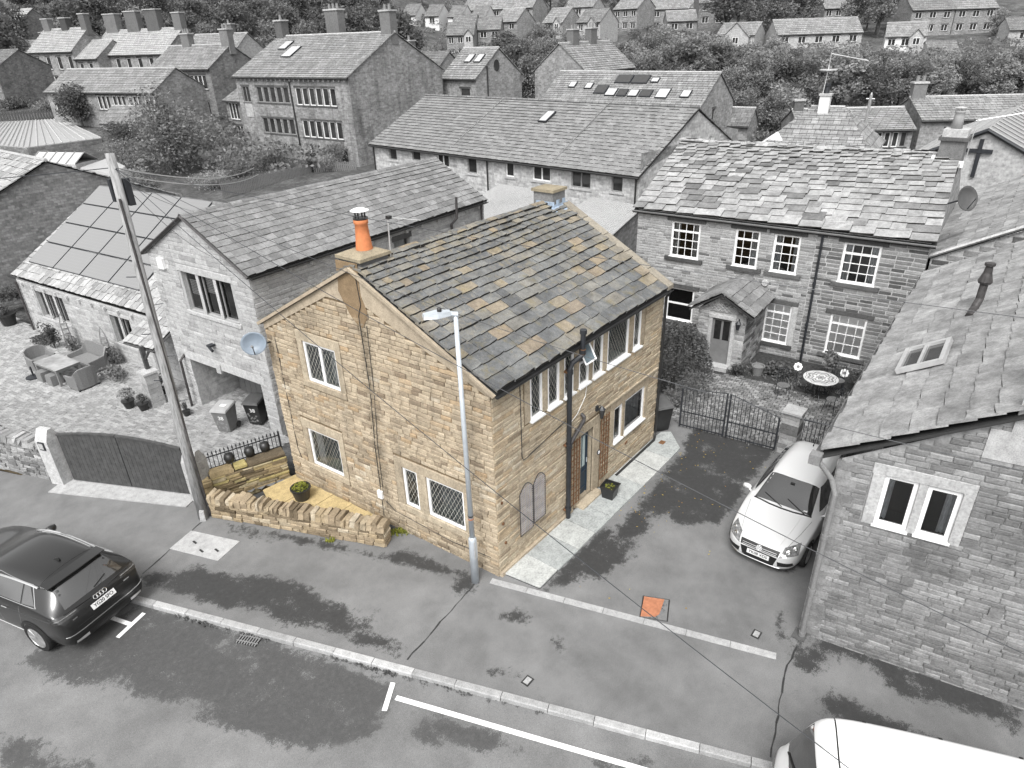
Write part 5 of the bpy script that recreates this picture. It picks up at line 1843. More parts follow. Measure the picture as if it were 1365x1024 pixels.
# ---------------------------------------------------------------- wheelie bins
def number(parent, txt, size, M, mat, name='number'):
 cu = bpy.data.curves.new(name, 'FONT')
 cu.body = txt
 cu.size = size
 cu.align_x = 'CENTER'
 cu.align_y = 'CENTER'
 cu.extrude = .0015
 cu.offset = size * .012
 ob = bpy.data.objects.new(name, cu)
 COL.objects.link(ob)
 dg = bpy.context.evaluated_depsgraph_get()
 me = bpy.data.meshes.new_from_object(ob.evaluated_get(dg))
 bpy.data.objects.remove(ob)
 me.materials.clear()
 me.materials.append(mat)
 o = link(name, me, parent)
 o.matrix_basis = M
 return o
def wheelie_bin(label, loc, rz, mat, txt=None, lid=None, sc=1.0, group='wheelie bins'):
 t = thing('wheelie_bin', label, 'wheelie bin', loc, group, world=False, rz=rz)
 a0, b0, a1, b1, h = .225, .24, .29, .34, .92
 mb = MB()
 vs = [(-a0, -b0, .04), (a0, -b0, .04), (a0, b0, .06), (-a0, b0, .06), (-a1 * .97, -b1, h - .06), (a1 * .97, -b1, h - .06), (a1 * .97, b1 * .9, h), (-a1 * .97, b1 * .9, h), (-a1, -b1 - .02, h - .04), (a1, -b1 - .02, h - .04), (a1, b1 * .93, h + .02), (-a1, b1 * .93, h + .02)]
 fs = [(3, 2, 1, 0)] + [(l * 4 + i, l * 4 + (i + 1) % 4, l * 4 + 4 + (i + 1) % 4, l * 4 + 4 + i) for l in range(2) for i in range(4)] + [(8, 9, 10, 11)]
 mb.add(vs, fs); mb.build('body', mat, t)
 mb = MB()
 vs = [(-a1 - .02, -b1 - .05, h - .03), (a1 + .02, -b1 - .05, h - .03), (a1 + .02, b1, h + .05), (-a1 - .02, b1, h + .05), (-a1, -b1 - .02, h + .03), (a1, -b1 - .02, h + .03), (a1, b1 * .9, h + .12), (-a1, b1 * .9, h + .12), (-a1 * .8, -b1 * .75, h + .065), (a1 * .8, -b1 * .75, h + .065), (a1 * .8, b1 * .7, h + .14), (-a1 * .8, b1 * .7, h + .14)]
 mb.add(vs, fs); mb.build('lid', lid or mat, t)
 mb = MB(); mb.tube([(-a1, b1 + .06, h + .02), (a1, b1 + .06, h + .02)], .018, 6); mb.tube([(-a1 + .03, b1 * .9, h), (-a1 + .03, b1 + .06, h + .02)], .02, 5); mb.tube([(a1 - .03, b1 * .9, h), (a1 - .03, b1 + .06, h + .02)], .02, 5); mb.build('handle', lid or mat, t)
 for s in (-1, 1):
  mb = MB(); mb.tube([(s * .22, b0 + .03, .11), (s * .28, b0 + .03, .11)], .11, 14); mb.build('wheel', MT['plastic'], t)
 if txt:
  ang = math.atan2(b1 - b0, h - .1)
  number(t, txt, .21, Matrix.Translation((0.02, -b0 - (b1 - b0) * .60 - .012, .62)) @ Matrix.Rotation(R(90) + ang, 4, 'X'), MT['white'])
  r = random.Random(len(label))
  mb = MB()
  for i in range(14):
   z = r.uniform(.14, .50); x = r.uniform(-.18, .18)
   y = -b0 - (b1 - b0) * (z - .04) / (h - .1) - .006
   s = r.uniform(.018, .035)
   for k in range(5):
    q = k * 1.256 + z * 9
    mb.face([(x, y, z), (x + s * math.cos(q - .35), y - .001, z + s * math.sin(q - .35)), (x + 1.5 * s * math.cos(q), y - .001, z + 1.5 * s * math.sin(q)), (x + s * math.cos(q + .35), y - .001, z + s * math.sin(q + .35))])
  mb.build('flower_sticker', plain('sticker_grey', .3, .6), t)
 return t
mb = None
b1_ = wheelie_bin('pale grey wheelie bin numbered 38 with a sticker on its lid', (.52, 12.95, -.78), R(-62), MT['binlite'], '38', plain('pale_lid', .32, .5, .4))
mb = MB(); mb.box((0.05, -.05, 1.02), (.2, .16, .012), 0, Matrix.Rotation(.0, 4, 'X')); mb.build('lid_sticker', MT['white'], b1_)
wheelie_bin('black wheelie bin numbered 38 standing inside the garage opening', (1.55, 12.65, -.85), R(-62), MT['plastic'], '38', plain('dark_lid', .07, .5, .4))
mb = MB(); leaf_ball(random.Random(4), 40, (.16, .16, .16), .06, Matrix.Translation((1.55, 11.75, -.55)), mb, .3)
for i in range(9):
 pass
mb.lathe([(.12, 0), (.16, .25)], (1.55, 11.75, -.88), 10)
tag(mb.build('plant_pot', MT['leaf_lite']), 'pale flowering plant in a pot at the right jamb of the garage', 'potted plant')

# ---------------------------------------------------------------- rattan garden furniture
def tub_seat(name, label, cat, loc, rz, W, D=.82, H=.92, arm=.62, group='rattan seats round the glass table'):
 t = thing(name, label, cat, loc, group, world=False, rz=rz)
 hw, hd = W / 2, D / 2
 path = [(-hw, -hd), (-hw, -hd * .3), (-hw, hd * .45), (-hw * .93, hd * .85), (-hw + .22, hd), (0, hd * 1.05), (hw - .22, hd), (hw * .93, hd * .85), (hw, hd * .45), (hw, -hd * .3), (hw, -hd)]
 hs = [arm - .02, arm, arm + .04, H - .10, H, H + .02, H, H - .10, arm + .04, arm, arm - .02]
 th = .075
 mb = MB()
 n = len(path)
 vs = []
 for i, ((x, y), h) in enumerate(zip(path, hs)):
  a, b = path[max(0, i - 1)], path[min(n - 1, i + 1)]
  d = Vector((b[0] - a[0], b[1] - a[1], 0)).normalized()
  nrm = V(d.y, -d.x, 0)
  fl = 1.0 + .06 * 0
  ins = .88
  vs += [(x * ins, y * ins, .06), (x, y, h - .03), (x - nrm.x * -.0, y - nrm.y * -.0, h), (x + nrm.x * th, y + nrm.y * th, h), (x + nrm.x * th * 1.2, y + nrm.y * th * 1.2, .36)]
 m = 5
 fs = []
 for i in range(n - 1):
  for k in range(m - 1):
   fs.append((i * m + k, (i + 1) * m + k, (i + 1) * m + k + 1, i * m + k + 1))
 for i in (0, n - 1):
  f = tuple(i * m + k for k in range(m))
  fs.append(f if i else f[::-1])
 mb.add(vs, fs)
 o = mb.build('shell', MT['rattan'], t); fix_normals(o.data)
 mb = MB(); mb.box((0, -.03, .22), (W * .9, D * .88, .30)); mb.box((0, -.04, .39), (W - .2, D - .16, .06)); mb.build('seat', MT['rattan'], t)
 for sx in (-1, 1):
  for sy in (-1, 1):
   mb = MB(); mb.box((sx * hw * .8, sy * hd * .8, .035), (.05, .05, .07)); mb.build('leg', MT['iron'], t)
 return t
gz = -.9
tub_seat('garden_armchair', 'rattan armchair at the far end of the glass table by the plants', 'armchair', (-1.32, 24.75, gz), R(7), .98)
tub_seat('garden_armchair', 'rattan armchair at the near end of the glass table, its back to the gates', 'armchair', (-1.0, 21.25, gz), R(187), .98)
tub_seat('garden_sofa', 'rattan two seat sofa against the low house wall', 'sofa', (-.02, 22.95, gz), R(-83), 1.75, .9, 1.0)
t = thing('garden_table', 'rattan garden table with a glass top', 'table', (-1.25, 22.9, gz), world=False, rz=R(7))
mb = MB(); mb.box((0, 0, .74), (1.0, 1.75, .02)); mb.build('glass_top', plain('table_glass', .30, .12, .6, var=.35, scale=2), t)
mb = MB(); mb.box((0, 0, .68), (.96, 1.70, .08)); mb.build('frame', MT['rattan'], t)
for sx in (-1, 1):
 for sy in (-1, 1):
  mb = MB(); mb.box((sx * .44, sy * .80, .33), (.09, .09, .64)); mb.build('leg', MT['rattan'], t)
for i, (x, y, lb) in enumerate(((-1.72, 23.3, 'small rattan stool under the glass table, further from the gates'), (-1.62, 22.55, 'small rattan stool under the glass table, nearer the gates'))):
 s = thing('garden_stool', lb, 'stool', (x, y, gz), 'rattan stools tucked under the table', world=False, rz=R(7))
 mb = MB(); mb.box((0, 0, .2), (.46, .46, .36)); mb.build('base', MT['rattan'], s)
 mb = MB(); mb.box((0, 0, .41), (.44, .44, .06)); mb.build('cushion', MT['rattan'], s)
t = thing('parasol_base', 'round dark parasol base on the block paving by the armchair', 'parasol base', (-1.95, 24.0, gz))
mb = MB(); mb.lathe([(.30, 0), (.30, .05), (.10, .09), (.04, .10)], (-1.95, 24.0, gz), 18); mb.build('weight', MT['iron'], t)
mb = MB(); mb.tube([(-1.95, 24.0, gz + .08), (-1.95, 24.0, gz + .5)], .035, 8); mb.build('stem', MT['iron'], t)

# ---------------------------------------------------------------- plants in the yard
def shrub(name, label, cat, loc, rad, n, lw, mat, seed, hollow=.35, stems=True, group=None, pot=None):
 t = thing(name, label, cat, loc, group, world=False)
 r = random.Random(seed)
 z0 = 0
 if pot:
  mb = MB(); mb.lathe([(pot * .7, 0), (pot, pot * 1.3), (pot * 1.1, pot * 1.3), (pot * 1.1, pot * 1.5), (pot * .9, pot * 1.5)], (0, 0, 0), 14); mb.build('pot', MT['plastic'], t)
  z0 = pot * 1.4
 mb = MB()
 k = max(1, int(n / 90))
 for i in range(k):
  a = r.uniform(0, 6.283); q = r.uniform(0, .62)
  c = V(math.cos(a) * q * rad[0], math.sin(a) * q * rad[1], z0 + rad[2] * r.uniform(.45, 1.35))
  s = r.uniform(.35, .6)
  leaf_ball(r, n // k, (rad[0] * s, rad[1] * s, rad[2] * s), lw, Matrix.Translation(c), mb, hollow)
 mb.build('foliage', MT[mat], t)
 mb = MB()
 for i in range(5):
  a = r.uniform(0, 6.283)
  mb.tube([(0, 0, z0 * .9), (math.cos(a) * rad[0] * .2, math.sin(a) * rad[1] * .2, z0 + rad[2] * .7), (math.cos(a) * rad[0] * .45, math.sin(a) * rad[1] * .45, z0 + rad[2] * 1.3)], [.02, .014, .006], 5)
 mb.build('stem', MT['bark'], t)
 return t
shrub('shrub', 'slender dark conifer by the low house wall behind the far armchair', 'shrub', (-.15, 26.6, gz), (.4, .4, .75), 900, .055, 'leaf_dark', 1)
shrub('shrub', 'low bushy plant at the house wall left of the slender conifer', 'shrub', (-.25, 27.7, gz), (.7, .8, .28), 700, .06, 'leaf_dark', 2)
shrub('shrub', 'sprawling low shrub at the house wall between sofa and porch pillar', 'shrub', (.15, 21.0, gz), (.6, .9, .32), 900, .06, 'leaf_mid', 3)
shrub('shrub', 'leafy plant climbing the obelisk behind the sofa', 'shrub', (.65, 22.3, gz), (.35, .4, .5), 500, .06, 'leaf_mid', 4)
shrub('shrub', 'leafy plant climbing the obelisk below the three light window', 'shrub', (.2, 25.6, gz), (.35, .5, .45), 500, .06, 'leaf_mid', 14)
shrub('potted_plant', 'pale leaved plant in a dark pot by the porch pillar', 'potted plant', (-.75, 17.85, gz), (.42, .42, .3), 380, .05, 'leaf_lite', 5, pot=.22)
shrub('potted_plant', 'dark leaved plant in a pot touching the porch pillar', 'potted plant', (-.5, 17.2, gz), (.3, .3, .26), 300, .05, 'leaf_dark', 6, pot=.2)
shrub('potted_plant', 'trailing plant on the ground behind the porch pillar', 'potted plant', (.55, 17.9, gz), (.4, .4, .4), 420, .05, 'leaf_mid', 7, pot=.18)
shrub('potted_plant', 'white flowering plant by the garage downpipe', 'potted plant', (.25, 15.4, gz), (.18, .18, .3), 160, .05, 'leaf_lite', 8, pot=.14)
shrub('potted_plant', 'bowl planter on the lane nearest the low house corner', 'potted plant', (-.3, 31.9, gz), (.45, .45, .4), 420, .06, 'leaf_dark', 9, pot=.4)
shrub('potted_plant', 'bowl planter on the lane at the edge of the yard', 'potted plant', (-1.4, 33.2, gz), (.4, .4, .3), 300, .06, 'leaf_mid', 10, pot=.4)
def obelisk(label, loc, h):
 t = thing('obelisk_trellis', label, 'trellis', loc, world=False)
 for k in range(4):
  a = k * math.pi / 2 + .6
  mb = MB(); mb.tube([(.2 * math.cos(a), .2 * math.sin(a), 0), (.16 * math.cos(a), .16 * math.sin(a), h * .75), (.07 * math.cos(a), .07 * math.sin(a), h * .93), (0, 0, h)], .013, 5); mb.build('upright', MT['rattan'], t)
 for i in range(5):
  mb = MB(); z = h * (.12 + .15 * i); mb.lathe([(.19 - .01 * i, 0), (.20 - .01 * i, .012)], (0, 0, z), 10); mb.build('hoop', MT['rattan'], t)
 mb = MB(); mb.lathe([(.0, .06), (.03, .03), (.0, 0)], (0, 0, h), 8); mb.build('finial', MT['rattan'], t)
obelisk('wire plant obelisk below the three light window of the low house', (.3, 25.9, gz), 1.7)
obelisk('wire plant obelisk behind the rattan sofa', (.6, 22.45, gz), 1.75)
# ---------------------------------------------------------------- house with white sash windows
WH = thing('sash_house', 'large grey stone house with white small paned windows and pale slates', 'house', (15.5, 5, 0))
WF = Fr((15.48, 5.15), (16.06, -5.2))
WT = [(1.48, 2.66, 3.28, 4.71), (4.03, 4.95, 3.28, 4.71), (5.46, 6.39, 3.28, 4.71), (7.82, 9.0, 3.28, 4.71)]
WB = [(5.52, 6.49, .50, 2.08), (7.85, 9.06, .53, 2.08), (1.50, 2.66, .60, 2.0)]
wall_face(WH, WF, -.3, 5.02, WT + WB, MT['mortar_mid'], reveal=.12)
MT['c_mid'] = coursed('mid_courses', .2, .34, .3, .4, .14, streak=.3)
wall_face(WH, Fr((16.06, -5.2), (25.2, -4.7)), -.3, [(0, 5.0), (4.6, 6.95), (9.2, 5.0)], [], MT['c_mid'])
wall_face(WH, Fr((24.7, 5.7), (15.48, 5.15)), -.3, [(0, 5.0), (4.6, 6.95), (9.2, 5.0)], [], MT['c_mid'])
wall_face(WH, Fr((25.2, -4.7), (24.7, 5.7)), -.3, 5.0, [], MT['c_mid'])
hs_ = []
for a, b, c, e in WT + WB:
 S_(WF, 'lintel', a - .2, b + .2, e, e + .17, .045, 'dress_dark')
 S_(WF, 'sill', a - .2, b + .2, c - .15, c, .09, 'dress_dark')
 hs_.append((a - .005, b + .005, c, e)); hs_.append((a - .2, b + .2, c - .16, c)); hs_.append((a - .2, b + .2, e, e + .18))
S_(WF, 'jamb', 6.49, 6.70, .50, 2.08, .04, 'dress_grey')
hs_.append((6.49, 6.7, .5, 2.08))
stone_courses(WH, WF, .0, 4.98, hs_, 'stone_mid', (.09, .14), (.22, .5), .018, .026, 91, u1=6.9)
stone_courses(WH, WF, .0, 4.98, hs_, 'stone_band', (.13, .15), (.36, .55), .016, .036, 92, u0=6.9, u1=WF.L + .01)
for k, (a, b, c, e) in enumerate(WT):
 n = 3 if k in (1, 2) else 4
 w_, h_ = b - a, e - c
 tl = .38 * 1.0
 vb = [(w_ * i / n, .05, h_ - tl) for i in range(1, n)] + [(w_ * i / n, h_ - tl, h_ - .05) for i in range(1, n)]
 mbars = []
 w = window(WH, WF, a, b, c, e, d=-.03, fw=.075, vb=vb, bars=(h_ - tl,), curtain=2 if k != 1 else 3, sill=True)
 mb = MB()
 for j in (1, 2):
  z = c + .06 + (h_ - tl - .08) * j / 3
  WF.box(mb, a + .07, b - .07, z - .012, z + .012, -.062, -.036)
 mb.build('glazing_bar', MT['pvc'], w)
for k, (a, b, c, e) in enumerate(WB[:2]):
 n = 3 if k == 0 else 4
 w_, h_ = b - a, e - c
 vb = [(w_ * i / n, .05, h_ - .36) for i in range(1, n)] + [(w_ * i / n, h_ - .36, h_ - .05) for i in range(1, n)]
 w = window(WH, WF, a, b, c, e, d=-.03, fw=.07, vb=vb, bars=(h_ - .36,), room=False, sill=True, glass='glass_clear')
 mb = MB()
 for j in range(1, 4 - k):
  z = c + .06 + (h_ - .42) * j / (4 - k)
  WF.box(mb, a + .06, b - .06, z - .012, z + .012, -.062, -.036)
 mb.build('glazing_bar', MT['pvc'], w)
 mb = MB(); mb.face([WF.at(a, c, -.10), WF.at(b, c, -.10), WF.at(b, e, -.10), WF.at(a, e, -.10)]); mb.build('roller_blind', MT['white'], w)
window(WH, WF, *WB[2], d=-.03, fw=.07, bars=(.72,), sill=True)
A, B, C, D = V(15.30, 5.32, 5.03), V(15.90, -5.38, 5.03), V(20.95, -4.85, 7.02), V(20.0, 5.62, 7.02)
deck(WH, [p - V(0, 0, .09) for p in (A, B, C, D)])
slate_roof(WH, A, B, C, D, 17, .78, 'slate_sash', .035, 1.55, 95, sag=.045, wvar=.4)
deck(WH, [(25.4, -4.6, 4.95), (24.9, 5.9, 4.95), D, C], 'c_back', .06, 'rear_roof')
ridge_tiles(WH, D, C, 'slate_pale', 17, .16)
gutter(WH, A + V(-.02, 0, -.05), B + V(-.02, 0, -.05), (-1, 0, 0), .06, 'binlite')
for i in range(9):
 mb = MB(); WF.box(mb, .6 + i * 1.15, .72 + i * 1.15, 4.86, 4.97, .02, .14); mb.build('corbel', MT['dress_dark'], WH)
pipe(WH, 'downpipe', [WF.at(7.10, 4.95, .16), WF.at(7.10, 4.7, .09), WF.at(7.12, 0, .09)], .045, 'iron', 8, [WF.at(7.1, 3.1, .09), WF.at(7.1, 1.5, .09)])
ch = MB(); ch.box((20.95, -4.55, 7.05), (.75, .78, 1.1)); cc = ch.build('chimney', MT['stone_dark'], WH)
mb = MB(); mb.box((20.95, -4.55, 7.63), (.92, .94, .12)); mb.build('chimney_band', MT['dress_dark'], cc)
mb = MB(); mb.box((20.95, -4.55, 7.82), (.74, .78, .26)); mb.build('chimney_cap', MT['dress_grey'], cc)
mb = MB(); mb.lathe([(.19, 0), (.16, .4), (.15, .52), (.17, .54), (.17, .6)], (20.95, -4.50, 7.95), 14); mb.build('chimney_pot', plain('pale_pot', .30, .7, .3), cc, smooth=True)
mb = MB(); mb.lathe([(.19, 0), (.21, .02), (.05, .06)], (20.95, -4.50, 8.62), 14)
for k in range(4):
 mb.box((20.95 + .12 * math.cos(k * 1.57), -4.5 + .12 * math.sin(k * 1.57), 8.58), (.02, .02, .12))
mb.build('cowl', MT['dress_grey'], cc)
mb = MB(); mb.box((20.5, -4.55, 6.80), (.10, 1.0, .22)); mb.box((20.75, -4.06, 6.9), (.6, .1, .26)); mb.build('flashing', MT['white'], WH)
mb = MB(); mb.lathe([(.12, -.03), (.13, .03)], (0, 0, 0), 14, 0, Matrix.Translation(WF.at(5.37, 2.82, .06)) @ Matrix.Rotation(R(90), 4, 'Y')); mb.build('alarm_box', MT['dress_grey'], WH)
mb = MB()
wr = random.Random(4)
for i in range(46):
 s = wr.random()
 p = D.lerp(C, s) + V(wr.uniform(-.1, .1), 0, 0); p.z = 7.02 + .10
 mb.box(p, (wr.uniform(.15, .3), wr.uniform(.2, .6), .06))
mb.build('ridge_mortar', MT['dress_grey'], WH)['kind'] = 'stuff'
t = thing('television_aerial', 'long television aerial on the right chimney of the sash window house', 'aerial', (21.3, -5.0, 7))
mb = MB(); mb.tube([(21.3, -5.0, 6.9), (21.3, -5.05, 8.3)], .02, 6); mb.build('mast', MT['alu'], t)
mb = MB(); mb.tube([(21.3, -5.0, 8.2), (22.0, -6.6, 8.5)], .015, 6); mb.build('boom', MT['alu'], t)
for i in range(8):
 mb = MB(); c = V(21.3, -5.0, 8.2).lerp(V(22.0, -6.6, 8.5), .15 + i * .11); mb.tube([c + V(-.15, -.05, 0), c + V(.15, .05, 0)], .008, 4); mb.build('element', MT['alu'], t)
t = thing('satellite_dish', 'dark satellite dish on the right gable of the sash window house', 'satellite dish', (17.5, -5.3, 6.1))
mb = MB()
M = Matrix.Translation((17.5, -5.62, 6.2)) @ Vector((-.55, -.75, .35)).to_track_quat('Z', 'Y').to_matrix().to_4x4()
mb.lathe([(.03, .0), (.2, .03), (.34, .09), (.41, .15), (.40, .16), (.33, .105), (.2, .05)], (0, 0, 0), 20, 0, M); mb.build('dish', plain('dark_dish', .07, .5, .4), t, smooth=True)
mb = MB(); mb.tube([(17.5, -5.62, 6.2), (17.55, -5.2, 6.0)], .03, 6); mb.tube([M @ V(0, -.35, .1), M @ V(0, -.05, .45)], .015, 5); mb.build('bracket', MT['iron'], t)

# porch
PH = thing('stone_porch', 'small gabled stone porch with mossy slates on the sash window house', 'porch', (13.5, .2, 0))
pf = Fr((13.45, 1.32), (13.62, -.42))
LP = pf.L
dh = (.55, 1.25, -.1, 1.95)
wall_face(PH, pf, -.1, [(0, 2.22), (LP / 2, 2.85), (LP, 2.22)], [dh], MT['mortar_mid'], reveal=.1)
stone_courses(PH, pf, 0, [(0, 2.2), (LP / 2, 2.8), (LP, 2.2)], [(.40, 1.40, -.1, 2.1)], 'stone_mid', (.1, .15), (.2, .4), .025, .015, 97)
ps = Fr((13.62, -.42), (15.8, -.36))
wall_face(PH, ps, -.1, 2.22, [], MT['mortar_mid'])
stone_courses(PH, ps, 0, 2.2, [], 'stone_band', (.1, .15), (.25, .5), .025, .012, 98)
wall_face(PH, Fr((15.5, 1.4), (13.45, 1.32)), -.1, 2.22, [], MT['c_mid'])
S_(pf, 'lintel', .40, 1.40, 1.95, 2.08, .05, 'dress_grey'); S_(pf, 'jamb', .42, .55, 0, 1.95, .03, 'dress_grey'); S_(pf, 'jamb', 1.25, 1.38, 0, 1.95, .03, 'dress_grey')
mb = MB(); pf.box(mb, .55, 1.25, .15, 1.95, -.09, -.05); d_ = mb.build('door', MT['binlite'], PH)
for i in range(2):
 mb = MB(); pf.box(mb, .63 + .32 * i, .87 + .32 * i, 1.1, 1.85, -.05, -.042); mb.build('pane', MT['dark'], d_)
mb = MB(); pf.box(mb, .45, 1.35, -.02, .15, -.05, .35); mb.build('doorstep', MT['dress_grey'], PH)
for sgn in (1, -1):
 mb = MB()
 for k in range(-3, 4):
  c = pf.at(LP / 2 + k * .15, 2.38, .035)
  hh = max(.05, .30 - abs(k) * .055)
  mb.tube([c - pf.t * sgn * hh * .6 - V(0, 0, hh * .55), c + pf.t * sgn * hh * .6 + V(0, 0, hh * .55)], .012, 4)
 mb.build('lattice', MT['dress_grey'], PH)
RA = V(13.22, .46, 2.98); RB = V(15.75, .52, 2.98)
A, B = V(13.35, -.75, 2.26), V(15.75, -.65, 2.26)
deck(PH, [A, B, RB, RA])
slate_roof(PH, B - V(0, 0, 0), A, RA, RB, 4, .6, 'slate_barn', .04, 1.1, 99) if False else slate_roof(PH, A, B, RB, RA, 4, .62, 'slate_barn', .045, 1.1, 99)
A, B = V(15.75, 1.68, 2.24), V(13.12, 1.60, 2.24)
deck(PH, [A, B, RA, RB])
slate_roof(PH, A, B, RA, RB, 4, .62, 'slate_barn', .045, 1.1, 100)
ridge_tiles(PH, RA - V(.02, 0, .02), RB - V(0, 0, .02), 'slate_barn', 4, .15)
def lantern(name, label, c, n):
 t = thing(name, label, 'wall lamp', c)
 c = Vector(c)
 mb = MB(); mb.lathe([(.05, -.16), (.09, .06), (.11, .08), (.012, .2)], c, 6); mb.build('lamp_body', MT['iron'], t)
 mb = MB(); mb.tube([c + V(0, 0, .18), c - n * .12 + V(0, 0, .22), c - n * .18], .014, 5); mb.build('bracket', MT['iron'], t)
lantern('wall_lantern', 'dark lantern to the right of the porch door', pf.at(1.52, 1.85, .16), pf.n)

# garden floor
GARD = [(8.75, -.3), (8.85, -4.9), (9.0, -5.5), (14.4, -5.6), (16.06, -5.2), (15.48, 5.15), (8.0, 7.2), (7.75, .1)]
mb = MB(); mb.prism([V(x, y, -.06) for x, y in [(8.35, .1), (8.95, -5.8), (16.2, -5.6), (15.6, 9), (7.7, 9)]], (0, 0, .05))
gs = struct(mb.build('garden_floor', MT['soil'])); fix_normals(gs.data)
pave(gs, 'garden', [(8.95, -.4), (9.1, -5.2), (13.2, -5.0), (13.3, -.6), (12.6, 1.2), (8.6, 1.2)], lambda x, y: 0.0, Vector((.1, -.995, 0)).normalized(), .20, .15, 'cobble', key='sett', gap=.02, seed=14)
MT['iron2'] = MT['iron']
def iron_gate(label, a, b, h0, h1, nb=13):
 f = Fr(a, b)
 t = thing('iron_gate', label, 'gate', f.at(f.L / 2, 0), 'pair of iron gates')
 hh = lambda u: h0 + (h1 - h0) * u / f.L + .0
 for i in range(nb):
  mb = MB(); u = .03 + (f.L - .06) * i / (nb - 1)
  w_ = .025 if i in (0, nb - 1) else .009
  f.box(mb, u - w_, u + w_, .06, hh(u) + (.06 if i % 2 and w_ < .02 else 0), -w_, w_); mb.build('bar', MT['iron'], t)
 for z in (.12, .62):
  mb = MB(); f.box(mb, 0, f.L, z - .016, z + .016, -.014, .014); mb.build('rail', MT['iron'], t)
 mb = MB()
 mb.tube([f.at(f.L * i / 8, hh(f.L * i / 8), 0) for i in range(9)], .016, 6); mb.build('top_rail', MT['iron'], t)
iron_gate('black iron gate leaf next to the black wheelie bin', (8.66, -.38), (8.86, -1.80), 1.42, 1.58)
iron_gate('black iron gate leaf next to the stone pier', (8.87, -1.84), (9.02, -3.36), 1.58, 1.18)
def pier(label, c, h, w_):
 t = thing('stone_pier', label, 'gate pier', (c[0], c[1], 0))
 n = int(h / .17)
 for k in range(n):
  mb = MB(); mb.box((c[0], c[1], .085 + k * h / n), (w_ - .014 * (k % 2), w_ - .014 * ((k + 1) % 2), h / n - .01)); mb.build('stone', MT['stone_mid'], t)
 mb = MB(); mb.box((c[0], c[1], h + .03), (w_ + .06, w_ + .06, .08)); mb.build('cap', MT['concrete'], t)
pier('square stone pier at the right end of the iron gates', (9.30, -3.64), 1.36, .50)
pier('square stone pier by the roof corner, right of the short railing', (9.55, -4.95), 1.25, .45)
rl = thing('garden_railing', 'short black iron railing between the two stone piers', 'railing', (9.4, -4.3, 0))
f = Fr((9.36, -3.92), (9.52, -4.75))
for z in (.15, 1.15):
 mb = MB(); f.box(mb, 0, f.L, z - .015, z + .015, -.012, .012); mb.build('rail', MT['iron'], rl)
for i in range(8):
 mb = MB(); u = .04 + (f.L - .08) * i / 7; f.box(mb, u - .01, u + .01, .05, 1.25, -.01, .01); mb.build('bar', MT['iron'], rl)
wheelie_bin('black wheelie bin at the far end of the flagged path', (8.25, .12, .0), R(-35), MT['plastic'], None, plain('dull_lid', .09, .55, .3))
# a wire hanging basket frame and ladder trellis by the house corner
t = thing('wire_frame', 'white wire plant frame hanging at the far house corner', 'plant frame', (8.1, .75, 1.0))
for k in range(7):
 mb = MB(); a = k * .9; mb.tube([(8.15 + .16 * math.cos(a), .75 + .16 * math.sin(a), 1.75), (8.15 + .2 * math.cos(a), .75 + .2 * math.sin(a), 1.35), (8.15 + .07 * math.cos(a + .5), .75 + .07 * math.sin(a + .5), .95)], .012, 5); mb.build('wire', MT['white'], t)
mb = MB(); mb.tube([(8.0, .9, 2.0), (8.3, .8, 2.0), (8.3, .8, 1.6), (8.0, .9, 1.6), (8.0, .9, 2.0)], .018, 5); mb.build('hoop', MT['white'], t)
# bistro set
t = thing('bistro_table', 'round mosaic bistro table with a dark rosette pattern', 'table', (13.2, -3.34, 0), world=False)
ms = NT('mosaic')
sx_ = ms.n('ShaderNodeVectorMath', operation='MULTIPLY')
ms.set(sx_.inputs[0], ms.n('ShaderNodeTexCoord').outputs['Object'])
sx_.inputs[1].default_value = (1, 1, 0)
sx_ = sx_.outputs[0]
ln_ = ms.n('ShaderNodeVectorMath', operation='LENGTH'); ms.set(ln_.inputs[0], sx_)
sp_ = ms.n('ShaderNodeSeparateXYZ'); ms.set(sp_.inputs[0], sx_)
an_ = ms.math('ARCTAN2', sp_.outputs[1], sp_.outputs[0])
pet = ms.math('MULTIPLY', ms.math('SINE', ms.math('MULTIPLY', an_, 8.0)), .035)
rr_ = ms.math('ADD', ln_.outputs['Value'], pet)
MT['mosaic'] = ms.out(ms.ramp(ms.math('MULTIPLY', rr_, 1.7), [(0, .08), (.1, .55), (.16, .1), (.24, .62), (.36, .62), (.40, .12), (.47, .5), (.58, .18), (.70, .6), (.78, .12), (.82, .55)], 'CONSTANT'), .5, .4)
mb = MB(); mb.lathe([(.54, 0), (.56, .015), (.56, .035), (.54, .045)], (0, 0, .73), 32); mb.build('mosaic_top', MT['mosaic'], t)
for k in range(4):
 a = k * math.pi / 2 + .4
 mb = MB(); mb.tube([(.34 * math.cos(a), .34 * math.sin(a), .73), (.16 * math.cos(a), .16 * math.sin(a), .45), (.22 * math.cos(a), .22 * math.sin(a), .2), (.40 * math.cos(a), .40 * math.sin(a), 0)], .014, 6); mb.build('leg', MT['iron'], t)
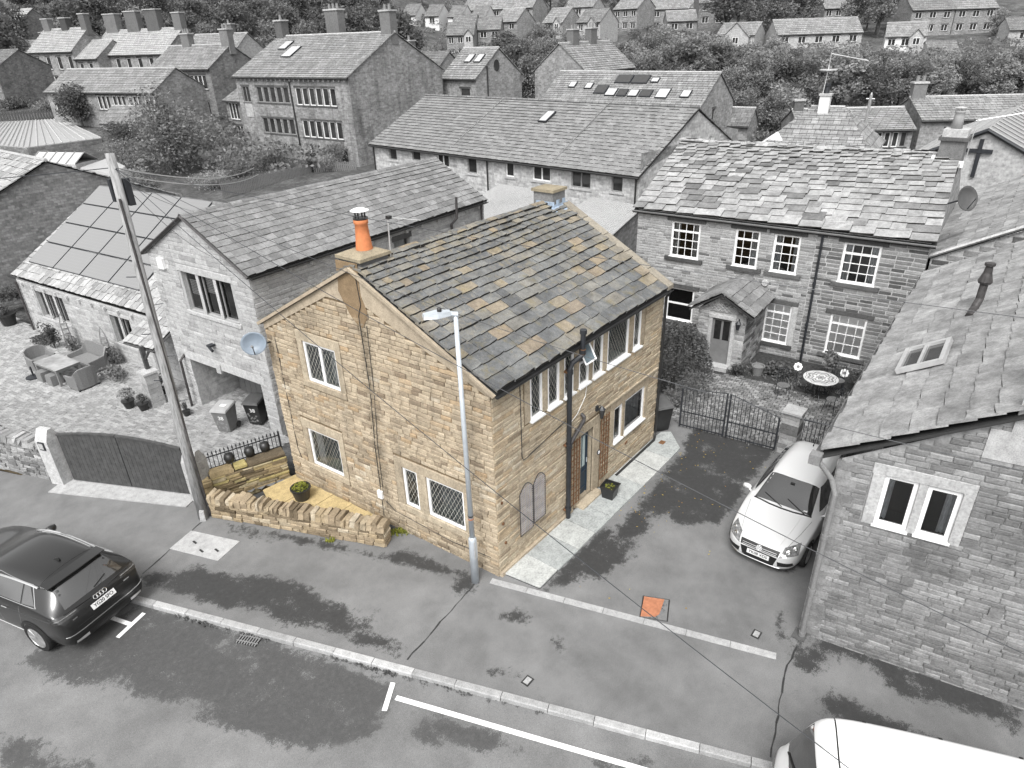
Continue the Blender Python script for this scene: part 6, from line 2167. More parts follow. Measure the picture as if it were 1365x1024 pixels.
def bistro_chair(label, loc, rz):
 t = thing('bistro_chair', label, 'chair', loc, 'iron chairs round the mosaic table', world=False, rz=rz)
 mb = MB(); mb.lathe([(.19, 0), (.21, .01), (.21, .03), (.16, .035)], (0, 0, .45), 18); mb.build('seat', plain('dark_mosaic', .13, .5, .4, var=.6, scale=25), t)
 for sx in (-1, 1):
  mb = MB(); mb.tube([(sx * .17, .12, .45), (sx * .2, .2, 0)], .011, 5); mb.build('leg', MT['iron'], t)
  mb = MB(); mb.tube([(sx * .2, -.22, 0), (sx * .17, -.17, .45), (sx * .18, -.24, .9)], .011, 5); mb.build('leg', MT['iron'], t)
 mb = MB(); mb.tube([(-.18, -.24, .88), (-.13, -.25, .97), (0, -.255, 1.0), (.13, -.25, .97), (.18, -.24, .88)], .012, 6)
 mb.build('back_frame', MT['iron'], t)
 for k in (-1, 0, 1):
  mb = MB(); mb.tube([(k * .07, -.19, .5), (k * .09, -.245, .96)], .008, 4); mb.build('back_bar', MT['iron'], t)
 return t
bistro_chair('iron bistro chair with a dark seat hole left of the mosaic table', (12.55, -2.35, 0), R(120))
bistro_chair('iron bistro chair in front of the mosaic table beside the roof edge', (12.45, -4.0, 0), R(-20))
bistro_chair('iron bistro chair tucked behind the mosaic table', (13.95, -3.75, 0), R(100))
for c, lb in (((13.87, -2.39, .65), 'white flower disc ornament left of the mosaic table'), ((14.36, -3.82, .6), 'white flower disc ornament right of the mosaic table')):
 t = thing('garden_ornament', lb, 'garden ornament', (c[0], c[1], 0))
 M = Matrix.Translation(c) @ Vector((-.75, -.35, .5)).to_track_quat('Z', 'Y').to_matrix().to_4x4()
 for k in range(8):
  mb = MB(); a = k * math.pi / 4
  mb.lathe([(.055, 0), (.05, .015), (.01, .02)], (0, 0, 0), 8, 0, M @ Matrix.Translation((.10 * math.cos(a), .10 * math.sin(a), 0))); mb.build('petal', MT['white'], t)
 mb = MB(); mb.lathe([(.06, 0), (.05, .03)], (0, 0, 0), 10, 0, M); mb.build('disc', MT['rattan'], t)
 mb = MB(); mb.tube([c, (c[0], c[1], 0)], .012, 5); mb.build('stake', MT['iron'], t)
def weeping(name, label, loc, h, rad, n, seed, mat='leaf_dark'):
 t = thing(name, label, 'tree', loc, world=False)
 r = random.Random(seed)
 mb = MB()
 mb.tube([(0, 0, 0), (.05, .02, h * .5), (0, 0, h * .85)], [.09, .07, .05], 8); mb.build('trunk', MT['bark'], t)
 mb = MB()
 for i in range(n):
  a = r.uniform(0, 6.283)
  q = rad * math.sqrt(r.random())
  top = h * (1 - .25 * (q / rad) ** 2) + r.uniform(-.1, .12)
  L_ = r.uniform(.5, 1.0) * h * .75 * (.35 + .65 * q / rad)
  k = int(L_ / .09)
  p = V(q * math.cos(a) * .75, q * math.sin(a) * .75, top)
  for j in range(k):
   p = p + V(math.cos(a) * .022, math.sin(a) * .022, -.085) + V(r.uniform(-.03, .03), r.uniform(-.03, .03), 0)
   l = r.uniform(.04, .075)
   d = V(r.gauss(0, 1), r.gauss(0, 1), r.gauss(0, .8)).normalized()
   s = d.cross(V(r.gauss(0, 1), r.gauss(0, 1), r.gauss(0, 1))).normalized()
   mb.face([p - d * l, p + s * l * .45, p + d * l, p - s * l * .45])
 mb.build('crown', MT[mat], t)
 return t
weeping('weeping_tree', 'dark weeping tree in front of the stone porch', (10.9, .95, 0), 2.55, 1.35, 560, 3)
shrub('shrub', 'low bush at the foot of the porch', 'shrub', (13.15, -.55, 0), (.45, .4, .3), 420, .06, 'leaf_dark', 21)
shrub('shrub', 'spreading bush below the ground floor window by the drainpipe', 'shrub', (14.2, -1.6, 0), (.7, .9, .32), 800, .07, 'leaf_dark', 22)
shrub('shrub', 'tall stemmed plant below the rightmost ground floor sash window', 'shrub', (14.75, -3.2, 0), (.5, .4, .6), 420, .09, 'leaf_mid', 23)
shrub('shrub', 'dark bush at the house wall behind the mosaic table', 'shrub', (14.7, -4.5, 0), (.6, .6, .4), 600, .07, 'leaf_dark', 24)
shrub('potted_plant', 'leafy plant at the edge of the slate roof', 'potted plant', (11.9, -4.6, 0), (.4, .4, .4), 380, .08, 'leaf_lite', 25, pot=.2)
shrub('shrub', 'ground plants inside the left iron gate', 'shrub', (9.8, .5, 0), (.7, .5, .25), 500, .07, 'leaf_mid', 26)
shrub('shrub', 'dark climber between weeping tree and the tan house corner', 'shrub', (10.2, 2.4, 0), (1.0, 1.0, .8), 900, .08, 'leaf_dark', 27)
mb = MB(); mb.lathe([(.16, 0), (.22, .34), (.24, .34), (.24, .38), (.2, .38), (.19, .3)], (13.75, -1.05, 0), 16); tag(mb.build('bucket', MT['rattan']), 'round tub standing beside the porch corner', 'tub')
mb = MB()
wr = random.Random(12)
for i in range(520):
 x, y = wr.uniform(8.8, 15), wr.uniform(-5.3, 2)
 if wr.random() < .5:
  x = 13.6 + abs(wr.gauss(0, .5))
 if x < 9.2 and wr.random() < .6:
  continue
 blade_clump(wr, 4, wr.uniform(.04, .14), .02, .09, Matrix.Translation((x, y, 0)), mb)
o = mb.build('ground_cover', MT['leaf_mid']); o['kind'] = 'stuff'

# ---------------------------------------------------------------- house on the right
RH = thing('slate_house', 'big grey stone house on the right with heavy pale slates', 'house', (2.6, -6.2, 0))
RF = Fr((2.52, -6.2), (3.3, -11.0))
RL = 7.4
RF = Fr((2.52, -6.2), RF.at(RL, 0)[:2])
r_top = [(0, 4.42), (RL / 2, 6.72), (RL, 4.42)]
rw_ = [(.74, 1.27, 3.20, 4.28), (1.41, 1.93, 3.20, 4.26)]
wall_face(RH, RF, -.3, r_top, rw_, MT['mortar_grey'], reveal=.12)
S_(RF, 'lintel', .52, 2.1, 4.28, 4.50, .03, 'dress_grey'); S_(RF, 'jamb', .54, .74, 3.18, 4.28, .03, 'dress_grey'); S_(RF, 'mullion', 1.27, 1.41, 3.2, 4.28, .02, 'dress_grey'); S_(RF, 'jamb', 1.93, 2.10, 3.18, 4.28, .03, 'dress_grey')
stone_courses(RH, RF, -.1, [(0, 4.38), (RL / 2, 6.62), (RL, 4.38)], [(.52, 2.1, 3.18, 4.5)], 'stone_grey', (.085, .13), (.2, .46), .022, .016, 111, u0=-.01, u1=RL)
LIMITS[('slate_house', 'stone')] = 300
for i, (a, b, c, e) in enumerate(rw_):
 window(RH, RF, a, b, c, e, d=-.03, fw=.075, curtain=1 if i == 0 else 3, sill=True)
wall_face(RH, Fr((14.3, -5.75), (2.52, -6.2)), -.3, 4.35, [], MT['c_mid'])
mb = MB()
RF.box(mb, 1.98, 5.2, 5.05, 5.6, .0, .035)
RF.box(mb, 2.25, 5.0, 5.6, 6.35, .0, .035)
mb.build('render_panel', MT['concrete'], RH)
for u, z in ((1.53, 2.14), (3.69, .30), (2.95, 2.0)):
 mb = MB(); RF.box(mb, u - .1, u + .1, z - .09, z + .09, .0, .045); mb.build('wall_vent', MT['stone_dark'], RH)
A, B = V(2.34, -5.84, 4.47), V(14.4, -5.40, 4.47)
C, D = V(14.75, -9.5, 6.85), V(2.92, -9.85, 6.85)
A = V(2.40, -5.84, 4.47)
deck(RH, [p - V(0, 0, .07) for p in (A, B, C, D)])
slate_roof(RH, B, A, D, C, 12, .72, 'slate_right', .034, 1.35, 113, wvar=.4, sag=.03)
D2, C2 = V(3.75, -13.8, 4.47), V(15.2, -13.4, 4.47)
deck(RH, [D, C, C2, D2], 'c_slate2', .06, 'rear_roof')
ridge_tiles(RH, D, C, 'slate_right', 20, .15)
gutter(RH, (2.36, -5.80, 4.40), (14.4, -5.36, 4.40), (0, 1, 0), .06, 'rattan')
mb = MB(); mb.box((2.34, -5.80, 4.36), (.20, .20, .2)); mb.build('hopper', MT['rattan'], RH)
pipe(RH, 'downpipe', [(2.36, -5.86, 4.3), (2.46, -6.12, 3.95), (2.40, -6.24, 3.7), (2.40, -6.24, .02)], .05, 'rattan', 10, [(2.40, -6.24, 2.7), (2.40, -6.24, 1.3), (2.40, -6.24, .1)])
mb = MB()
for i in range(26):
 RF.box(mb, -.035, .20 + .12 * (i % 2), -.1 + i * .172, .065 + i * .172, -.02, .036)
 mb.box((2.62 + .09 * ((i + 1) % 2), -6.17, -.02 + i * .172), (.24 + .15 * ((i + 1) % 2), .06, .162))
q_ = mb.build('quoin', MT['stone_grey'], RH); q_['kind'] = 'stuff'
mb = MB(); mb.box((2.42, -6.2, .01), (.3, .26, .04)); mb.build('drain_surround', MT['dress_dark'], RH)
ch = MB(); ch.box((3.35, -9.65, 6.9), (.75, 1.7, 1.5)); mb = None
cc = ch.build('chimney', MT['stone_grey'], RH)
mb = MB(); mb.box((3.35, -9.65, 7.68), (.9, 1.85, .12)); mb.build('chimney_band', MT['dress_grey'], cc)
for k in (-1, 1):
 mb = MB(); mb.lathe([(.17, 0), (.14, .5), (.16, .55)], (3.35, -9.65 + k * .45, 7.74), 12); mb.build('chimney_pot', MT['rattan'], cc)
# roof light and vent pipe
rn = -(B - A).cross(D - A).normalized(); re_ = (B - A).normalized(); ru = rn.cross(re_)
def rp(x, y):
 t_ = ((A - V(x, y, 0)).dot(rn)) / rn.z
 return V(x, y, t_)
q = [(5.5, -6.45), (6.72, -6.36), (6.72, -7.12), (5.5, -7.2)]
mb = MB()
c = sum((rp(*p) for p in q), V(0, 0, 0)) / 4 + rn * .15
for (ox, oy, sx, sy) in ((0, .40, 1.3, .09), (0, -.40, 1.3, .09), (.6, 0, .10, .72), (-.6, 0, .10, .72), (0, .02, 1.15, .06)):
 mb.box(c + re_ * ox + ru * oy, (sx, sy, .10), 0, None, (re_, ru, rn))
rlm = mb.build('roof_light', MT['alu'], RH)
mb = MB(); mb.box(c - rn * .02, (1.15, .75, .02), 0, None, (re_, ru, rn)); mb.build('pane', MT['glassfar'], rlm)
vb_ = rp(8.5, -7.12)
mb = MB(); mb.tube([vb_ - ru * .05 + rn * .03, vb_ + V(.35, -.06, .14), vb_ + V(.55, -.10, .32), vb_ + V(.62, -.1, .7)], .085, 12); mb.lathe([(.13, 0), (.15, .05), (.09, .25), (.075, .4), (.11, .42), (.11, .48)], vb_ + V(.62, -.1, .68), 12); mb.build('vent_pipe', MT['ironrust'], RH)
# raised verge at the far end and the neighbour behind
SH = thing('neighbour_house', 'dark brick gabled house behind the big slate roof', 'house', (17, -6, 0))
NF = Fr((16.5, -5.25), (17.0, -13.0))
wall_face(SH, NF, -.3, [(0, 4.4), (3.9, 6.5), (7.7, 4.4)], [], MT['mortar_mid'])
stone_courses(SH, NF, 3.4, [(0, 4.36), (3.9, 6.4), (7.7, 4.36)], [], 'stone_band', (.19, .22), (.42, .6), .02, .036, 121)
A, B, C, D = V(16.4, -5.1, 4.42), V(27.0, -4.7, 4.42), V(27.2, -9.0, 6.7), V(16.55, -9.2, 6.7)
deck(SH, [A, B, C, D])
slate_roof(SH, B, A, D, C, 13, .6, 'slate_right', .03, 1.3, 123)
wall_face(SH, Fr((27, -4.8), (16.5, -5.25)), -.3, 4.4, [], MT['c_mid'])
deck(SH, [D, C, (27.2, -13.2, 4.4), (16.9, -13.2, 4.4)], 'c_slate2', .06, 'rear_roof')
mb = MB(); mb.tube([A + V(-.04, 0, .03), D + V(-.04, 0, .03)], .06, 4); mb.build('verge', MT['dress_grey'], SH)

# lean-to roofs between the tan house and the terrace
def leanto(label, q, z0, mat, hw):
 t = thing('lean_to', label, 'outbuilding', (q[0][0], q[0][1], 0))
 mb = MB(); mb.prism([V(*p) for p in q], (0, 0, .06)); o = mb.build('roof', MT[mat], t); fix_normals(o.data)
 mb = MB()
 a, b = V(*q[0]), V(*q[1])
 n = int((b - a).length / .16)
 for i in range(n + 1):
  s = i / n
  p0 = a.lerp(b, s); p1 = V(*q[3]).lerp(V(*q[2]), s)
  mb.tube([p0 + V(0, 0, .06), p1 + V(0, 0, .06)], .035, 4)
 mb.build('corrugation', MT[mat], t)
 pts = [V(p[0], p[1], 0) for p in q]
 c = sum(pts, Vector()) / 4
 for i in range(4):
  j = (i + 1) % 4
  mb = MB()
  a, b = c + (pts[i] - c) * .96, c + (pts[j] - c) * .96
  mb.face([a + V(0, 0, -.1), b + V(0, 0, -.1), b + V(0, 0, q[j][2]), a + V(0, 0, q[i][2])])
  mb.build('wall', MT[hw], t)
MT['tin'] = plain('pale_sheet', .33, .5, .4, var=.12)
leanto('pale tiled lean-to roof beside the terrace back wall', [(18.6, 18.9, 2.45), (18.0, 14.3, 2.45), (23.6, 14.8, 3.15), (23.8, 19.2, 3.15)], 2, 'tin', 'c_pale')
leanto('pale corrugated lean-to roof behind the tan house far chimney', [(19.2, 12.6, 2.4), (19.0, 8.6, 2.4), (23.6, 9.2, 3.0), (24.2, 12.8, 3.0)], 2, 'tin', 'c_mid')
# ---------------------------------------------------------------- vehicles
from mathutils.bvhtree import BVHTree
def paintmat(name, c, rough=.28, metal=.0, coat=.6):
 m = NT(name)
 m.out(c, rough, .5, metal)
 m.b.inputs['Coat Weight'].default_value = coat
 m.b.inputs['Coat Roughness'].default_value = .1
 return m.mat
MT['carblack'] = paintmat('black_car_paint', .007, .3, .0, .7)
MT['carsilver'] = paintmat('silver_car_paint', .70, .3, .25, .9)
MT['carwhite'] = paintmat('white_van_paint', .80, .3, .0, .6)
MT['carglass'] = plain('car_glass', .03, .04, .9, var=.3, scale=1.5)
cg_ = MT['carglass'].node_tree.nodes['Principled BSDF']
cg_.inputs['Coat Weight'].default_value = 1.0
cg_.inputs['Coat IOR'].default_value = 1.9
cg_.inputs['Coat Roughness'].default_value = .03
MT['tyre'] = plain('tyre_rubber', .02, .8, .2)
MT['alloy'] = plain('alloy_wheel', .55, .3, .5, .8, var=.05)
MT['trim'] = plain('black_trim', .014, .45, .4)
MT['chrome'] = plain('chrome_trim', .75, .15, .5, 1.0, var=.03)
MT['lens'] = plain('lamp_lens', .16, .06, .9, var=.6, scale=16)
MT['redlens'] = plain('rear_lens', .035, .08, .8, var=.4, scale=18)
MT['plate'] = plain('number_plate', .66, .45, .4, var=.03)
MT['ink'] = plain('plate_ink', .02, .5, .3)

def loft_body(st):
 """st: (x, zlow, hwlow, zbelt, hwbelt, ztop, hwtop); front is +x"""
 vs, fs = [], []
 n = 0
 for (x, zl, wl, zb, wb, zt, wt) in st:
  k = min(1.0, max(.0, (zt - zb) / .45))
  half = [(0, zl), (wl * .82, zl), (wl, zl + .10), (wb + .012, zl + (zb - zl) * .62), (wb, zb), (wb - .03, zb + .03 * k + .012), (wt + .035 * k + .01, zt - .11 * k - .012), (wt * .86, zt - .02), (wt * .45, zt), (0, zt + .006)]
  ring = [(x, y, z) for y, z in half] + [(x, -y, z) for y, z in half[-2:0:-1]]
  n = len(ring)
  vs += ring
 for i in range(len(st) - 1):
  for j in range(n):
   k = (j + 1) % n
   fs.append((i * n + j, i * n + k, (i + 1) * n + k, (i + 1) * n + j))
 fs.append(tuple(range(n)))
 fs.append(tuple((len(st) - 1) * n + j for j in reversed(range(n))))
 me = bpy.data.meshes.new('b')
 me.from_pydata(vs, [], fs)
 ob = bpy.data.objects.new('b', me)
 COL.objects.link(ob)
 m = ob.modifiers.new('s', 'SUBSURF')
 m.levels = 2
 m.render_levels = 2
 dg = bpy.context.evaluated_depsgraph_get()
 out = bpy.data.meshes.new_from_object(ob.evaluated_get(dg))
 bpy.data.objects.remove(ob)
 fix_normals(out)
 out.polygons.foreach_set('use_smooth', [True] * len(out.polygons))
 out.update()
 return out
class Car:
 def __init__(s, name, label, cat, loc, rz, st, mat, bodyname='body'):
  s.t = thing(name, label, cat, loc, None, world=False, rz=rz)
  me = loft_body(st)
  me.materials.append(MT[mat])
  s.body = link(bodyname, me, s.t)
  s.bvh = BVHTree.FromPolygons([v.co.copy() for v in me.vertices], [tuple(p.vertices) for p in me.polygons])
 def snap(s, p, d, off=.005):
  d = Vector(d).normalized()
  h = s.bvh.ray_cast(Vector(p) - d * 3, d)
  if h[0] is None:
   q = s.bvh.find_nearest(Vector(p))
   return q[0] + q[1] * off
  nrm = h[1] if h[1].dot(d) < 0 else -h[1]
  return h[0] + nrm * off
 def patch(s, name, c, d, mat, n=8, m=5, off=.005, parent=None, bulge=0):
  c = [Vector(p) for p in c]
  vs, fs = [], []
  for j in range(m + 1):
   for i in range(n + 1):
    u, v = i / n, j / m
    p = (c[0] * (1 - u) + c[1] * u) * (1 - v) + (c[3] * (1 - u) + c[2] * u) * v
    vs.append(s.snap(p, d, off))
  for j in range(m):
   for i in range(n):
    a = j * (n + 1) + i
    fs.append((a, a + 1, a + n + 2, a + n + 1))
  mb = MB()
  mb.add(vs, fs)
  o = mb.build(name, MT[mat], parent or s.t, smooth=True)
  nn = sum((p.normal for p in o.data.polygons), Vector())
  if nn.dot(Vector(d)) > 0:
   o.data.flip_normals()
  return o
 def line(s, name, pts, d, mat='trim', r=.006, off=.0, parent=None, step=.06):
  P = []
  pts = [Vector(p) for p in pts]
  for a, b in zip(pts, pts[1:]):
   k = max(1, int((b - a).length / step))
   P += [s.snap(a.lerp(b, i / k), d, off) for i in range(k)]
  P.append(s.snap(pts[-1], d, off))
  mb = MB()
  mb.tube(P, r, 5)
  return mb.build(name, MT[mat], parent or s.t)
 def wheel(s, x, y, r, w=.21, spokes=5):
  sg = 1 if y > 0 else -1
  M = Matrix.Translation((x, y, r)) @ Matrix.Rotation(R(-90) * sg, 4, 'X')
  mb = MB()
  mb.lathe([(r * .66, -w / 2), (r * .94, -w / 2), (r, -w * .32), (r, w * .32), (r * .95, w / 2), (r * .70, w / 2 + .004), (r * .66, w * .38), (r * .64, -w * .3)], (0, 0, 0), 28, 0, M)
  o = mb.build('wheel', MT['tyre'], s.t, smooth=False)
  mb = MB()
  mb.lathe([(r * .70, w * .50), (r * .66, w * .53), (r * .63, w * .46), (r * .62, w * .2)], (0, 0, 0), 28, 0, M)
  mb.lathe([(r * .13, w * .36), (r * .15, w * .44), (r * .10, w * .5)], (0, 0, 0), 14, 0, M)
  for k in range(spokes):
   a = 2 * math.pi * k / spokes + .3
   for da in (-.10, .10):
    ca, sa = math.cos(a), math.sin(a)
    cb, sb = math.cos(a + da), math.sin(a + da)
    mb.tube([(ca * r * .10, sa * r * .10, w * .42), (cb * r * .65, sb * r * .65, w * .47)], [r * .055, r * .05], 5, 0, M)
  mb.build('rim', MT['alloy'], o)
  mb = MB()
  mb.lathe([(r * .64, w * .10), (r * .60, w * .12), (r * .1, w * .12)], (0, 0, 0), 20, 0, M)
  mb.build('brake_disc', MT['trim'], o)
  mb = MB()
  n = 18
  for i in range(n):
   a0, a1 = math.pi * (-.05 + 1.1 * i / n), math.pi * (-.05 + 1.1 * (i + 1) / n)
   q = []
   for a, rr in ((a0, r * 1.05), (a1, r * 1.05), (a1, r * 1.22), (a0, r * 1.22)):
    q.append(V(x + rr * math.cos(a), y + sg * .0, r + rr * math.sin(a)))
   mb.face([s.snap(V(p.x, sg * .5, max(p.z, .2)), (0, -sg, 0), .006) for p in q])
  mb.build('arch', MT['trim'], s.t)
  mb = MB()
  k = 20
  mb.face([s.snap(V(x + r * 1.08 * math.cos(2 * math.pi * i / k), sg * .5, max(.2, r + r * 1.08 * math.sin(2 * math.pi * i / k))), (0, -sg, 0), .004) for i in range(k)])
  mb.build('wheel_well', MT['trim'], s.t)
 def plate(s, txt, c, d, up_, w=.52, h=.115, mat='plate', size=.098):
  d, up_ = Vector(d).normalized(), Vector(up_).normalized()
  rgt = up_.cross(d).normalized()
  up_ = d.cross(rgt)
  c = Vector(c)
  mb = MB()
  mb.box(c, (w, h, .012), 0, None, (rgt, up_, d))
  o = mb.build('number_plate', MT[mat], s.t)
  M = Matrix(((rgt.x, up_.x, d.x, c.x + d.x * .0075), (rgt.y, up_.y, d.y, c.y + d.y * .0075), (rgt.z, up_.z, d.z, c.z + d.z * .0075), (0, 0, 0, 1)))
  number(o, txt, size, M, MT['ink'], 'lettering')
  return o
 def ring(s, mb, c, d, up_, r, t=.006, n=20):
  d, up_ = Vector(d).normalized(), Vector(up_).normalized()
  rgt = up_.cross(d).normalized(); up_ = d.cross(rgt)
  mb.tube([Vector(c) + rgt * r * math.cos(2 * math.pi * i / n) + up_ * r * math.sin(2 * math.pi * i / n) for i in range(n + 1)], t, 6)

SUV_SCALE = 1.07
# silver estate parked nose-out on the drive
G = Car('silver_car', 'silver hatchback parked beside the stone house with its nose towards the road', 'car', (6.06, -4.76, 0), 3.13,
  [(2.27, .30, .42, .56, .44, .60, .36), (2.24, .24, .58, .60, .60, .66, .46), (2.12, .20, .74, .64, .76, .74, .58), (1.85, .18, .83, .72, .845, .83, .64), (1.35, .18, .87, .82, .885, .93, .68), (.98, .18, .885, .89, .895, 1.0, .71), (.72, .18, .89, .92, .90, 1.12, .67),
   (.10, .18, .89, .94, .90, 1.44, .58), (-.30, .18, .89, .95, .90, 1.505, .575), (-1.0, .18, .89, .96, .90, 1.51, .57), (-1.75, .18, .88, .97, .89, 1.45, .55), (-2.05, .2, .86, .98, .87, 1.22, .58), (-2.22, .24, .82, .95, .82, 1.02, .62), (-2.30, .3, .74, .8, .74, .84, .58)], 'carsilver')
G.patch('windscreen', [(.88, .66, 1), (.88, -.66, 1), (.16, -.56, 1.4), (.16, .56, 1.4)], (-.6, 0, -1), 'carglass', 12, 6)
G.line('windscreen_seal', [(.90, .69, 1), (.98, .3, 1), (1.0, 0, 1), (.98, -.3, 1), (.90, -.69, 1)], (-.3, 0, -1), 'trim', .022, .0)
for s_ in (1, -1):
 G.line('windscreen_seal', [(.88, .67 * s_, 1), (.15, .57 * s_, 1.4)], (-.5, 0, -1), 'trim', .012, .0)
G.line('roof_seam', [(.14, .56, 1.4), (.17, 0, 1.4), (.14, -.56, 1.4)], (-.3, 0, -1), 'trim', .008)
for s_ in (1, -1):
 G.patch('side_window', [(.62, s_ * .9, 1.02), (-.52, s_ * .9, 1.02), (-.52, s_ * .7, 1.36), (.05, s_ * .7, 1.34)], (0, -s_, 0), 'carglass', 8, 4)
 G.patch('side_window', [(-.60, s_ * .9, 1.02), (-1.62, s_ * .9, 1.06), (-1.5, s_ * .7, 1.34), (-.60, s_ * .7, 1.36)], (0, -s_, 0), 'carglass', 8, 4)
 hl = G.patch('headlight', [(2.2, s_ * .44, .56), (2.0, s_ * .80, .66), (1.7, s_ * .76, .80), (2.0, s_ * .50, .74)], (-1, -s_ * .25, -.35), 'lens', 8, 6, .012)
 for (a, b, c, r) in ((2.05, .60, .68, .062), (1.93, .70, .735, .05)):
  p = G.snap((a, s_ * b, c), (-1, -s_ * .25, -.35), .010)
  mb = MB(); mb.lathe([(r, 0), (r * .9, .014), (r * .45, .022), (.01, .02)], (0, 0, 0), 16, 0, Matrix.Translation(p) @ Vector((1, s_ * .35, .5)).to_track_quat('Z', 'Y').to_matrix().to_4x4()); mb.build('bulb_reflector', MT['chrome'], hl)
 G.patch('bumper_intake', [(2.2, s_ * .46, .34), (2.1, s_ * .76, .38), (2.1, s_ * .74, .48), (2.2, s_ * .44, .47)], (-1, 0, 0), 'trim', 6, 3, .006)
 G.line('bonnet_seam', [(1.98, s_ * .55, .8), (1.5, s_ * .66, .9), (1.0, s_ * .74, 1.0)], (0, 0, -1), 'rattan', .005)
 G.line('bonnet_crease', [(2.05, s_ * .38, .7), (1.5, s_ * .46, .9), (1.02, s_ * .5, 1)], (0, 0, -1), 'carsilver', .012, -.004)
 mb = MB()
 c = V(.60, s_ * 1.0, 1.02)
 mb.lathe([(.02, -.11), (.085, -.08), (.10, 0), (.085, .08), (.02, .10)], (0, 0, 0), 14, 0, Matrix.Translation(c) @ Matrix.Rotation(R(90), 4, 'X') @ Matrix.Scale(.62, 4, (1, 0, 0)) @ Matrix.Scale(.72, 4, (0, 1, 0)))
 mb.tube([c, (.68, s_ * .86, .97)], .025, 6)
 mb.build('door_mirror', MT['carsilver'], G.t, smooth=True)
 for x in (1.42, -1.42):
  G.wheel(x, s_ * .80, .32)
 G.line('door_seam', [(.55, s_ * .9, .95), (.62, s_ * .9, .3)], (0, -s_, 0), 'rattan', .005)
 G.line('sill_line', [(1.0, s_ * .9, .30), (-1.0, s_ * .9, .30)], (0, -s_, 0), 'rattan', .006)
gr = G.patch('grille', [(2.3, -.44, .60), (2.3, .44, .60), (2.2, .46, .70), (2.2, -.46, .70)], (-1, 0, -.35), 'trim', 10, 3, .006)
G.patch('lower_grille', [(2.3, -.36, .30), (2.3, .36, .30), (2.3, .43, .56), (2.3, -.43, .56)], (-1, 0, 0), 'trim', 10, 4, .006)
for z in (.625, .665):
 G.line('grille_bar', [(2.3, -.40, z), (2.3, .40, z)], (-1, 0, -.35), 'alu', .006, .012, gr)
G.line('bumper_edge', [(2.1, -.78, .27), (2.25, -.45, .27), (2.3, 0, .27), (2.25, .45, .27), (2.1, .78, .27)], (-1, 0, 0), 'chrome', .012, .004)
bp = G.snap((2.3, 0, .655), (-1, 0, -.35), .022)
bd = Vector((1, 0, .45)).normalized()
mb = MB()
M = Matrix.Translation(bp) @ bd.to_track_quat('Z', 'Y').to_matrix().to_4x4()
mb.lathe([(.075, 0), (.075, .008), (.07, .012)], (0, 0, 0), 20, 0, M); bo = mb.build('badge', MT['chrome'], G.t)
rg = Vector((0, 0, 1)).cross(bd).normalized(); ug = bd.cross(rg)
mb = MB(); W_ = lambda a, b: bp + bd * .016 + rg * a + ug * b
mb.tube([W_(-.030, .058), W_(0, .008), W_(.030, .058)], .006, 4); mb.tube([W_(-.056, .030), W_(-.026, -.05), W_(0, .0), W_(.026, -.05), W_(.056, .030)], .006, 4)
mb.build('badge_letters', MT['trim'], bo)
G.plate('YK08 XDS', G.snap((2.3, 0, .47), (-1, 0, 0), .014), (1, 0, .12), (0, 0, 1))
for (a, b) in (((.93, .55, 1), (.70, .05, 1.1)), ((.95, .0, 1), (.72, -.5, 1.1))):
 G.line('wiper', [a, b], (-.4, 0, -1), 'trim', .011, .014)
mb = MB(); p = G.snap((.28, 0, 1.3), (-.6, 0, -1), .012); mb.box(p, (.08, .10, .015)); mb.build('mirror_mount', MT['trim'], G.t)
mb = MB(); p = G.snap((.80, .52, 1.0), (-.6, 0, -1), .010); mb.box(p, (.07, .09, .006)); mb.build('permit_sticker', MT['white'], G.t)
mb = MB(); p = G.snap((-1.5, -.1, 1.5), (0, 0, -1), 0); mb.tube([p, p + V(-.02, 0, .05), p + V(-.28, 0, .22)], [.02, .012, .004], 6); mb.build('roof_aerial', MT['trim'], G.t)
G.patch('rear_window', [(-1.78, .5, 1.4), (-1.78, -.5, 1.4), (-2.1, -.56, 1.1), (-2.1, .56, 1.1)], (1, 0, -.6), 'carglass', 8, 4)

# black sport utility parked on the road, seen from behind
A_ = Car('black_car', 'black sport utility car parked at the kerb seen from behind', 'car', (-6.98, 8.21, -.09), 1.84,
   [(2.24, .35, .5, .72, .56, .80, .44), (2.12, .26, .78, .82, .80, .93, .62), (1.6, .22, .90, .95, .91, 1.06, .70), (1.0, .22, .91, 1.02, .92, 1.14, .72), (.75, .22, .92, 1.04, .925, 1.22, .70), (.1, .22, .92, 1.07, .925, 1.54, .62), (-.4, .22, .92, 1.08, .925, 1.61, .61), (-1.1, .22, .92, 1.10, .925, 1.60, .60), (-1.72, .22, .915, 1.12, .92, 1.545, .57),
   (-1.98, .24, .91, 1.10, .91, 1.30, .60), (-2.14, .26, .90, 1.05, .89, 1.12, .66), (-2.23, .30, .86, .92, .85, .98, .70), (-2.27, .34, .80, .80, .79, .86, .66), (-2.29, .40, .72, .70, .70, .74, .58)], 'carblack')
A_.patch('rear_window', [(-1.80, .54, 1.5), (-1.80, -.54, 1.5), (-2.12, -.64, 1.12), (-2.12, .64, 1.12)], (1, 0, -.75), 'carglass', 10, 6)
mb = MB()
n_ = 12
vs, fs = [], []
for i in range(n_ + 1):
 y = -.62 + 1.24 * i / n_
 z = 1.565 - .05 * (y / .62) ** 2
 x = -1.86 + .07 * (y / .62) ** 2
 vs += [(x + .25, y, z + .005), (x, y, z - .005), (x, y, z - .028), (x + .2, y, z - .05)]
for i in range(n_):
 for k in range(3):
  a = i * 4 + k
  fs.append((a, a + 1, a + 5, a + 4))
fs += [(0, 1, 2, 3), tuple(n_ * 4 + k for k in (3, 2, 1, 0))]
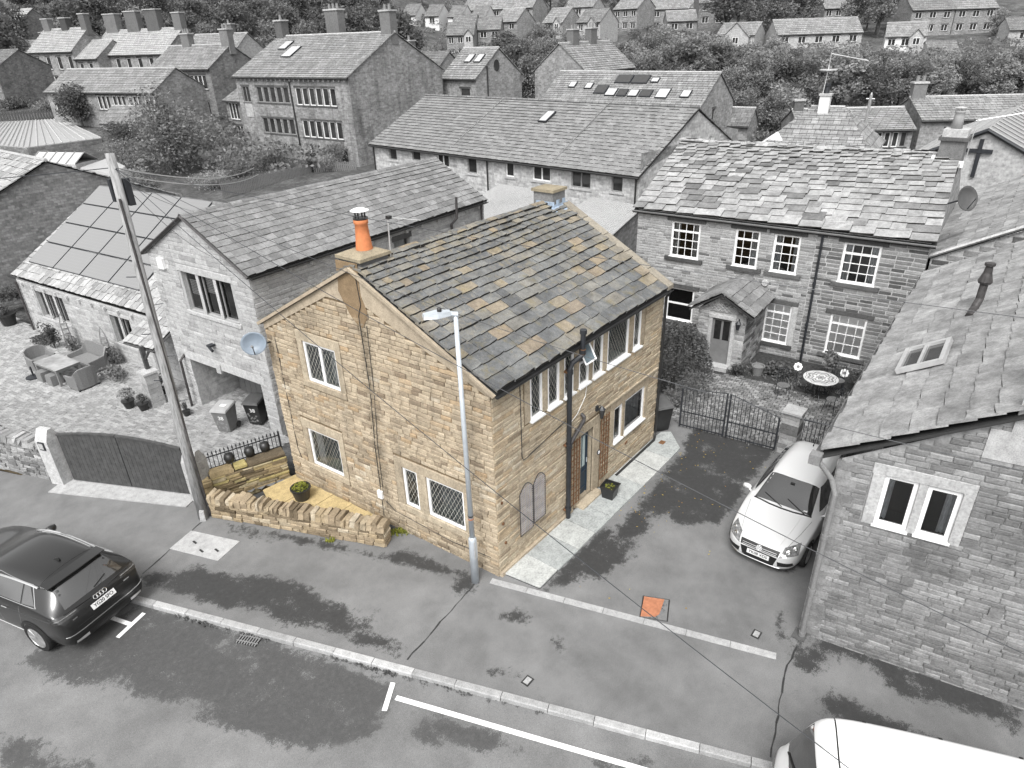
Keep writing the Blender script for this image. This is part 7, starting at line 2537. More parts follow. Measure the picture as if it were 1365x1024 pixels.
mb.add(vs, fs); o = mb.build('roof_spoiler', MT['carblack'], A_.t, smooth=False); fix_normals(o.data)
A_.line('roof_seam', [(-1.50, .60, 1.5), (-1.48, 0, 1.6), (-1.50, -.60, 1.5)], (0, 0, -1), 'trim', .007)
for s_ in (1, -1):
 A_.line('roof_rail', [(.35, s_ * .60, 1.5), (-.4, s_ * .645, 1.6), (-1.5, s_ * .61, 1.55)], (0, 0, -1), 'chrome', .022, .028)
 A_.patch('side_window', [(.55, s_ * .9, 1.15), (-.35, s_ * .9, 1.17), (-.35, s_ * .7, 1.48), (.05, s_ * .7, 1.45)], (0, -s_, 0), 'carglass', 6, 4)
 A_.patch('side_window', [(-.40, s_ * .9, 1.17), (-1.18, s_ * .9, 1.18), (-1.10, s_ * .7, 1.46), (-.40, s_ * .7, 1.48)], (0, -s_, 0), 'carglass', 6, 4)
 A_.patch('side_window', [(-1.22, s_ * .9, 1.18), (-1.56, s_ * .9, 1.20), (-1.30, s_ * .7, 1.44), (-1.14, s_ * .7, 1.46)], (0, -s_, 0), 'carglass', 4, 3)
 A_.line('window_trim', [(.55, s_ * .9, 1.13), (-1.60, s_ * .9, 1.175), (-1.34, s_ * .7, 1.47), (-.4, s_ * .7, 1.51), (.05, s_ * .7, 1.475)], (0, -s_, 0), 'chrome', .010, .002)
 tl = A_.patch('tail_light', [(-2.2, s_ * .46, .98), (-2.05, s_ * .88, .96), (-1.95, s_ * .90, 1.08), (-2.2, s_ * .50, 1.06)], (1, -s_ * .45, 0), 'redlens', 8, 4, .010)
 A_.line('light_strip', [(-2.2, s_ * .50, 1.02), (-2.05, s_ * .86, 1.02)], (1, -s_ * .45, 0), 'lens', .010, .014, tl)
 A_.line('door_seam', [(-.38, s_ * .9, 1.12), (-.38, s_ * .9, .35)], (0, -s_, 0), 'rattan', .004)
 A_.line('door_seam', [(-1.15, s_ * .9, 1.12), (-1.05, s_ * .9, .75), (-.9, s_ * .9, .4)], (0, -s_, 0), 'rattan', .004)
 A_.line('shoulder_line', [(1.2, s_ * .92, .92), (-2.0, s_ * .92, .98)], (0, -s_, 0), 'carblack', .012, -.004)
 A_.line('sill_trim', [(1.0, s_ * .92, .32), (-1.0, s_ * .92, .32)], (0, -s_, 0), 'alu', .012, .004)
 for x in (-.62, .3):
  A_.line('door_handle', [(x, s_ * .92, .98), (x - .17, s_ * .92, .985)], (0, -s_, 0), 'chrome', .014, .02)
 for x in (1.35, -1.33):
  A_.wheel(x, s_ * .83, .355, .23)
 mb = MB(); c = V(.62, s_ * 1.0, 1.04); mb.lathe([(.02, -.08), (.11, -.06), (.13, 0), (.11, .06), (.02, .08)], (0, 0, 0), 12, 0, Matrix.Translation(c) @ Matrix.Scale(.6, 4, (1, 0, 0))); mb.tube([c, (.66, s_ * .88, 1.0)], .03, 6); mb.build('door_mirror', MT['carblack'], A_.t, smooth=True)
 A_.patch('exhaust_trim', [(-2.3, s_ * .48, .40), (-2.2, s_ * .74, .40), (-2.2, s_ * .74, .46), (-2.3, s_ * .48, .46)], (1, 0, 0), 'alu', 5, 2, .008)
A_.line('bumper_edge', [(-2.1, -.86, .62), (-2.28, -.5, .60), (-2.3, 0, .60), (-2.28, .5, .60), (-2.1, .86, .62)], (1, 0, 0), 'chrome', .010, .004)
A_.line('tailgate_seam', [(-2.2, -.62, .72), (-2.3, 0, .70), (-2.2, .62, .72)], (1, 0, 0), 'trim', .008, .0)
A_.patch('lower_bumper', [(-2.2, -.78, .32), (-2.2, .78, .32), (-2.25, .76, .50), (-2.25, -.76, .50)], (1, 0, 0), 'trim', 10, 3, .006)
A_.line('ledge', [(-2.15, -.72, 1.06), (-2.22, 0, 1.06), (-2.15, .72, 1.06)], (1, 0, -.8), 'carblack', .02, .0)
pp = A_.snap((-2.2, 0, .86), (1, 0, -.25), .018)
A_.plate('YG20 SFO', pp, (-1, 0, .45), (0, 0, 1), mat='plate')
mb = MB()
p = A_.snap((-2.2, 0, 1.0), (1, 0, -.3), .018)
for k in range(4):
 A_.ring(mb, p + V(0, (k - 1.5) * .066, 0), (-1, 0, .6), (0, 0, 1), .043, .009)
mb.build('badge', MT['chrome'], A_.t)
for s_, w_ in ((-.56, .13), (.60, .10)):
 mb = MB(); p = A_.snap((-2.2, s_, .90), (1, 0, -.2), .008); mb.box(p, (.01, w_, .028)); mb.build('model_badge', MT['chrome'], A_.t)
A_.line('wiper', [(-2.1, .0, 1.13), (-2.05, -.30, 1.20)], (1, 0, -.75), 'trim', .014, .014)
mb = MB(); p = A_.snap((-1.25, 0, 1.6), (0, 0, -1), 0); mb.add([p + V(.1, -.03, 0), p + V(.1, .03, 0), p + V(-.08, .02, 0), p + V(-.08, -.02, 0), p + V(-.07, 0, .07)], [(0, 1, 4), (1, 2, 4), (2, 3, 4), (3, 0, 4)]); mb.build('roof_aerial', MT['trim'], A_.t)

A_.t.scale = (1.07, 1.07, 1.07)
# white van, only its front quarter in view
vc = (-1.48, -8.48, -.09)
Vn = Car('white_van', 'white panel van at the kerb with only its cab and roof edge in view', 'van', vc, math.atan2(KE.y, KE.x),
   [(1.50, .40, .60, .84, .64, .92, .50), (1.47, .32, .82, .95, .86, 1.10, .66), (1.41, .28, .93, 1.08, .94, 1.26, .74), (1.34, .28, .95, 1.16, .96, 1.42, .80), (1.06, .28, .96, 1.22, .97, 2.20, .80), (.88, .28, .96, 1.24, .97, 2.33, .83), (.3, .28, .96, 1.24, .97, 2.38, .86), (-1.5, .28, .96, 1.24, .97, 2.38, .86), (-2.6, .28, .96, 1.24, .97, 2.36, .86), (-2.72, .34, .90, 1.2, .92, 2.26, .80)], 'carwhite')
Vn.patch('windscreen', [(1.36, .80, 1.46), (1.36, -.80, 1.46), (1.08, -.74, 2.1), (1.08, .74, 2.1)], (-1, 0, -.6), 'carglass', 12, 6)
for s_ in (1, -1):
 Vn.patch('side_window', [(1.2, s_ * .95, 1.38), (.55, s_ * .95, 1.38), (.55, s_ * .9, 1.95), (1.15, s_ * .9, 1.95)], (0, -s_, 0), 'carglass', 6, 4)
 Vn.line('roof_gutter', [(.86, s_ * .84, 2.3), (-2.6, s_ * .87, 2.3)], (0, 0, -1), 'alu', .012, .0)
 Vn.patch('headlight', [(1.5, s_ * .55, .80), (1.4, s_ * .88, .86), (1.35, s_ * .88, 1.08), (1.45, s_ * .60, .98)], (-1, -s_ * .3, 0), 'lens', 6, 5, .01)
 for x in (.75, -2.0):
  Vn.wheel(x, s_ * .86, .34)
Vn.line('cab_seam', [(.80, -.84, 2.3), (.82, 0, 2.4), (.80, .84, 2.3)], (0, 0, -1), 'trim', .012, -.002)
for y in (-.6, -.4, -.2, 0, .2, .4, .6):
 Vn.line('roof_rib', [(.6, y, 2.4), (-2.5, y, 2.4)], (0, 0, -1), 'carwhite', .014, .0)
for x in (.4, -.6, -1.6):
 mb = MB(); mb.box(Vn.snap((x, -.80, 2.3), (0, 0, -1), .006), (.05, .03, .012)); mb.build('roof_fixing', MT['trim'], Vn.t)
for a, b in (((1.37, .1, 1.48), (1.25, .65, 1.66)), ((1.37, -.6, 1.48), (1.25, -.05, 1.66))):
 Vn.line('wiper', [a, b], (-1, 0, -.6), 'trim', .014, .016)
# ---------------------------------------------------------------- terrain out to the hills
CTRL = [(33,44,.6),(33,60,.8),(34.5,76,2.6),(28.4,70.8,3.4),(24,88,3.6),(45,99.5,5.2),(41,115,5.2),(38.7,115,5.8),(36,125,5.8),(42,153,8.2),(46,84,4.6),(47,43,1.6),(55,54,2.2),(62,37,1.8),(71,37,2.4),(50,18,.1),(50,35,.2),
(116,105,7.0),(125,105,8.0),(134.3,107,9.3),(139.3,97,8.8),(138,87,8.6),(166,106,12.4),(159,130,12.8),(134,133,11.8),(158.3,88,11.2),(170,80,11.0),(165,68,11.5),(148.5,68,9.6),(146,50,7.8),(149,38,7.2),(190,45,10),(184,24,8.3),(190,17,8.6),(154.5,23,4.6),(152.5,18,3.6),(167,6,6.4),(59,2,0),(53,11,0),(65,-5,.3)]
def terr(x, y):
 s = (x + 9.1) * .774 + (y + 8) * .632
 t = (x + 9.1) * .632 - (y + 8) * .774
 def pw(v, pts):
  for (a, za), (b, zb) in zip(pts, pts[1:]):
   if v <= b:
    return za + (zb - za) * max(0, (v - a)) / (b - a)
  return pts[-1][1] + (v - pts[-1][0]) * .24
 right = pw(s, [(0, -.2), (62, -.2), (80, .6), (150, 6.5), (215, 13.0)])
 left = pw(s, [(0, -.2), (58, -.2), (76, 2.6), (112, 5.6), (142, 8.2), (200, 22)])
 w_ = min(1, max(0, (-t - 5) / 35))
 base = right * (1 - w_) + left * w_
 num = den = 0
 for (a, b, z) in CTRL:
  d2 = (x - a) ** 2 + (y - b) ** 2
  if d2 < 900:
   k = (1 - d2 / 900) ** 2 / (d2 + 4)
   num += k * z
   den += k
 if den > 0:
  m = min(1, den * 30)
  base = base * (1 - m) + (num / den) * m
 return base
TREES = [
 (34.2, 130.8, 12.7), (53.3, 188.7, 10.3), (77.5, 101.9, 7.8), (93.1, 110.6, 9.9), (61.6, 150.2, 11.2), (69.3, 148.0, 11.7), (68.2, 103.8, 11.8), (81.0, 95.6, 8.8),
 (64.7, 180.3, 7.5), (86.2, 112.0, 12.2), (94.7, 118.1, 11.6), (87.1, 127.8, 8.7), (73.8, 123.2, 9.8), (89.0, 139.8, 8.3), (79.9, 139.8, 10.5), (50.5, 180.3, 9.5),
 (56.8, 124.0, 10.4), (50.8, 125.0, 10.7), (62.4, 160.3, 8.4), (59.1, 185.8, 9.9), (71.6, 133.8, 9.8), (53.5, 148.4, 12.5), (58.2, 100.7, 12.9), (63.6, 138.1, 8.5),
 (71.3, 113.1, 10.9), (55.6, 163.7, 7.8), (103.1, 130.0, 7.0), (70.4, 160.3, 7.6), (62.9, 196.9, 7.4), (70.3, 166.4, 9.6), (74.0, 177.2, 7.0), (62.6, 121.6, 11.6),
 (65.2, 172.1, 10.1), (67.6, 87.9, 12.8), (50.3, 133.7, 12.8), (97.9, 136.3, 7.0), (117.9, 135.8, 7.3), (37.0, 136.3, 11.4), (55.6, 174.6, 7.6), (66.1, 190.8, 7.6),
 (81.3, 166.7, 7.7), (87.6, 104.0, 10.9), (73.1, 81.5, 12.9), (83.7, 120.2, 9.3), (106.8, 124.7, 9.7), (79.7, 126.9, 7.7), (57.8, 109.6, 8.5), (48.5, 140.7, 8.9),
 (42.2, 147.7, 12.6), (81.3, 153.8, 7.6), (54.6, 142.3, 10.1), (51.6, 168.3, 8.0), (77.4, 114.7, 9.6), (68.8, 127.1, 10.3), (65.2, 114.4, 8.6), (78.0, 161.4, 7.1),
 (83.1, 87.9, 8.9), (87.9, 97.7, 8.9), (56.8, 134.1, 12.8), (58.6, 116.9, 11.0), (44.1, 131.7, 9.7), (86.0, 163.0, 7.2), (54.9, 200.0, 8.7), (92.5, 148.7, 7.2),
 (74.1, 91.5, 11.8), (94.1, 131.0, 7.0), (68.4, 119.7, 11.2), (65.7, 132.3, 9.2), (51.2, 118.6, 11.6), (106.2, 117.6, 7.8), (74.8, 150.8, 7.3), (96.2, 104.4, 8.4),
 (66.4, 155.1, 8.1), (85.3, 145.0, 9.1), (54.0, 155.6, 9.2), (67.3, 95.1, 8.6), (79.7, 108.1, 7.8), (45.5, 173.3, 9.7), (114.3, 127.9, 7.4), (60.7, 94.9, 9.1),
 (82.1, 176.0, 7.2), (64.1, 144.4, 12.1), (98.0, 123.5, 8.5), (80.9, 133.6, 9.8), (72.7, 186.0, 7.8), (73.8, 106.8, 8.4), (76.5, 170.3, 7.5), (101.2, 142.6, 7.2),
 (102.5, 112.1, 7.1), (91.8, 123.9, 9.2), (73.1, 97.8, 10.4), (59.1, 169.2, 7.2), (190.7, 96.6, 11.8), (196.1, 107.9, 7.9), (171.5, 116.0, 8.8), (211.9, 112.5, 7.3),
 (168.7, 148.6, 8.0), (187.4, 127.4, 9.2), (143.9, 144.8, 8.9), (192.5, 143.0, 7.0), (187.5, 114.3, 10.5), (204.4, 99.9, 9.5), (177.2, 135.7, 7.8), (178.7, 102.8, 8.4),
 (198.1, 118.3, 8.4), (176.4, 124.2, 10.8), (158.4, 55.8, 11.2), (190.8, 69.5, 9.6), (179.7, 60.4, 11.1), (160.6, 62.3, 11.2), (196.8, 57.0, 9.6), (176.7, 50.7, 11.1),
 (199.2, 69.4, 10.7), (169.3, 49.0, 11.4), (164.6, 52.9, 11.4), (170.3, 57.3, 11.1), (157.5, 49.8, 11.5), (163.0, 44.9, 10.4), (186.2, 66.0, 11.3), (178.2, 69.6, 9.3),
 (194.2, 79.3, 10.0), (204.0, 58.7, 10.1), (149.7, 58.5, 12.5), (196.9, 64.1, 9.9), (202.4, 81.9, 9.8), (188.8, 59.9, 11.0), (205.2, 69.9, 10.3), (207.0, 63.5, 10.3),
 (184.8, 74.8, 10.3), (182.3, 55.3, 10.8), (200.2, 76.5, 9.0), (172.4, 64.9, 11.4), (203.4, 43.4, 9.6), (199.2, 36.5, 10.0), (217.2, 44.1, 9.1), (218.9, 50.5, 9.0),
 (175.6, 38.5, 10.5), (208.9, 37.2, 8.1), (227.4, 38.5, 9.4), (174.2, 33.1, 9.5), (179.9, 34.8, 10.6), (233.3, 41.2, 8.2), (211.5, 49.0, 10.2), (188.7, 39.0, 9.9),
 (191.9, 33.9, 8.7), (224.1, 46.1, 8.4), (182.1, 41.2, 9.9), (217.1, 36.3, 9.4), (199.6, 8.0, 4.5), (184.4, 5.3, 5.2), (181.6, 11.5, 5.7), (171.8, 10.2, 5.4),
 (175.8, 9.0, 5.2), (178.0, 5.1, 5.2), (190.0, 4.5, 5.4), (173.3, 5.6, 6.7), (194.8, 12.2, 4.1), (188.5, 12.0, 4.7), (102.7, 75.8, 6.7), (67.7, 52.7, 8.9),
 (90.7, 59.1, 8.0), (72.6, 49.5, 7.3), (105.1, 70.2, 6.4), (79.7, 42.6, 6.7), (81.5, 58.1, 7.5), (72.4, 54.2, 6.6), (89.5, 70.6, 6.3), (88.5, 54.3, 7.0),
 (98.7, 68.9, 7.7), (92.3, 66.0, 8.9), (65.3, 48.4, 7.9), (93.1, 75.1, 6.9), (81.8, 53.5, 6.8), (80.5, 64.3, 8.3), (98.0, 64.1, 6.7), (76.2, 60.2, 8.5),
 (87.5, 64.0, 6.2), (86.3, 45.3, 6.3), (86.3, 58.7, 7.1), (97.1, 73.1, 6.2), (77.3, 53.4, 8.6), (77.8, 48.7, 8.7), (97.1, 77.8, 7.0), (99.8, 58.1, 6.0),
 (90.8, 49.2, 6.6), (81.9, 47.0, 6.7), (94.8, 57.8, 7.0), (74.8, 41.2, 7.3), (83.8, 67.8, 7.1), (85.8, 50.4, 7.2), (95.4, 52.5, 6.2), (103.3, 65.5, 6.2),
 (89.5, 39.5, 8.6), (87.3, 24.6, 7.6), (90.5, 33.5, 6.8), (65.8, 33.4, 6.4), (94.5, 47.6, 6.4), (106.0, 47.8, 7.2), (75.5, 29.2, 7.7), (99.7, 19.9, 6.1),
 (82.6, 25.9, 6.3), (119.5, 56.1, 6.4), (93.4, 0.8, 7.1), (94.6, 42.8, 7.8), (79.6, 37.4, 6.4), (79.1, 34.3, 9.4), (73.9, 32.5, 6.6), (84.1, 30.5, 7.6),
 (76.2, 25.5, 6.3), (87.1, 41.4, 7.4), (102.4, 42.1, 7.2), (90.3, 28.5, 6.2), (86.8, 11.2, 6.8), (97.8, 29.0, 7.5), (81.9, 19.6, 7.0), (79.3, 21.3, 7.2),
 (81.7, 32.6, 8.7), (110.7, 52.4, 7.0), (72.6, 25.2, 6.7), (76.0, 36.9, 7.1), (90.8, 45.3, 8.4), (107.7, 31.4, 6.0), (89.8, 18.7, 6.9), (83.0, 37.4, 7.4),
 (87.8, 21.0, 7.1), (94.5, 11.2, 6.2), (70.6, 30.1, 6.0), (103.8, 31.6, 6.4), (106.1, 50.8, 7.6), (97.3, 49.6, 7.6), (84.4, 13.1, 7.2), (113.4, -1.8, 6.0),
 (95.1, 21.4, 6.5), (110.4, 44.2, 6.2), (87.5, 30.9, 6.7), (100.8, 0.0, 6.8), (89.7, 8.3, 6.7), (102.7, 50.2, 8.1), (100.0, 34.0, 6.2), (101.6, 45.2, 6.7),
 (98.7, 37.4, 7.1), (108.2, 40.6, 6.0), (111.5, 58.0, 6.8), (85.1, 17.3, 6.7), (69.9, 33.8, 7.4), (93.6, 37.4, 7.8), (95.8, 4.1, 6.6), (103.0, 3.1, 6.3),
 (88.1, 5.7, 6.1), (114.3, 49.4, 6.6), (97.7, 42.7, 6.9), (91.4, 15.3, 6.4), (99.6, 47.6, 8.1), (82.5, 22.6, 6.4), (99.8, 4.4, 6.4), (86.1, 35.2, 8.7),
 (80.1, 29.7, 8.3), (106.6, -2.1, 6.4), (107.3, 56.4, 7.3), (101.5, 53.0, 6.2), (116.7, 60.2, 6.7), (83.4, 43.6, 7.5), (96.2, 25.1, 6.7), (105.7, 44.0, 6.8),
 (109.7, 49.4, 6.2), (114.7, 56.8, 7.3), (78.5, 17.8, 8.2), (93.7, 27.1, 6.7), (106.9, 2.1, 6.0), (97.0, -0.8, 7.6), (92.6, 4.9, 7.3), (104.3, 38.9, 6.1),
 (92.0, 22.8, 6.0), (102.0, 7.2, 6.2), (93.6, 33.8, 6.6), (96.8, 7.5, 6.3), (102.1, 28.8, 6.3), (98.6, 15.8, 6.2), (100.4, 26.1, 6.1), (95.0, 15.2, 6.3),
 (96.5, 39.6, 6.0), (81.2, 15.1, 8.3), (96.2, 35.7, 6.9), (98.2, 10.2, 6.2), (77.9, 39.9, 6.6), (92.7, 30.8, 7.1), (74.6, 22.4, 8.3), (85.4, 27.7, 6.8),
 (83.9, 40.6, 6.4), (104.9, 5.4, 6.1), (118.1, 53.2, 6.4), (77.4, 31.5, 9.5), (110.2, -2.0, 6.1), (91.3, 11.2, 6.1), (114.3, 53.4, 6.4), (91.6, 41.8, 8.4),
 (86.3, 38.4, 8.3), (62.0, 15.8, 6.0), (63.3, 19.8, 5.8), (70.4, 18.3, 5.3), (70.3, 21.6, 5.1), (60.1, 18.7, 6.1), (65.2, 16.5, 6.3), (66.6, 20.6, 5.4),
 (74.2, 18.7, 5.3), (68.3, 15.6, 5.2)]
# one sheet of ground to the horizon, in rings that widen with distance
def ground_sheet():
 vs, fs = [], []
 ss = [-60, -30, -14] + [i * 4 for i in range(-2, 16)] + [64 + i * 5 for i in range(36)] + [250, 275, 310, 360, 430, 520, 640]
 ts = [-420, -320, -240, -190] + [-160 + i * 6 for i in range(54)] + [175, 210, 260, 330, 420]
 for s in ss:
  for t_ in ts:
   x, y = -9.1 + .774 * s + .632 * t_, -8 + .632 * s - .774 * t_
   z = terr(x, y)
   if s < 60:
    z = min(z, -.18)
   if inside((x, y), YARD) or (x > -8 and x < 14 and 10 < y < 38):
    z = min(z, -1.15)
   vs.append((x, y, z + (.0 if s < 70 else .25 * math.sin(x * .31) * math.sin(y * .27))))
 n = len(ts)
 for i in range(len(ss) - 1):
  for j in range(n - 1):
   a = i * n + j
   fs.append((a, a + 1, a + n + 1, a + n))
 me = bpy.data.meshes.new('terrain')
 me.from_pydata(vs, [], fs)
 gm = NT('hill_grass')
 n1 = gm.noise(.35, 6, .65)
 n2 = gm.noise(3.0, 5, .7)
 c = gm.mix(1.0, gm.ramp(n1, [(.3, .05), (.5, .09), (.7, .14)]), gm.ramp(n2, [(.3, .6), (.5, 1), (.7, 1.5)]), 'MULTIPLY')
 gm.bump(n2, .8, .2)
 me.materials.append(gm.out(c, .95, .1))
 me.update()
 if me.polygons[0].normal.z < 0:
  me.flip_normals()
 struct(link('terrain', me))
ground_sheet()

MT['w_tall'] = coursed('tall_house_courses', .19, .32, .28, .42, .16, .015, soot=.55, streak=.75)
MT['w_mid'] = coursed('far_courses_mid', .2, .32, .3, .4, .17, .012, soot=.4, streak=.35)
MT['w_dark'] = coursed('far_courses_dark', .15, .25, .2, .4, .17, .012, soot=.5, streak=.5)
MT['w_pale'] = coursed('far_courses_pale', .34, .44, .4, .4, .17, .012, soot=.2, streak=.15)
MT['w_terr'] = coursed('terrace_courses', .34, .54, .42, .46, .16, .014, soot=.35, streak=.2)
MT['w_white'] = plain('white_render', .62, .8, .2, var=.06, scale=1)
MT['w_brick'] = coursed('brick_gable', .15, .27, .17, .34, .14, .012, soot=.5)
MT['r_mid'] = coursed('far_roof_mid', .19, .30, .08, .5, .6, .02, soot=.25, streak=.25)
MT['r_dull'] = coursed('far_roof_dull', .15, .23, .06, .5, .6, .02, soot=.3, streak=.3)
MT['r_pale'] = coursed('far_roof_pale', .30, .38, .14, .5, .6, .02, soot=.1, streak=.3)
MT['skylight'] = plain('skylight_glass', .45, .15, .6, var=.1)
MT['pv'] = plain('dark_solar', .05, .2, .6, var=.2)

def roof_rows(parent, A, B, C, D, n, mat, name='roof', th=.05):
 """a slated slope as real overlapping courses in one mesh"""
 A, B, C, D = map(Vector, (A, B, C, D))
 N = (B - A).cross(D - A).normalized()
 mb = MB()
 for i in range(n):
  a0, a1 = A.lerp(D, i / n), A.lerp(D, (i + 1.15) / n if i < n - 1 else 1)
  b0, b1 = B.lerp(C, i / n), B.lerp(C, (i + 1.15) / n if i < n - 1 else 1)
  mb.add([a0 + N * th * 1.9, b0 + N * th * 1.9, b1 + N * th * .7, a1 + N * th * .7, a0, b0, b1, a1],
    [(0, 1, 2, 3), (4, 7, 6, 5), (0, 4, 5, 1), (1, 5, 6, 2), (3, 2, 6, 7), (0, 3, 7, 4)])
 return mb.build(name, MT[mat], parent)

def far_window(parent, fr, u, z, w_, h_, mull=1, mat='pvc', fw=.07, hood=True, d=-.06, surround='dress_dark'):
 mb = MB()
 a, b, c, e = u, u + w_, z, z + h_
 for x0, x1, z0, z1 in ((a, b, c, c + fw), (a, b, e - fw, e), (a, a + fw, c + fw, e - fw), (b - fw, b, c + fw, e - fw)):
  fr.box(mb, x0, x1, z0, z1, d - .06, d)
 for i in range(1, mull):
  x = a + w_ * i / mull
  fr.box(mb, x - fw * .6, x + fw * .6, c + fw, e - fw, d - .06, d - .002)
 wo_ = mb.build('window', MT[mat], parent)
 mb = MB()
 mb.face([fr.at(a + .02, c + .02, d - .04), fr.at(b - .02, c + .02, d - .04), fr.at(b - .02, e - .02, d - .04), fr.at(a + .02, e - .02, d - .04)])
 mb.build('pane', MT['glassfar'], wo_)
 if hood:
  mb = MB(); fr.box(mb, a - .12, b + .12, e, e + .16, -.01, .03); mb.build('lintel', MT[surround], parent)
  mb = MB(); fr.box(mb, a - .12, b + .12, c - .12, c, -.01, .06); mb.build('sill', MT[surround], parent)
 return wo_

def chimney(parent, c, sx, sy, h, ax, pots=2, mat='stone_dark', potmat='rattan'):
 c = Vector(c)
 ay = V(-ax.y, ax.x, 0)
 mb = MB()
 mb.box(c + V(0, 0, h / 2 - .5), (sx, sy, h + 1.0), 0, None, (ax, ay, V(0, 0, 1)))
 o = mb.build('chimney', MT[mat], parent)
 mb = MB(); mb.box(c + V(0, 0, h), (sx + .16, sy + .16, .14), 0, None, (ax, ay, V(0, 0, 1))); mb.build('chimney_cap', MT['dress_grey'], o)
 for i in range(pots):
  mb = MB(); p = c + ax * ((i - (pots - 1) / 2) * sx / max(1, pots) * .9) + V(0, 0, h + .06)
  mb.lathe([(.15, 0), (.12, .45), (.14, .5)], p, 8); mb.build('chimney_pot', MT[potmat], o)
 return o

def far_house(name, label, A, B, W, ze, zr, z0, wall='w_mid', roof='r_mid', wins=(), gwins=(), gleft=(), chims=(), cat='house', group=None, rows=14, over=.3, hipl=0.0, hipr=0.0, winmat='pvc', tiles=None, back=True, surround='dress_dark', gut=True):
 f = Fr(A, B)
 bk_ = -f.n
 t = thing(name, label, cat, (*((f.P0 + f.P1) / 2)[:2], z0), group)
 zb = z0 - 1.5
 P = lambda u, v, z: f.at(u, z) + bk_ * v
 wl = wall_face(t, f, zb, ze, [(w_[0], w_[0] + w_[2], w_[1], w_[1] + w_[3]) for w_ in wins], MT[wall], reveal=.16)
 fr_ = Fr(P(f.L, 0, 0)[:2], P(f.L, W, 0)[:2])
 fl_ = Fr(P(0, W, 0)[:2], P(0, 0, 0)[:2])
 apex = [(0, ze), (W / 2, zr - .08), (W, ze)]
 wall_face(t, fr_, zb, apex if not hipr else ze, [(g_[0], g_[0] + g_[2], g_[1], g_[1] + g_[3]) for g_ in gwins], MT[wall], reveal=.16)
 wall_face(t, fl_, zb, apex if not hipl else ze, [(g_[0], g_[0] + g_[2], g_[1], g_[1] + g_[3]) for g_ in gleft], MT[wall], reveal=.16)
 wall_face(t, Fr(P(f.L, W, 0)[:2], P(0, W, 0)[:2]), zb, ze, [], MT[wall])
 for fr2, ws in ((f, wins), (fr_, gwins), (fl_, gleft)):
  for w_ in ws:
   far_window(t, fr2, *w_[:4], mull=w_[4] if len(w_) > 4 else 1, mat=w_[5] if len(w_) > 5 else winmat, surround=surround)
 sl_ = (zr - ze) / (W / 2)
 o_ = over
 a, b = P(-.12, -o_, ze - o_ * sl_ + .02), P(f.L + .12, -o_, ze - o_ * sl_ + .02)
 c, d = P(f.L + .12 - hipr, W / 2, zr), P(-.12 + hipl, W / 2, zr)
 e, g_ = P(f.L + .12, W + o_, ze - o_ * sl_ + .02), P(-.12, W + o_, ze - o_ * sl_ + .02)
 if tiles:
  deck(t, [p - V(0, 0, .03) for p in (a, b, c, d)])
  slate_roof(t, a, b, c, d, *tiles)
  ro = roof_rows(t, e, g_, d, c, 6, roof, 'rear_roof')
 else:
  ro = roof_rows(t, a, b, c, d, rows, roof)
  roof_rows(t, e, g_, d, c, 6, roof, 'rear_roof')
 if hipr:
  roof_rows(t, b, e, c, c + V(.01, .01, 0), rows, roof, 'hip_roof')
 if hipl:
  roof_rows(t, g_, a, d, d + V(.01, .01, 0), rows, roof, 'hip_roof')
 mb = MB(); mb.tube([d + V(0, 0, .06), c + V(0, 0, .06)], .10, 6); mb.build('ridge', MT['dress_grey'] if roof != 'r_dull' else MT[roof], t)
 if gut:
  mb = MB(); mb.tube([a + V(0, 0, -.06), b + V(0, 0, -.06)], .06, 5); mb.build('gutter', MT['plastic'], t)
 for ch in chims:
  u, sx, sy, h = ch[:4]
  chimney(ro, P(u, W * (ch[5] if len(ch) > 5 else .5), zr), sx, sy, h, f.t, ch[4] if len(ch) > 4 else 2)
 return t, f, P, ro

def roof_window(parent, P, W, ze, zr, u, s, w_, l_, mat='skylight', name='roof_window', th=.10, frame='iron'):
 """a light or panel lying on the front slope; s is the fraction up the slope of its lower edge"""
 sl = Vector(P(0, W / 2, zr)) - Vector(P(0, 0, ze))
 Ls = sl.length
 y = sl.normalized()
 x = (Vector(P(1, 0, 0)) - Vector(P(0, 0, 0))).normalized()
 n = x.cross(y).normalized()
 c = Vector(P(u, 0, ze)) + y * (s * Ls + l_ / 2) + x * w_ / 2 + n * (.10 + th / 2)
 mb = MB(); mb.box(c, (w_, l_, th), 0, None, (x, y, n)); o = mb.build(name, MT[frame], parent)
 mb = MB(); mb.box(c + n * th * .5, (w_ - .14, l_ - .14, .02), 0, None, (x, y, n)); mb.build('pane', MT[mat], o)

# the long terrace behind
TW = [(1.85, 3.42, .85, 1.02, 1, 'pvcd'), (4.45, 3.6, .9, .9, 1, 'pvcd'), (7.1, 3.4, 1.2, .95, 2), (10.1, 3.26, .85, 1.08, 1, 'pvcd'), (13.55, 3.38, .7, .98, 1), (15.8, 3.40, 1.42, 1.02, 2), (18.8, 3.3, 1.4, .95, 2, 'pvcd'), (21.65, 3.36, .75, .92, 1, 'pvcd'),
  (9.8, .4, 1.0, 1.2, 1), (14.0, .4, 1.2, 1.2, 2), (20.4, .4, 1.0, 1.2, 1)]
ter, f_, P_, ro_ = far_house('terrace_row', 'long stone terrace row with one small skylight in its plain grey roof', (26.1, 33.5), (24.6, 10.05), 11.5, 4.52, 7.30, -.1, 'w_terr', 'r_dull', TW, gwins=[(7.6, 5.2, .25, .35)], cat='terraced houses', tiles=(20, .42, 'tile_grey', .03, 1.02, 201), over=.35, surround='dress_grey')
roof_window(ter, P_, 11.5, 4.52, 7.3, 13.4, .60, .7, 1.2)
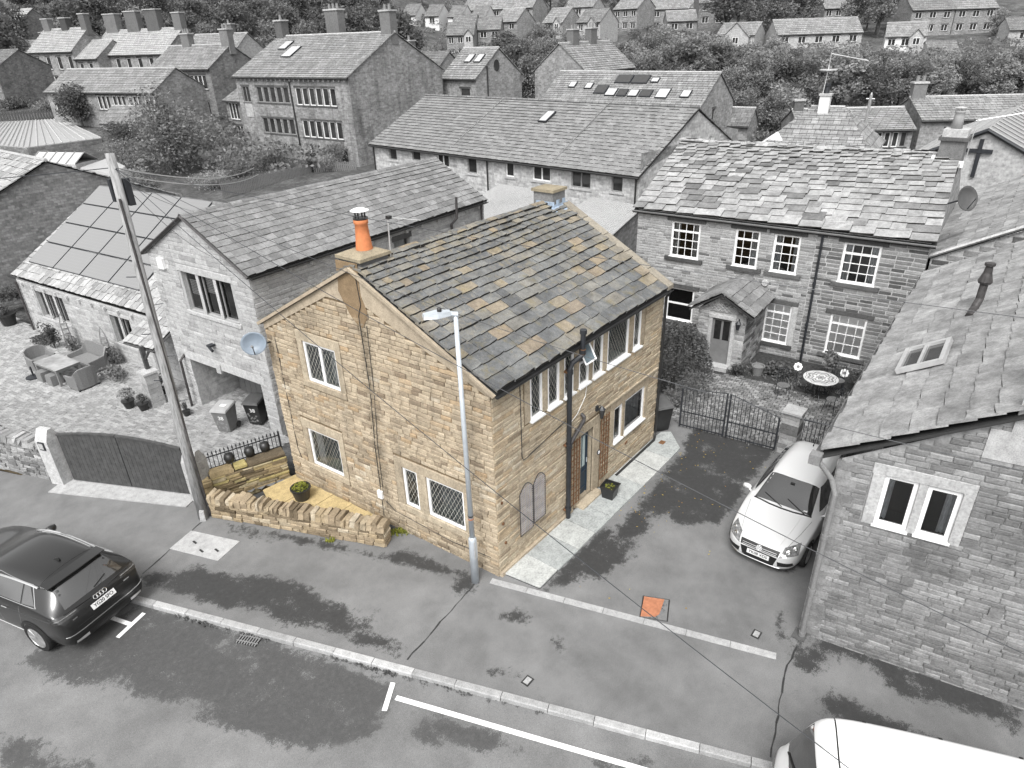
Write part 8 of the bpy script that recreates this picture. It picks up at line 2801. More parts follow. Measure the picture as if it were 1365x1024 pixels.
for u in (.12, 12.0, 23.3):
 pipe(ter, 'downpipe', [f_.at(u, 4.4, .2), f_.at(u, 4.2, .1), f_.at(u, 0, .1)], .05, 'plastic', 8)
for u in (8.3, 17.4):
 mb = MB(); p0, p1 = Vector(P_(u, 0, 4.62)), Vector(P_(u, 5.75, 7.42)); mb.tube([p0, p1], .03, 5); mb.build('party_line', MT['tile_grey'], ter)

# tall house with rows of mullioned lights
hw = []
L_ = 16.95
for z in (5.95, 3.05):
 for i in range(6):
  hw.append((9.3 + i * .98 + (.0 if z > 4 else .3), z, .80, 1.55, 1))
 for i in range(5):
  hw.append((3.2 + i * 1.05 + (.1 if z < 4 else 0), z + .1, .85, 1.45, 1, 'pvcd'))
hw.append((.8, 6.0, 1.2, 1.5, 2, 'pvcd'))
hw += [(10.2, .9, .7, 1.3, 1), (14.6, .7, 1.0, 1.4, 1, 'pvcd')]
tall, f_, P_, ro_ = far_house('tall_house', 'tall three storey stone house with rows of narrow mullioned lights', (32.6, 61.4), (33.4, 44.4), 12.7, 8.5, 11.9, .6, 'w_tall', 'r_mid', hw, chims=[(.6, 1.1, .9, 1.5, 1, .5), (8.2, 1.9, .9, 2.2, 3, .56), (16.4, 1.3, .9, 1.8, 2, .5)], rows=24)
roof_window(tall, P_, 12.7, 8.5, 11.9, 2.6, .62, 1.2, 1.5); roof_window(tall, P_, 12.7, 8.5, 11.9, 4.5, .42, 1.5, 1.9)
pipe(tall, 'downpipe', [f_.at(8.7, 8.3, .1), f_.at(8.9, 0, .1)], .07, 'plastic', 6)
for i in range(24):
 mb = MB(); f_.box(mb, .4 + i * .70, .55 + i * .70, 8.05, 8.3, .0, .16); mb.build('corbel', MT['dress_grey'], tall)
mb = MB(); f_.box(mb, .9, 2.1, 4.6, 5.9, .01, .05); mb.build('blocked_opening', MT['w_pale'], tall)

j9, *_ = far_house('stone_cottage', 'low cottage wing with a white french door beside the tall house', (34.0, 66.6), (33.6, 62.0), 6.0, 6.0, 7.6, 1.5, 'w_dark', 'r_mid', [(.5, 4.0, 2.2, 1.7, 3), (.7, 1.5, 2.2, 1.9, 3)])
j1, f1_, P1_, r1_ = far_house('gabled_house', 'mid height stone house with dark twin stacks behind the birch', (33.5, 81.1), (35.4, 71.0), 7.4, 9.05, 11.3, 3.0, 'w_dark', 'r_mid', [(3.4, 7.0, 2.4, 1.5, 3), (6.7, 6.8, 2.7, 1.5, 4), (3.4, 4.0, 2.4, 1.5, 3), (6.7, 4.0, 2.4, 1.5, 3)], chims=[(3.2, 1.3, .8, 1.3, 3), (9.9, 1.3, .8, 1.6, 2)], rows=16)
j2, *_ = far_house('long_cottage', 'long low cottage row with white mullioned lights behind the round tree', (24.2, 88.3), (28.4, 70.8), 7.0, 7.1, 9.2, 3.5, 'w_mid', 'r_mid', [(1.0, 5.0, .9, 1.6, 1)] + [(8.6 + k * 2.55 + i * .72, 5.2, .58, 1.45, 1) for k in range(4) for i in range(3)], gleft=[(2.2, 5.0, 1.0, 1.5, 1)], rows=14)
j3, *_ = far_house('terrace_row', 'far terrace with three broad chimney stacks in a line', (41.2, 115.7), (45.1, 99.5), 8.6, 10.5, 13.7, 5.2, 'w_mid', 'r_pale', [(1.0 + 2.4 * i, 8.2, .9, 1.7, 1) for i in range(7)] + [(1.6 + 3.2 * i, 5.6, 1.0, 1.7, 1) for i in range(5)], chims=[(1.8, 2.6, 1.0, 2.3, 0), (6.6, 2.6, 1.0, 2.5, 0), (11.0, 2.6, 1.0, 2.6, 0), (16.2, 1.6, 1.0, 2.0, 0)], cat='terraced houses')
far_house('linking_house', 'lower roofed house linking two far terraces', (38.9, 115.2), (40.2, 110.6), 7.0, 10.1, 12.4, 5.4, 'w_mid', 'r_pale', [(.6, 7.8, .8, 1.6, 1), (2.6, 7.8, .8, 1.6, 1)])
far_house('terrace_row', 'far terrace with two small stacks above a parked car', (36.3, 125.3), (38.7, 115.0), 7.4, 11.2, 14.2, 5.9, 'w_mid', 'r_pale', [(1.2 + 2.6 * i, 8.6, 1.0, 1.8, 1) for i in range(4)] + [(1.6 + 2.8 * i, 6.0, 1.0, 1.7, 1) for i in range(3)], chims=[(1.2, 1.5, .9, 1.5, 0), (5.6, 1.5, .9, 1.5, 0), (10.2, 1.3, .9, 1.9, 0)], cat='terraced houses')
far_house('end_house', 'pale small house at the left end of the far terraces', (37.2, 136.4), (39.3, 131.6), 7.0, 10.4, 12.8, 6.5, 'w_pale', 'r_pale', [(1.0, 8.0, 1.2, 1.6, 2), (3.2, 8.0, 1.2, 1.6, 2)], chims=[(4.6, 1.0, .8, 1.2, 0)])
far_house('gabled_house', 'big dull gable house below the woods at far left', (39.0, 168.3), (42.6, 153.3), 14.0, 13.6, 18.4, 8.2, 'w_dark', 'r_pale')
far_house('rear_house', 'house with solar panels on its roof behind the dark twin stacks', (43.4, 92.0), (46.2, 83.6), 7.6, 10.1, 12.6, 4.8, 'w_pale', 'r_mid', chims=[(6.0, 1.4, .8, 1.2, 1)])
far_house('lean_to_house', 'small single storey outbuilding roof among bushes below the long cottage', (24.6, 76.4), (26.3, 71.5), 4.0, 4.2, 5.6, 2.6, 'w_pale', 'r_mid', [(1.2, 2.8, .8, .9, 1)], cat='outbuilding')
far_house('dark_house', 'dark house with a white window at the left edge of the photo', (19.5, 114.0), (24.6, 104.0), 9.0, 9.4, 11.5, 4.6, 'w_dark', 'r_dull', [(7.2, 6.0, 1.5, 2.2, 1)])

# left building with the big brick gable and its neighbours
lb, f_, P_, _r = far_house('brick_gabled_house', 'house with a broad blank dark gable behind the solar panels', (-1.6, 50.0), (-1.6, 36.0), 13.2, 3.0, 6.0, -.6, 'w_brick', 'r_pale', rows=16, tiles=(14, .45, 'slate_pale', .03, 1.1, 231))
# corrugated shed
sh = thing('long_shed', 'long shed with a pale ribbed sheet roof', 'shed', (17, 72, 2))
q = [V(x, y, 3.2 + .022 * (y - 70)) for x, y in ((12.2, 79.5), (14.6, 69.6), (21.5, 69.9), (25.9, 91.5), (19.5, 95.3))]
mb = MB(); mb.prism(q, (0, 0, .08)); o = mb.build('roof', MT['tin'], sh); fix_normals(o.data)
for i in range(24):
 s = i / 23
 d_ = s * 17.1
 a = q[0].lerp(q[1], d_ / 10.2) if d_ < 10.2 else q[1].lerp(q[2], (d_ - 10.2) / 6.9)
 b = q[4].lerp(q[3], s)
 mb = MB(); mb.tube([a + V(0, 0, .10), b + V(0, 0, .10)], .07, 4); mb.build('rib', MT['tin'] if i % 3 else MT['dress_grey'], sh)
mb = MB()
for a, b in zip(q, q[1:] + q[:1]):
 mb.face([V(a.x, a.y, -.5), V(b.x, b.y, -.5), b, a])
mb.build('wall', MT['w_dark'], sh)
gh = thing('greenhouse', 'small white framed greenhouse beside the ribbed shed roof', 'greenhouse', (15.5, 64, .8))
fg_ = Fr((13.3, 66.0), (15.3, 61.2))
for s in (0, 1):
 a, b = (fg_.at(0, 2.3), fg_.at(fg_.L, 2.3)); c, d = fg_.at(fg_.L, 3.1, -1.3), fg_.at(0, 3.1, -1.3)
 if s:
  a, b = fg_.at(0, 2.3, -2.6), fg_.at(fg_.L, 2.3, -2.6)
 mb = MB(); mb.face([a, b, c, d] if not s else [b, a, d, c]); mb.build('pane', MT['skylight'], gh)
 for i in range(6):
  mb = MB(); mb.tube([a.lerp(b, i / 5) + V(0, 0, .04), d.lerp(c, i / 5) + V(0, 0, .04)], .05, 4); mb.build('glazing_bar', MT['pvcd'], gh)
mb = MB(); fg_.box(mb, 0, fg_.L, -.5, 2.3, -2.6, 0); mb.build('base', MT['dress_grey'], gh)
mb = MB()
vs = [V(15.0, 61.5, .6), V(16.2, 55.5, .6), V(18.4, 57.0, .6), V(18.8, 62.0, .6), V(15.6, 61.0, 2.0), V(16.3, 56.2, 1.7), V(17.8, 57.2, 2.1), V(18.3, 61.5, 2.4)]
mb.add(vs, [(4, 5, 6, 7), (0, 1, 5, 4), (1, 2, 6, 5), (2, 3, 7, 6), (3, 0, 4, 7)])
tag(mb.build('tarpaulin', MT['tin']), 'white sheet cover behind the telegraph pole top', 'tarpaulin')

# garden fence of pales behind the gabled house
def pale_fence(label, a, b, z, h, n, mat='binlite', nm='paling_fence'):
 t = thing(nm, label, 'fence', (*a, z))
 f = Fr(a, b)
 for i in range(n):
  mb = MB(); u = f.L * (i + .5) / n; w_ = f.L / n * .33
  f.box(mb, u - w_, u + w_, z, z + h + .05 * math.sin(i * 1.7), -.02, .02); mb.build('pale', MT[mat], t)
 for zz in (z + .25, z + h - .3):
  mb = MB(); f.box(mb, 0, f.L, zz, zz + .09, -.06, -.02); mb.build('rail', MT[mat], t)
pale_fence('grey paling fence in front of the birch and bushes', (20.2, 46.2), (29.6, 46.6), .1, 1.25, 56)
pale_fence('grey paling fence below the tall house corner', (29.7, 46.5), (32.4, 43.6), .2, 1.25, 22)
pale_fence('dark board fence along the far edge of the ribbed shed roof', (20.0, 96.0), (26.3, 92.4), 3.3, 1.5, 24, 'gatewood', 'board_fence')

# middle distance houses
i1, f_, P_, _r = far_house('oval_window_house', 'stone house with a small oval gable window and two skylights', (47.3, 46.2), (47.1, 41.3), 7.2, 7.6, 10.2, 1.8, 'w_mid', 'r_mid', [(2.6, 4.6, 1.4, 2.0, 1, 'pvcd'), (2.6, 2.2, 1.4, 1.6, 1, 'pvcd')], rows=14, over=.25)
roof_window(i1, P_, 7.2, 7.6, 10.2, 1.7, .48, .9, 1.2); roof_window(i1, P_, 7.2, 7.6, 10.2, 3.1, .48, .9, 1.2)
fo = Fr(P_(f_.L, 0, 0)[:2], P_(f_.L, 7.2, 0)[:2])
mb = MB(); mb.lathe([(.42, -.03), (.42, .02)], (0, 0, 0), 18, 0, Matrix.Translation(fo.at(3.2, 8.6, .02)) @ Vector(fo.n).to_track_quat('Z', 'Y').to_matrix().to_4x4() @ Matrix.Scale(1.35, 4, (0, 1, 0))); mb.build('oval_window', MT['glassfar'], i1)
mb = MB(); mb.lathe([(.1, 0), (.35, .1), (.4, .16), (.33, .12)], (0, 0, 0), 14, 0, Matrix.Translation(fo.at(6.6, 7.2, .4)) @ Vector(fo.n).to_track_quat('Z', 'Y').to_matrix().to_4x4()); mb.build('dish', MT['stone_dark'], i1)
pipe(i1, 'downpipe', [fo.at(1.7, 8.6, .06), fo.at(1.7, 1, .06)], .07, 'plastic', 6)
far_house('low_wing', 'low roof wing between the tall house and the oval window house', (50.5, 58.0), (51.0, 51.0), 6.0, 7.7, 9.8, 1.8, 'w_mid', 'r_dull', chims=[(1.0, 1.2, .9, 1.3, 1)])
i2, *_ = far_house('gabled_house', 'stone house with a tall gable window and two stacks on its ridge', (61.9, 44.6), (61.7, 37.6), 12.0, 7.6, 10.4, 1.8, 'w_mid', 'r_mid') if False else far_house('gabled_house', 'stone house with a tall gable window and two stacks on its ridge', (61.7, 37.6), (71.8, 37.1), 7.4, 7.5, 10.3, 1.8, 'w_mid', 'r_mid', [(5.0, 6.2, .7, .9, 1), (8.2, 6.0, .9, 1.2, 1, 'pvcd')], gleft=[(4.4, 4.6, 1.0, 2.2, 1, 'pvcd')], chims=[(2.6, 1.2, .9, 1.4, 2), (6.2, 1.2, .9, 1.5, 2)])
i3, f_, P_, _r = far_house('solar_roof_house', 'long house whose dull roof carries dark solar panels and skylights', (50.2, 35.4), (49.8, 18.2), 7.0, 5.3, 7.85, -.1, 'w_mid', 'r_mid', gwins=[(2.6, 3.9, .6, 1.1, 1, 'pvcd'), (2.4, 1.6, .6, 1.0, 1, 'pvcd')], rows=16)
for u, s, w_, l_, m in ((9.0, .62, 1.7, 1.1, 'pv'), (7.2, .62, 1.7, 1.1, 'pv'), (5.6, .28, 1.3, 1.1, 'pv'), (8.3, .22, 1.0, .9, 'pv'), (10.7, .22, 1.2, .9, 'pv'), (11.0, .66, .8, .6, 'skylight'), (7.0, .22, 1.1, 1.0, 'skylight'), (9.5, .22, 1.0, .9, 'skylight'), (12.4, .2, 1.2, 1.2, 'skylight'), (14.8, .24, .9, .9, 'skylight'), (2.2, .45, .8, .8, 'skylight'), (4.2, .42, .8, .8, 'skylight')):
 roof_window(i3, P_, 7.0, 5.3, 7.85, u, s, w_, l_, m, 'solar_panel' if m == 'pv' else 'roof_window')
pipe(i3, 'downpipe', [f_.at(f_.L - .15, 5.2, .1), f_.at(f_.L - .15, 0, .1)], .06, 'plastic', 6)
far_house('stone_annexe', 'small slated stone annexe beside the solar panel house', (56.2, 18.4), (56.4, 16.2), 3.0, 3.4, 4.6, -.1, 'w_mid', 'r_mid', cat='outbuilding')
# hipped pyramid roof with white gablet, low houses and the church hall
pyr, f_, P_, _r = far_house('hipped_house', 'hip roofed bungalow with a white chimney and white gablet', (42.6, 10.2), (43.6, 2.6), 7.2, 3.5, 6.0, -.1, 'w_mid', 'r_mid', hipl=2.8, hipr=2.8, rows=10)
chimney(_r, P_(3.6, 3.3, 6.1), .7, .7, .8, f_.t, 0, 'w_white')
mb = MB(); c = Vector(P_(3.6, 3.3, 6.95)); mb.lathe([(.2, 0), (.16, .45), (.22, .5), (.22, .7)], c, 10); mb.build('chimney_pot', MT['iron'], pyr)
mb = MB(); mb.prism([V(43.2, 10.9, 3.3), V(43.4, 7.9, 3.3), V(43.3, 9.3, 4.5)], (2.5, .2, 0)); o = mb.build('gablet', MT['white'], pyr); fix_normals(o.data)
t = thing('television_aerial', 'ring shaped aerial leaning from the white chimney of the hipped bungalow', 'aerial', tuple(c))
mb = MB(); mb.tube([c + V(-.3, .2, -.6), c + V(-.1, .1, 1.9)], .03, 5); mb.build('mast', MT['alu'], t)
mb = MB(); mb.lathe([(.55, 0), (.6, .03), (.6, .08), (.55, .1)], c + V(-.1, .1, 1.5), 16); mb.build('ring', MT['alu'], t)
mb = MB(); mb.tube([c + V(-.1, .1, 2.6), c + V(.8, -2.2, 2.1)], .03, 4); mb.tube([c + V(-.1, .1, 1.9), c + V(-.1, .1, 2.7)], .025, 4); mb.build('boom', MT['alu'], t)
far_house('long_cottage', 'low cottage with a row of nine narrow lights', (53.4, 10.6), (58.4, 2.9), 6.0, 3.5, 4.8, -.2, 'w_mid', 'r_mid', [(3.0 + i * .66, 2.0, .5, 1.2, 1, 'pvcd' if i in (2, 8) else 'pvc') for i in range(9)], rows=12, chims=[(.4, .8, .7, .8, 1)])
far_house('long_cottage', 'long low house with a mossy roof behind the church hall', (59.4, 2.6), (65.7, -7.5), 6.4, 4.1, 5.5, -.2, 'w_mid', 'r_mid', [(2.0, 2.2, 1.2, 1.1, 1, 'pvcd')], rows=10, chims=[(.5, 1.1, .7, 1.2, 2), (9.6, 1.0, .7, 1.0, 1)])
cf = Fr((38.4, -.6), (38.2, -7.6))
chh = thing('church_hall', 'church hall gable with a dark wooden cross', 'church', (38.4, -4, 0))
wall_face(chh, cf, -.5, [(0, 4.25), (3.45, 5.85), (7.0, 4.2)], [], MT['w_pale'])
A, B, C, D = cf.at(3.45, 5.95, .15), cf.at(3.45, 5.95, -16), cf.at(-.5, 4.0, -16), cf.at(-.5, 4.0, .15)
roof_rows(chh, C, D, A, B, 3, 'r_pale')
MT['seam_roof'] = plain('standing_seam', .21, .5, .4, var=.08)
E_, F_ = cf.at(7.3, 4.0, .15), cf.at(7.3, 4.0, -16)
mb = MB(); mb.prism([A, E_, F_, B], (0, 0, .06)); o = mb.build('seam_roof', MT['seam_roof'], chh); fix_normals(o.data)
for i in range(14):
 mb = MB(); s = i / 13; mb.tube([A.lerp(B, s) + V(0, 0, .1), E_.lerp(F_, s) + V(0, 0, .1)], .05, 4); mb.build('seam', MT['pvcd'], chh)
mb = MB(); mb.tube([cf.at(-.5, 3.95, .18), A + V(0, 0, -.02), E_ + V(0, 0, -.05)], .13, 4); mb.build('verge', MT['iron'], chh)
wall_face(chh, Fr(cf.at(0, 0, -16)[:2], cf.at(0, 0, 0)[:2]), -.5, 4.2, [], MT['w_pale'])
mb = MB()
c0 = cf.at(3.25, 4.4, .06)
cf.box(mb, 3.18, 3.38, 3.4, 5.45, .02, .14); cr_ = mb.build('cross', MT['iron'], chh)
mb = MB(); cf.box(mb, 2.65, 3.92, 4.72, 4.92, .04, .16); mb.build('cross_arm', MT['iron'], cr_)

# houses on the hillside
hn = [0]
def hill(label, A, B, W, ze, zr, z0, wall='w_mid', roof='r_mid', nw=2, gab=None, name='hillside_house', two=True, **kw):
 L = Fr(A, B).L
 ws = []
 for k in range(nw):
  u = L * (k + .5) / nw
  w_ = min(1.5, L / nw * .55)
  ws.append((u - w_ / 2, ze - 1.75, w_, 1.25, 2))
  if two:
   ws.append((u - w_ / 2, ze - 4.4, w_, 1.3, 2))
 t, f, P, ro = far_house(name, label, A, B, W, ze, zr, z0, wall, roof, ws, rows=8, **kw)
 if gab is not None:
  u0, gw, gd = gab
  g1 = Fr(P(u0, -gd, 0)[:2], P(u0 + gw, -gd, 0)[:2])
  hz = ze + gw * .42
  mb = MB()
  pts = [g1.at(0, z0 - 1), g1.at(gw, z0 - 1), g1.at(gw, ze - .3), g1.at(gw / 2, hz), g1.at(0, ze - .3)]
  mb.prism(pts, -g1.n * (gd + 1.5)); o = mb.build('bay', MT['w_pale'], t); fix_normals(o.data)
  far_window(t, g1, gw / 2 - .6, ze - 1.6, 1.2, 1.2, 2, d=.07, hood=False)
  for a, b in ((g1.at(-.2, ze - .45, .2), g1.at(gw / 2, hz + .08, .2)), (g1.at(gw / 2, hz + .08, .2), g1.at(gw + .2, ze - .45, .2))):
   mb = MB(); mb.prism([a, b, b - g1.n * (gd + 2), a - g1.n * (gd + 2)], (0, 0, .1)); o = mb.build('bay_roof', MT[roof], t); fix_normals(o.data)
 return t
hill('hillside house with a small gabled porch, left of the garage house', (114.8, 108.8), (118.2, 103.7), 8, 11.7, 14.1, 7.0, 'w_mid', 'r_dull', 3, (4.0, 2.0, .6))
hill('hillside house with a dark garage opening', (123.7, 107.2), (126.6, 102.8), 8, 12.6, 15.1, 8.0, 'w_mid', 'r_dull', 2, None)
hill('hillside house standing behind the porch house', (126.0, 117.5), (128.6, 112.5), 8, 13.3, 16.0, 9, 'w_pale', 'r_dull', 2, (0.2, 2.0, .6))
hill('hillside house with a pale bay below the long row', (134.4, 110.8), (134.3, 103.9), 7, 14.2, 16.9, 9.3, 'w_mid', 'r_mid', 2, (0.3, 2.2, .8))
hill('hillside house with a tall dark gable above the round trees', (139.7, 100.2), (139.1, 94), 7, 13.7, 16.6, 8.8, 'w_mid', 'r_mid', 2, (4.0, 2.0, .8))
hill('hillside house with two pale bays, nearest the tree belt', (137.7, 89.1), (138.0, 83.0), 8.5, 13.4, 16.0, 8.6, 'w_pale', 'r_dull', 3, (3.2, 2.0, .7))
hill('hillside house high up with a hipped look roof', (165, 111.4), (166.3, 102.9), 8, 17.4, 19.6, 12.4, 'w_pale', 'r_mid', 3, (0.4, 2.2, .8))
hill('long hillside row with a white end gable', (157.3, 142.2), (160.8, 119), 9, 17.9, 21.2, 12.8, 'w_mid', 'r_mid', 7, None)
for i, lb in enumerate(('topmost', 'second', 'third', 'lowest')):
 d = Vector((3.6 - i * .2, -4.6, 0)) * i
 hill('stepped white gabled house, %s of its line on the left hillside' % lb, (133.2 + i * 3.4, 142 - i * 5.2), (134.6 + i * 3.4, 138.2 - i * 5.2), 8.5, 16.7 - .35 * i, 19.3 - .35 * i, 11.8, 'w_white', 'r_dull', 1, None, group='stepped white gabled houses')
hill('stone hillside house left of the far right row', (158.5, 91.9), (158.3, 85.0), 9, 16.2, 18.9, 11.2, 'w_mid', 'r_mid', 3, None)
hill('long hillside row with attic lights above the tree belt', (166.3, 85.6), (173.1, 75.5), 8, 16.0, 18.6, 11.0, 'w_mid', 'r_mid', 4, (9.4, 1.6, .3))
hill('end house of the far right row beside the tall trees', (163.4, 71.2), (167.1, 65.8), 8, 16.8, 19.2, 11.5, 'w_dark', 'r_mid', 2, None)
hill('low roofed hillside house in front of the far row', (146.8, 70.9), (150.5, 65.5), 7, 13.0, 15.0, 10, 'w_mid', 'r_mid', 2, None, two=False)
hill('bungalow with a white barged gable', (141.0, 56.5), (142.0, 48.8), 9.5, 9.9, 12.1, 7.6, 'w_pale', 'r_mid', 2, (1.6, 5.2, 1.0), name='bungalow', two=False)
hill('wide low bungalow with white strip windows', (144.1, 45.0), (154.1, 31.4), 8, 9.8, 12.4, 7.3, 'w_pale', 'r_mid', 5, None, name='bungalow', two=False)
hill('stone house behind the wide bungalow', (187.4, 49.1), (192.9, 41.6), 8, 14.8, 17.2, 10, 'w_mid', 'r_mid', 4, None)
hill('left half of the tall pair of bay windowed hillside houses', (180.4, 28.2), (187.0, 20.9), 9, 13.6, 16.8, 8.3, 'w_mid', 'r_dull', 3, None)
hp2 = hill('right half of the tall pair of bay windowed hillside houses, with roof panels', (187.1, 20.7), (193.3, 13.5), 9, 13.6, 16.8, 8.5, 'w_mid', 'r_mid', 3, None)
hill('white fronted modern house with a large gabled window', (153.8, 26.9), (155.6, 20.0), 7, 8.9, 11.2, 4.6, 'w_white', 'r_mid', 3, (4.2, 2.4, .5))
hill('small garage with a dull roof beside the white fronted house', (153.0, 18.6), (156.0, 14.0), 5, 5.9, 7.8, 3.6, 'w_pale', 'r_dull', 1, None, name='garage', two=False)
hill('low white house at the right edge of the hillside', (166.6, 7.8), (169.3, 3.0), 6, 9.4, 11.4, 6.4, 'w_pale', 'r_dull', 1, None, two=False)

# lamps and pole in the middle distance
def far_lamp(label, c, h, arm):
 t = thing('street_lamp', label, 'street lamp', c)
 mb = MB(); mb.tube([c, (c[0], c[1], c[2] + h)], .07, 6); mb.build('post', MT['steel'], t)
 mb = MB(); p = V(c[0], c[1], c[2] + h); mb.tube([p, p + V(arm * .632, -arm * .774, .1)], .09, 6); mb.build('lamp_head', MT['steel'], t)
far_lamp('slim street lamp beyond the pale slate ridge', (69.4, 21.5, 0), 3.4, .9)
far_lamp('small street lamp further off in the trees', (81.2, 21.0, .5), 3.2, .5)
t = thing('telegraph_pole', 'distant telegraph pole in front of the nine light cottage', 'telegraph pole', (60.0, 4.8, 0))
mb = MB(); mb.tube([(50.5, 5.0, -.2), (50.7, 5.0, 6.6)], [.15, .11], 8); mb.build('shaft', MT['wood'], t)
mb = MB(); mb.tube([(50.7, 5.3, 6.3), (50.7, 4.7, 6.3)], .05, 5); mb.lathe([(.08, 0), (.03, .2)], (50.7, 5.0, 6.55), 6); mb.build('cross_piece', MT['alu'], t)
t.location = (50.5, 5.0, 0)
for ch in t.children:
 ch.matrix_parent_inverse = Matrix.Translation(-Vector(t.location))
# two parked cars on the far street
def far_car(label, loc, rz, mat):
 c = Car('parked_car', label, 'car', loc, rz, [(2.1, .25, .7, .6, .72, .7, .5), (1.9, .2, .82, .74, .83, .85, .6), (1.1, .2, .86, .9, .87, 1.0, .68), (.3, .2, .86, .95, .87, 1.4, .56), (-1.2, .2, .86, .97, .87, 1.42, .55), (-1.9, .22, .84, .95, .84, 1.05, .6), (-2.1, .3, .74, .8, .74, .85, .56)], mat)
 for s_ in (1, -1):
  c.patch('side_window', [(.7, s_ * .9, 1.0), (-1.5, s_ * .9, 1.02), (-1.2, s_ * .7, 1.3), (.3, s_ * .7, 1.3)], (0, -s_, 0), 'carglass', 6, 3)
  for x in (1.3, -1.3):
   c.wheel(x, s_ * .78, .31)
 c.patch('windscreen', [(1.0, .6, 1), (1.0, -.6, 1), (.4, -.5, 1.3), (.4, .5, 1.3)], (-.6, 0, -1), 'carglass', 6, 3)
far_car('dark car parked in the far street below the terraces', (33.6, 116.2, 5.9), R(-20), 'carblack')
far_car('pale car parked in the far street behind the hedge', (29.2, 110.6, 5.4), R(-15), 'carsilver')

# ---------------------------------------------------------------- trees
def crown_mesh(name, seed, mat, h=8.0, rx=2.5, nblob=26, nleaf=150, leaf=.17, droop=0.0, base=.24, elong=1.0):
 r = random.Random(seed)
 mb = MB()
 for b in range(nblob):
  while True:
   p = V(r.uniform(-1, 1), r.uniform(-1, 1), r.uniform(-1, 1))
   if .25 < p.length < 1:
    break
  zc = h * (base + (1 - base) * .52)
  c = V(p.x * rx * .74, p.y * rx * .74, zc + p.z * h * (1 - base) * .40)
  taper = 1 - .35 * max(0, p.z)
  c.x *= taper; c.y *= taper
  s = rx * r.uniform(.28, .5)
  for i in range(nleaf):
   d = V(r.gauss(0, 1), r.gauss(0, 1), r.gauss(0, 1)).normalized()
   q = c + V(d.x * s, d.y * s, d.z * s * .75 * elong) * (r.uniform(.55, 1.08))
   q.z -= droop * r.random() * s
   a = V(r.gauss(0, 1), r.gauss(0, 1), r.gauss(0, .7)).normalized()
   bb = a.cross(V(r.gauss(0, 1), r.gauss(0, 1), r.gauss(0, 1))).normalized()
   l = leaf * r.uniform(.55, 1.25)
   mb.face([q - a * l, q + bb * l * .55, q + a * l, q - bb * l * .55])
 return mb.mesh(name, MT[mat], uv=False)
def trunk_mesh(name, seed, h=8.0, r0=.2, limbs=6, spread=1.6):
 r = random.Random(seed)
 mb = MB()
 mb.tube([(0, 0, -1), (r.uniform(-.1, .1), r.uniform(-.1, .1), h * .3), (r.uniform(-.2, .2), r.uniform(-.2, .2), h * .8)], [r0, r0 * .75, r0 * .2], 7)
 for i in range(limbs):
  a = r.uniform(0, 6.283)
  z = h * r.uniform(.25, .55)
  mb.tube([(0, 0, z), (math.cos(a) * spread * .5, math.sin(a) * spread * .5, z + h * .12), (math.cos(a) * spread, math.sin(a) * spread, z + h * .3)], [r0 * .45, r0 * .3, r0 * .08], 5)
 return mb.mesh(name, MT['bark'], uv=False)
CROWN = [crown_mesh('crown', 1, 'leaf_mid', 8, 2.7), crown_mesh('crown', 2, 'leaf_dark', 8, 2.5, 24), crown_mesh('crown', 3, 'leaf_lite', 8, 2.4, 22), crown_mesh('crown', 4, 'leaf_mid', 8, 2.2, 26, 140, .16, .5, .15, 1.3), crown_mesh('crown', 5, 'leaf_dark', 8, 3.0, 30, 150, .18)]
TRUNK = [trunk_mesh('trunk', 1), trunk_mesh('trunk', 2)]
def tree(name, label, loc, h, k, group=None, rz=0.0, wide=1.0, crown=None, trunk=None):
 t = thing(name, label, 'tree', loc, group, world=False, rz=rz)
 t.scale = (h / 8 * wide, h / 8 * wide, h / 8)
 link('trunk', trunk or TRUNK[k % 2], t)
 link('crown', crown or CROWN[k % 5], t)
 return t
tr = random.Random(3)
for x, y, h in TREES:
 s = (x + 9.1) * .774 + (y + 8) * .632
 tt_ = (x + 9.1) * .632 - (y + 8) * .774
 if s > 150 or tt_ < 0:
  lb, gp = ('leafy tree in the wood on the skyline hill behind the houses', 'trees on the skyline hill')
 elif tt_ > 24:
  lb, gp = ('bushy tree in the dense tree belt below the right hillside houses', 'trees of the right hand belt')
 else:
  lb, gp = ('leafy tree between the oval window house and the hillside estate', 'trees below the hillside estate')
 k = tr.choice((0, 0, 1, 2, 2, 3, 3, 4)) if tt_ > 0 else tr.choice((0, 1, 1, 4, 3))
 tree('broadleaf_tree', lb, (x, y, terr(x, y) - .2), h, k, gp, tr.uniform(0, 6.28), tr.uniform(.9, 1.25))
CB = crown_mesh('crown', 21, 'leaf_mid', 8, 2.9, 44, 120, .13, 1.2, .12, 1.4)
tree('birch_tree', 'large loose birch in front of the dark twin stack house', (22.3, 57.0, .4), 8.3, 0, None, .4, 1.15, CB)
CR = crown_mesh('crown', 22, 'leaf_dark', 8, 3.4, 40, 110, .2, .2, .1)
tree('round_tree', 'round dark tree at the end of the long low cottage', (24.8, 82.2, 3.0), 5.2, 0, None, 1.0, 1.1, CR)
def bushes(lst):
 for i, (lb, loc, rad, mat, lw) in enumerate(lst):
  shrub('shrub', lb, 'shrub', loc, rad, 2600, lw * .7, mat, 60 + i, .3)
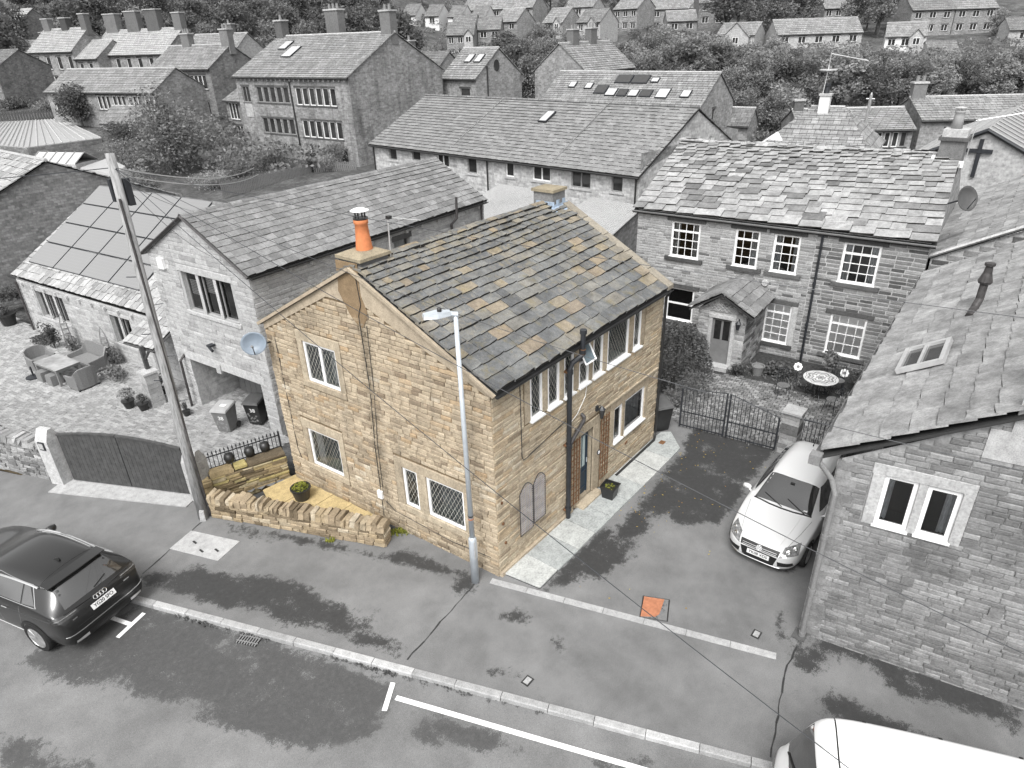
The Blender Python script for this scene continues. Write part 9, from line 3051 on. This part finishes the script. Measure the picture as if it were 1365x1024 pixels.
bushes([('wide bush in front of the tall house, left of the dark bush', (25.0, 51.5, .3), (2.6, 2.6, 1.5), 'leaf_mid', .12),
  ('dark rounded bush below the tall house left windows', (28.4, 50.6, .3), (1.9, 1.9, 1.3), 'leaf_dark', .12),
  ('small dome shaped bush just behind the paling fence', (27.0, 48.0, .2), (1.0, 1.0, .6), 'leaf_mid', .09),
  ('pale clipped rounded conifer at the tall house corner', (30.9, 45.6, .3), (1.05, 1.05, 1.15), 'leaf_lite', .08),
  ('dark tall bush beside the pale clipped conifer', (30.0, 47.0, .3), (.8, .8, 1.2), 'leaf_dark', .1),
  ('broad bush over the tall house door', (32.4, 46.4, 1.2), (1.5, 1.5, 1.0), 'leaf_mid', .1),
  ('loose bush behind the telegraph pole top', (20.0, 60.0, .6), (2.6, 2.6, 1.3), 'leaf_mid', .14),
  ('dark bush at the edge of the ribbed shed roof', (23.0, 68.0, 2.4), (2.4, 2.4, 1.4), 'leaf_dark', .16),
  ('dark bush under the birch on its left', (21.2, 64.0, 1.5), (2.2, 2.2, 1.2), 'leaf_mid', .14),
  ('low pale bush under the birch by the paling fence', (21.8, 50.0, .2), (2.2, 2.0, .9), 'leaf_lite', .12),
  ('dark bush under the birch by the paling fence', (24.2, 49.4, .2), (1.5, 1.5, .9), 'leaf_dark', .12),
  ('pale shaggy bush right beside the telegraph pole head', (17.8, 55.0, .2), (1.4, 1.4, 1.2), 'leaf_lite', .12),
  ('bush between the cottage wing and the birch', (30.0, 61.0, 1.2), (2.0, 2.2, 1.0), 'leaf_mid', .13),
  ('hedge bush in front of the far street, left part', (25.2, 104.5, 4.4), (3.6, 3.0, 1.0), 'leaf_dark', .2),
  ('hedge bush in front of the far street, right part', (28.0, 99.0, 4.2), (3.0, 3.0, 1.0), 'leaf_mid', .2),
  ('ivy covered bank left of the church hall cross', (40.6, 1.0, -.2), (1.2, 2.2, 1.0), 'leaf_mid', .12),
  ('bush in front of the church hall gable below the cross', (36.5, -6.0, .2), (1.6, 1.8, 1.7), 'leaf_lite', .12),
  ('bush between white chimney and the distant telegraph pole', (47.0, 6.6, .2), (1.6, 1.6, 2.0), 'leaf_mid', .14),
  ('shrubs on the right gable side of the sash window house', (18.6, -6.6, 2.6), (1.6, 1.0, 1.3), 'leaf_mid', .1),
  ('dark hedge along the lane foot of the blank dark gable', (1.4, 34.6, -.6), (3.2, .8, .55), 'leaf_dark', .1),
  ('weedy bank at the left edge beside the lane', (-2.6, 35.0, -.6), (2.0, 1.2, .6), 'leaf_mid', .1),
  ('moss and creeper on the solar panel house left roof end', (52.6, 31.5, 5.6), (1.4, 1.4, .5), 'leaf_mid', .12)])
# leafy undergrowth filling the ground between the belt trees
def undergrowth(name, seed, s0, s1, t0, t1, n):
 r = random.Random(seed)
 mb = MB()
 for i in range(n):
  s, t_ = r.uniform(s0, s1), r.uniform(t0, t1)
  x, y = -9.1 + .774 * s + .632 * t_, -8 + .632 * s - .774 * t_
  z = terr(x, y)
  c = V(x, y, z + r.uniform(.2, 1.6))
  sz = r.uniform(.8, 1.7)
  for k in range(58):
   d = V(r.gauss(0, 1), r.gauss(0, 1), r.gauss(0, 1)).normalized()
   q = c + V(d.x * sz, d.y * sz, abs(d.z) * sz * .8)
   a = V(r.gauss(0, 1), r.gauss(0, 1), r.gauss(0, .7)).normalized()
   b = a.cross(V(r.gauss(0, 1), r.gauss(0, 1), r.gauss(0, 1))).normalized()
   l = r.uniform(.14, .28)
   mb.face([q - a * l, q + b * l * .55, q + a * l, q - b * l * .55])
 o = mb.build(name, MT['leaf_mid'], uv=False)
 o['kind'] = 'stuff'
undergrowth('undergrowth', 5, 66, 148, 14, 128, 1150)
undergrowth('hill_scrub', 6, 120, 235, -120, 20, 700)
undergrowth('garden_scrub', 7, 62, 84, -36, -16, 90)

# ---------------------------------------------------------------- overhead wires
def overhead(label, a, b, sag, r=.010, mat='iron'):
 a, b = Vector(a), Vector(b)
 pts = [a.lerp(b, i / 24) - V(0, 0, sag * 4 * (i / 24) * (1 - i / 24)) for i in range(25)]
 mb = MB(); mb.tube(pts, r, 5)
 tag(mb.build('overhead_cable', MT[mat]), label, 'cable')
PW = V(-2.48, 8.66, 9.05)
overhead('overhead cable crossing low over the tan gable and drive towards the van', PW, (-2.62, -8.5, 3.1), .3, .007)
overhead('overhead cable crossing above the front door towards the right house wall', PW, (0.1, -9.4, 3.75), .3, .007)
overhead('highest overhead cable crossing the sash window house', PW, (2.8, -8.3, 7.5), .2, .006)
overhead('overhead cable crossing the slate roof on the right', PW, (2.1, -9.3, 5.45), .7, .006)
overhead('overhead cable leaving the pole to the left', PW, (-11.5, 22.0, 8.6), .2)
overhead('bright overhead cable from the pole to the barn ridge, upper', PW, (13.5, 29.5, 4.9), .4, .015, 'alu')
overhead('bright overhead cable from the pole to the barn ridge, lower', PW - V(0, 0, .15), (14.0, 30.0, 4.4), .4, .015, 'alu')
overhead('service cable from the pole to the solar panel house', PW - V(0, 0, .2), (6.2, 20.5, 5.0), .4, .006)
overhead('service cable from the pole to the barn gable', PW - V(0, 0, .2), (1.2, 12.0, 5.4), .3, .006)
flush_pieces()
for o in EMPTIES:
 if '_w' in o:
  del o['_w']
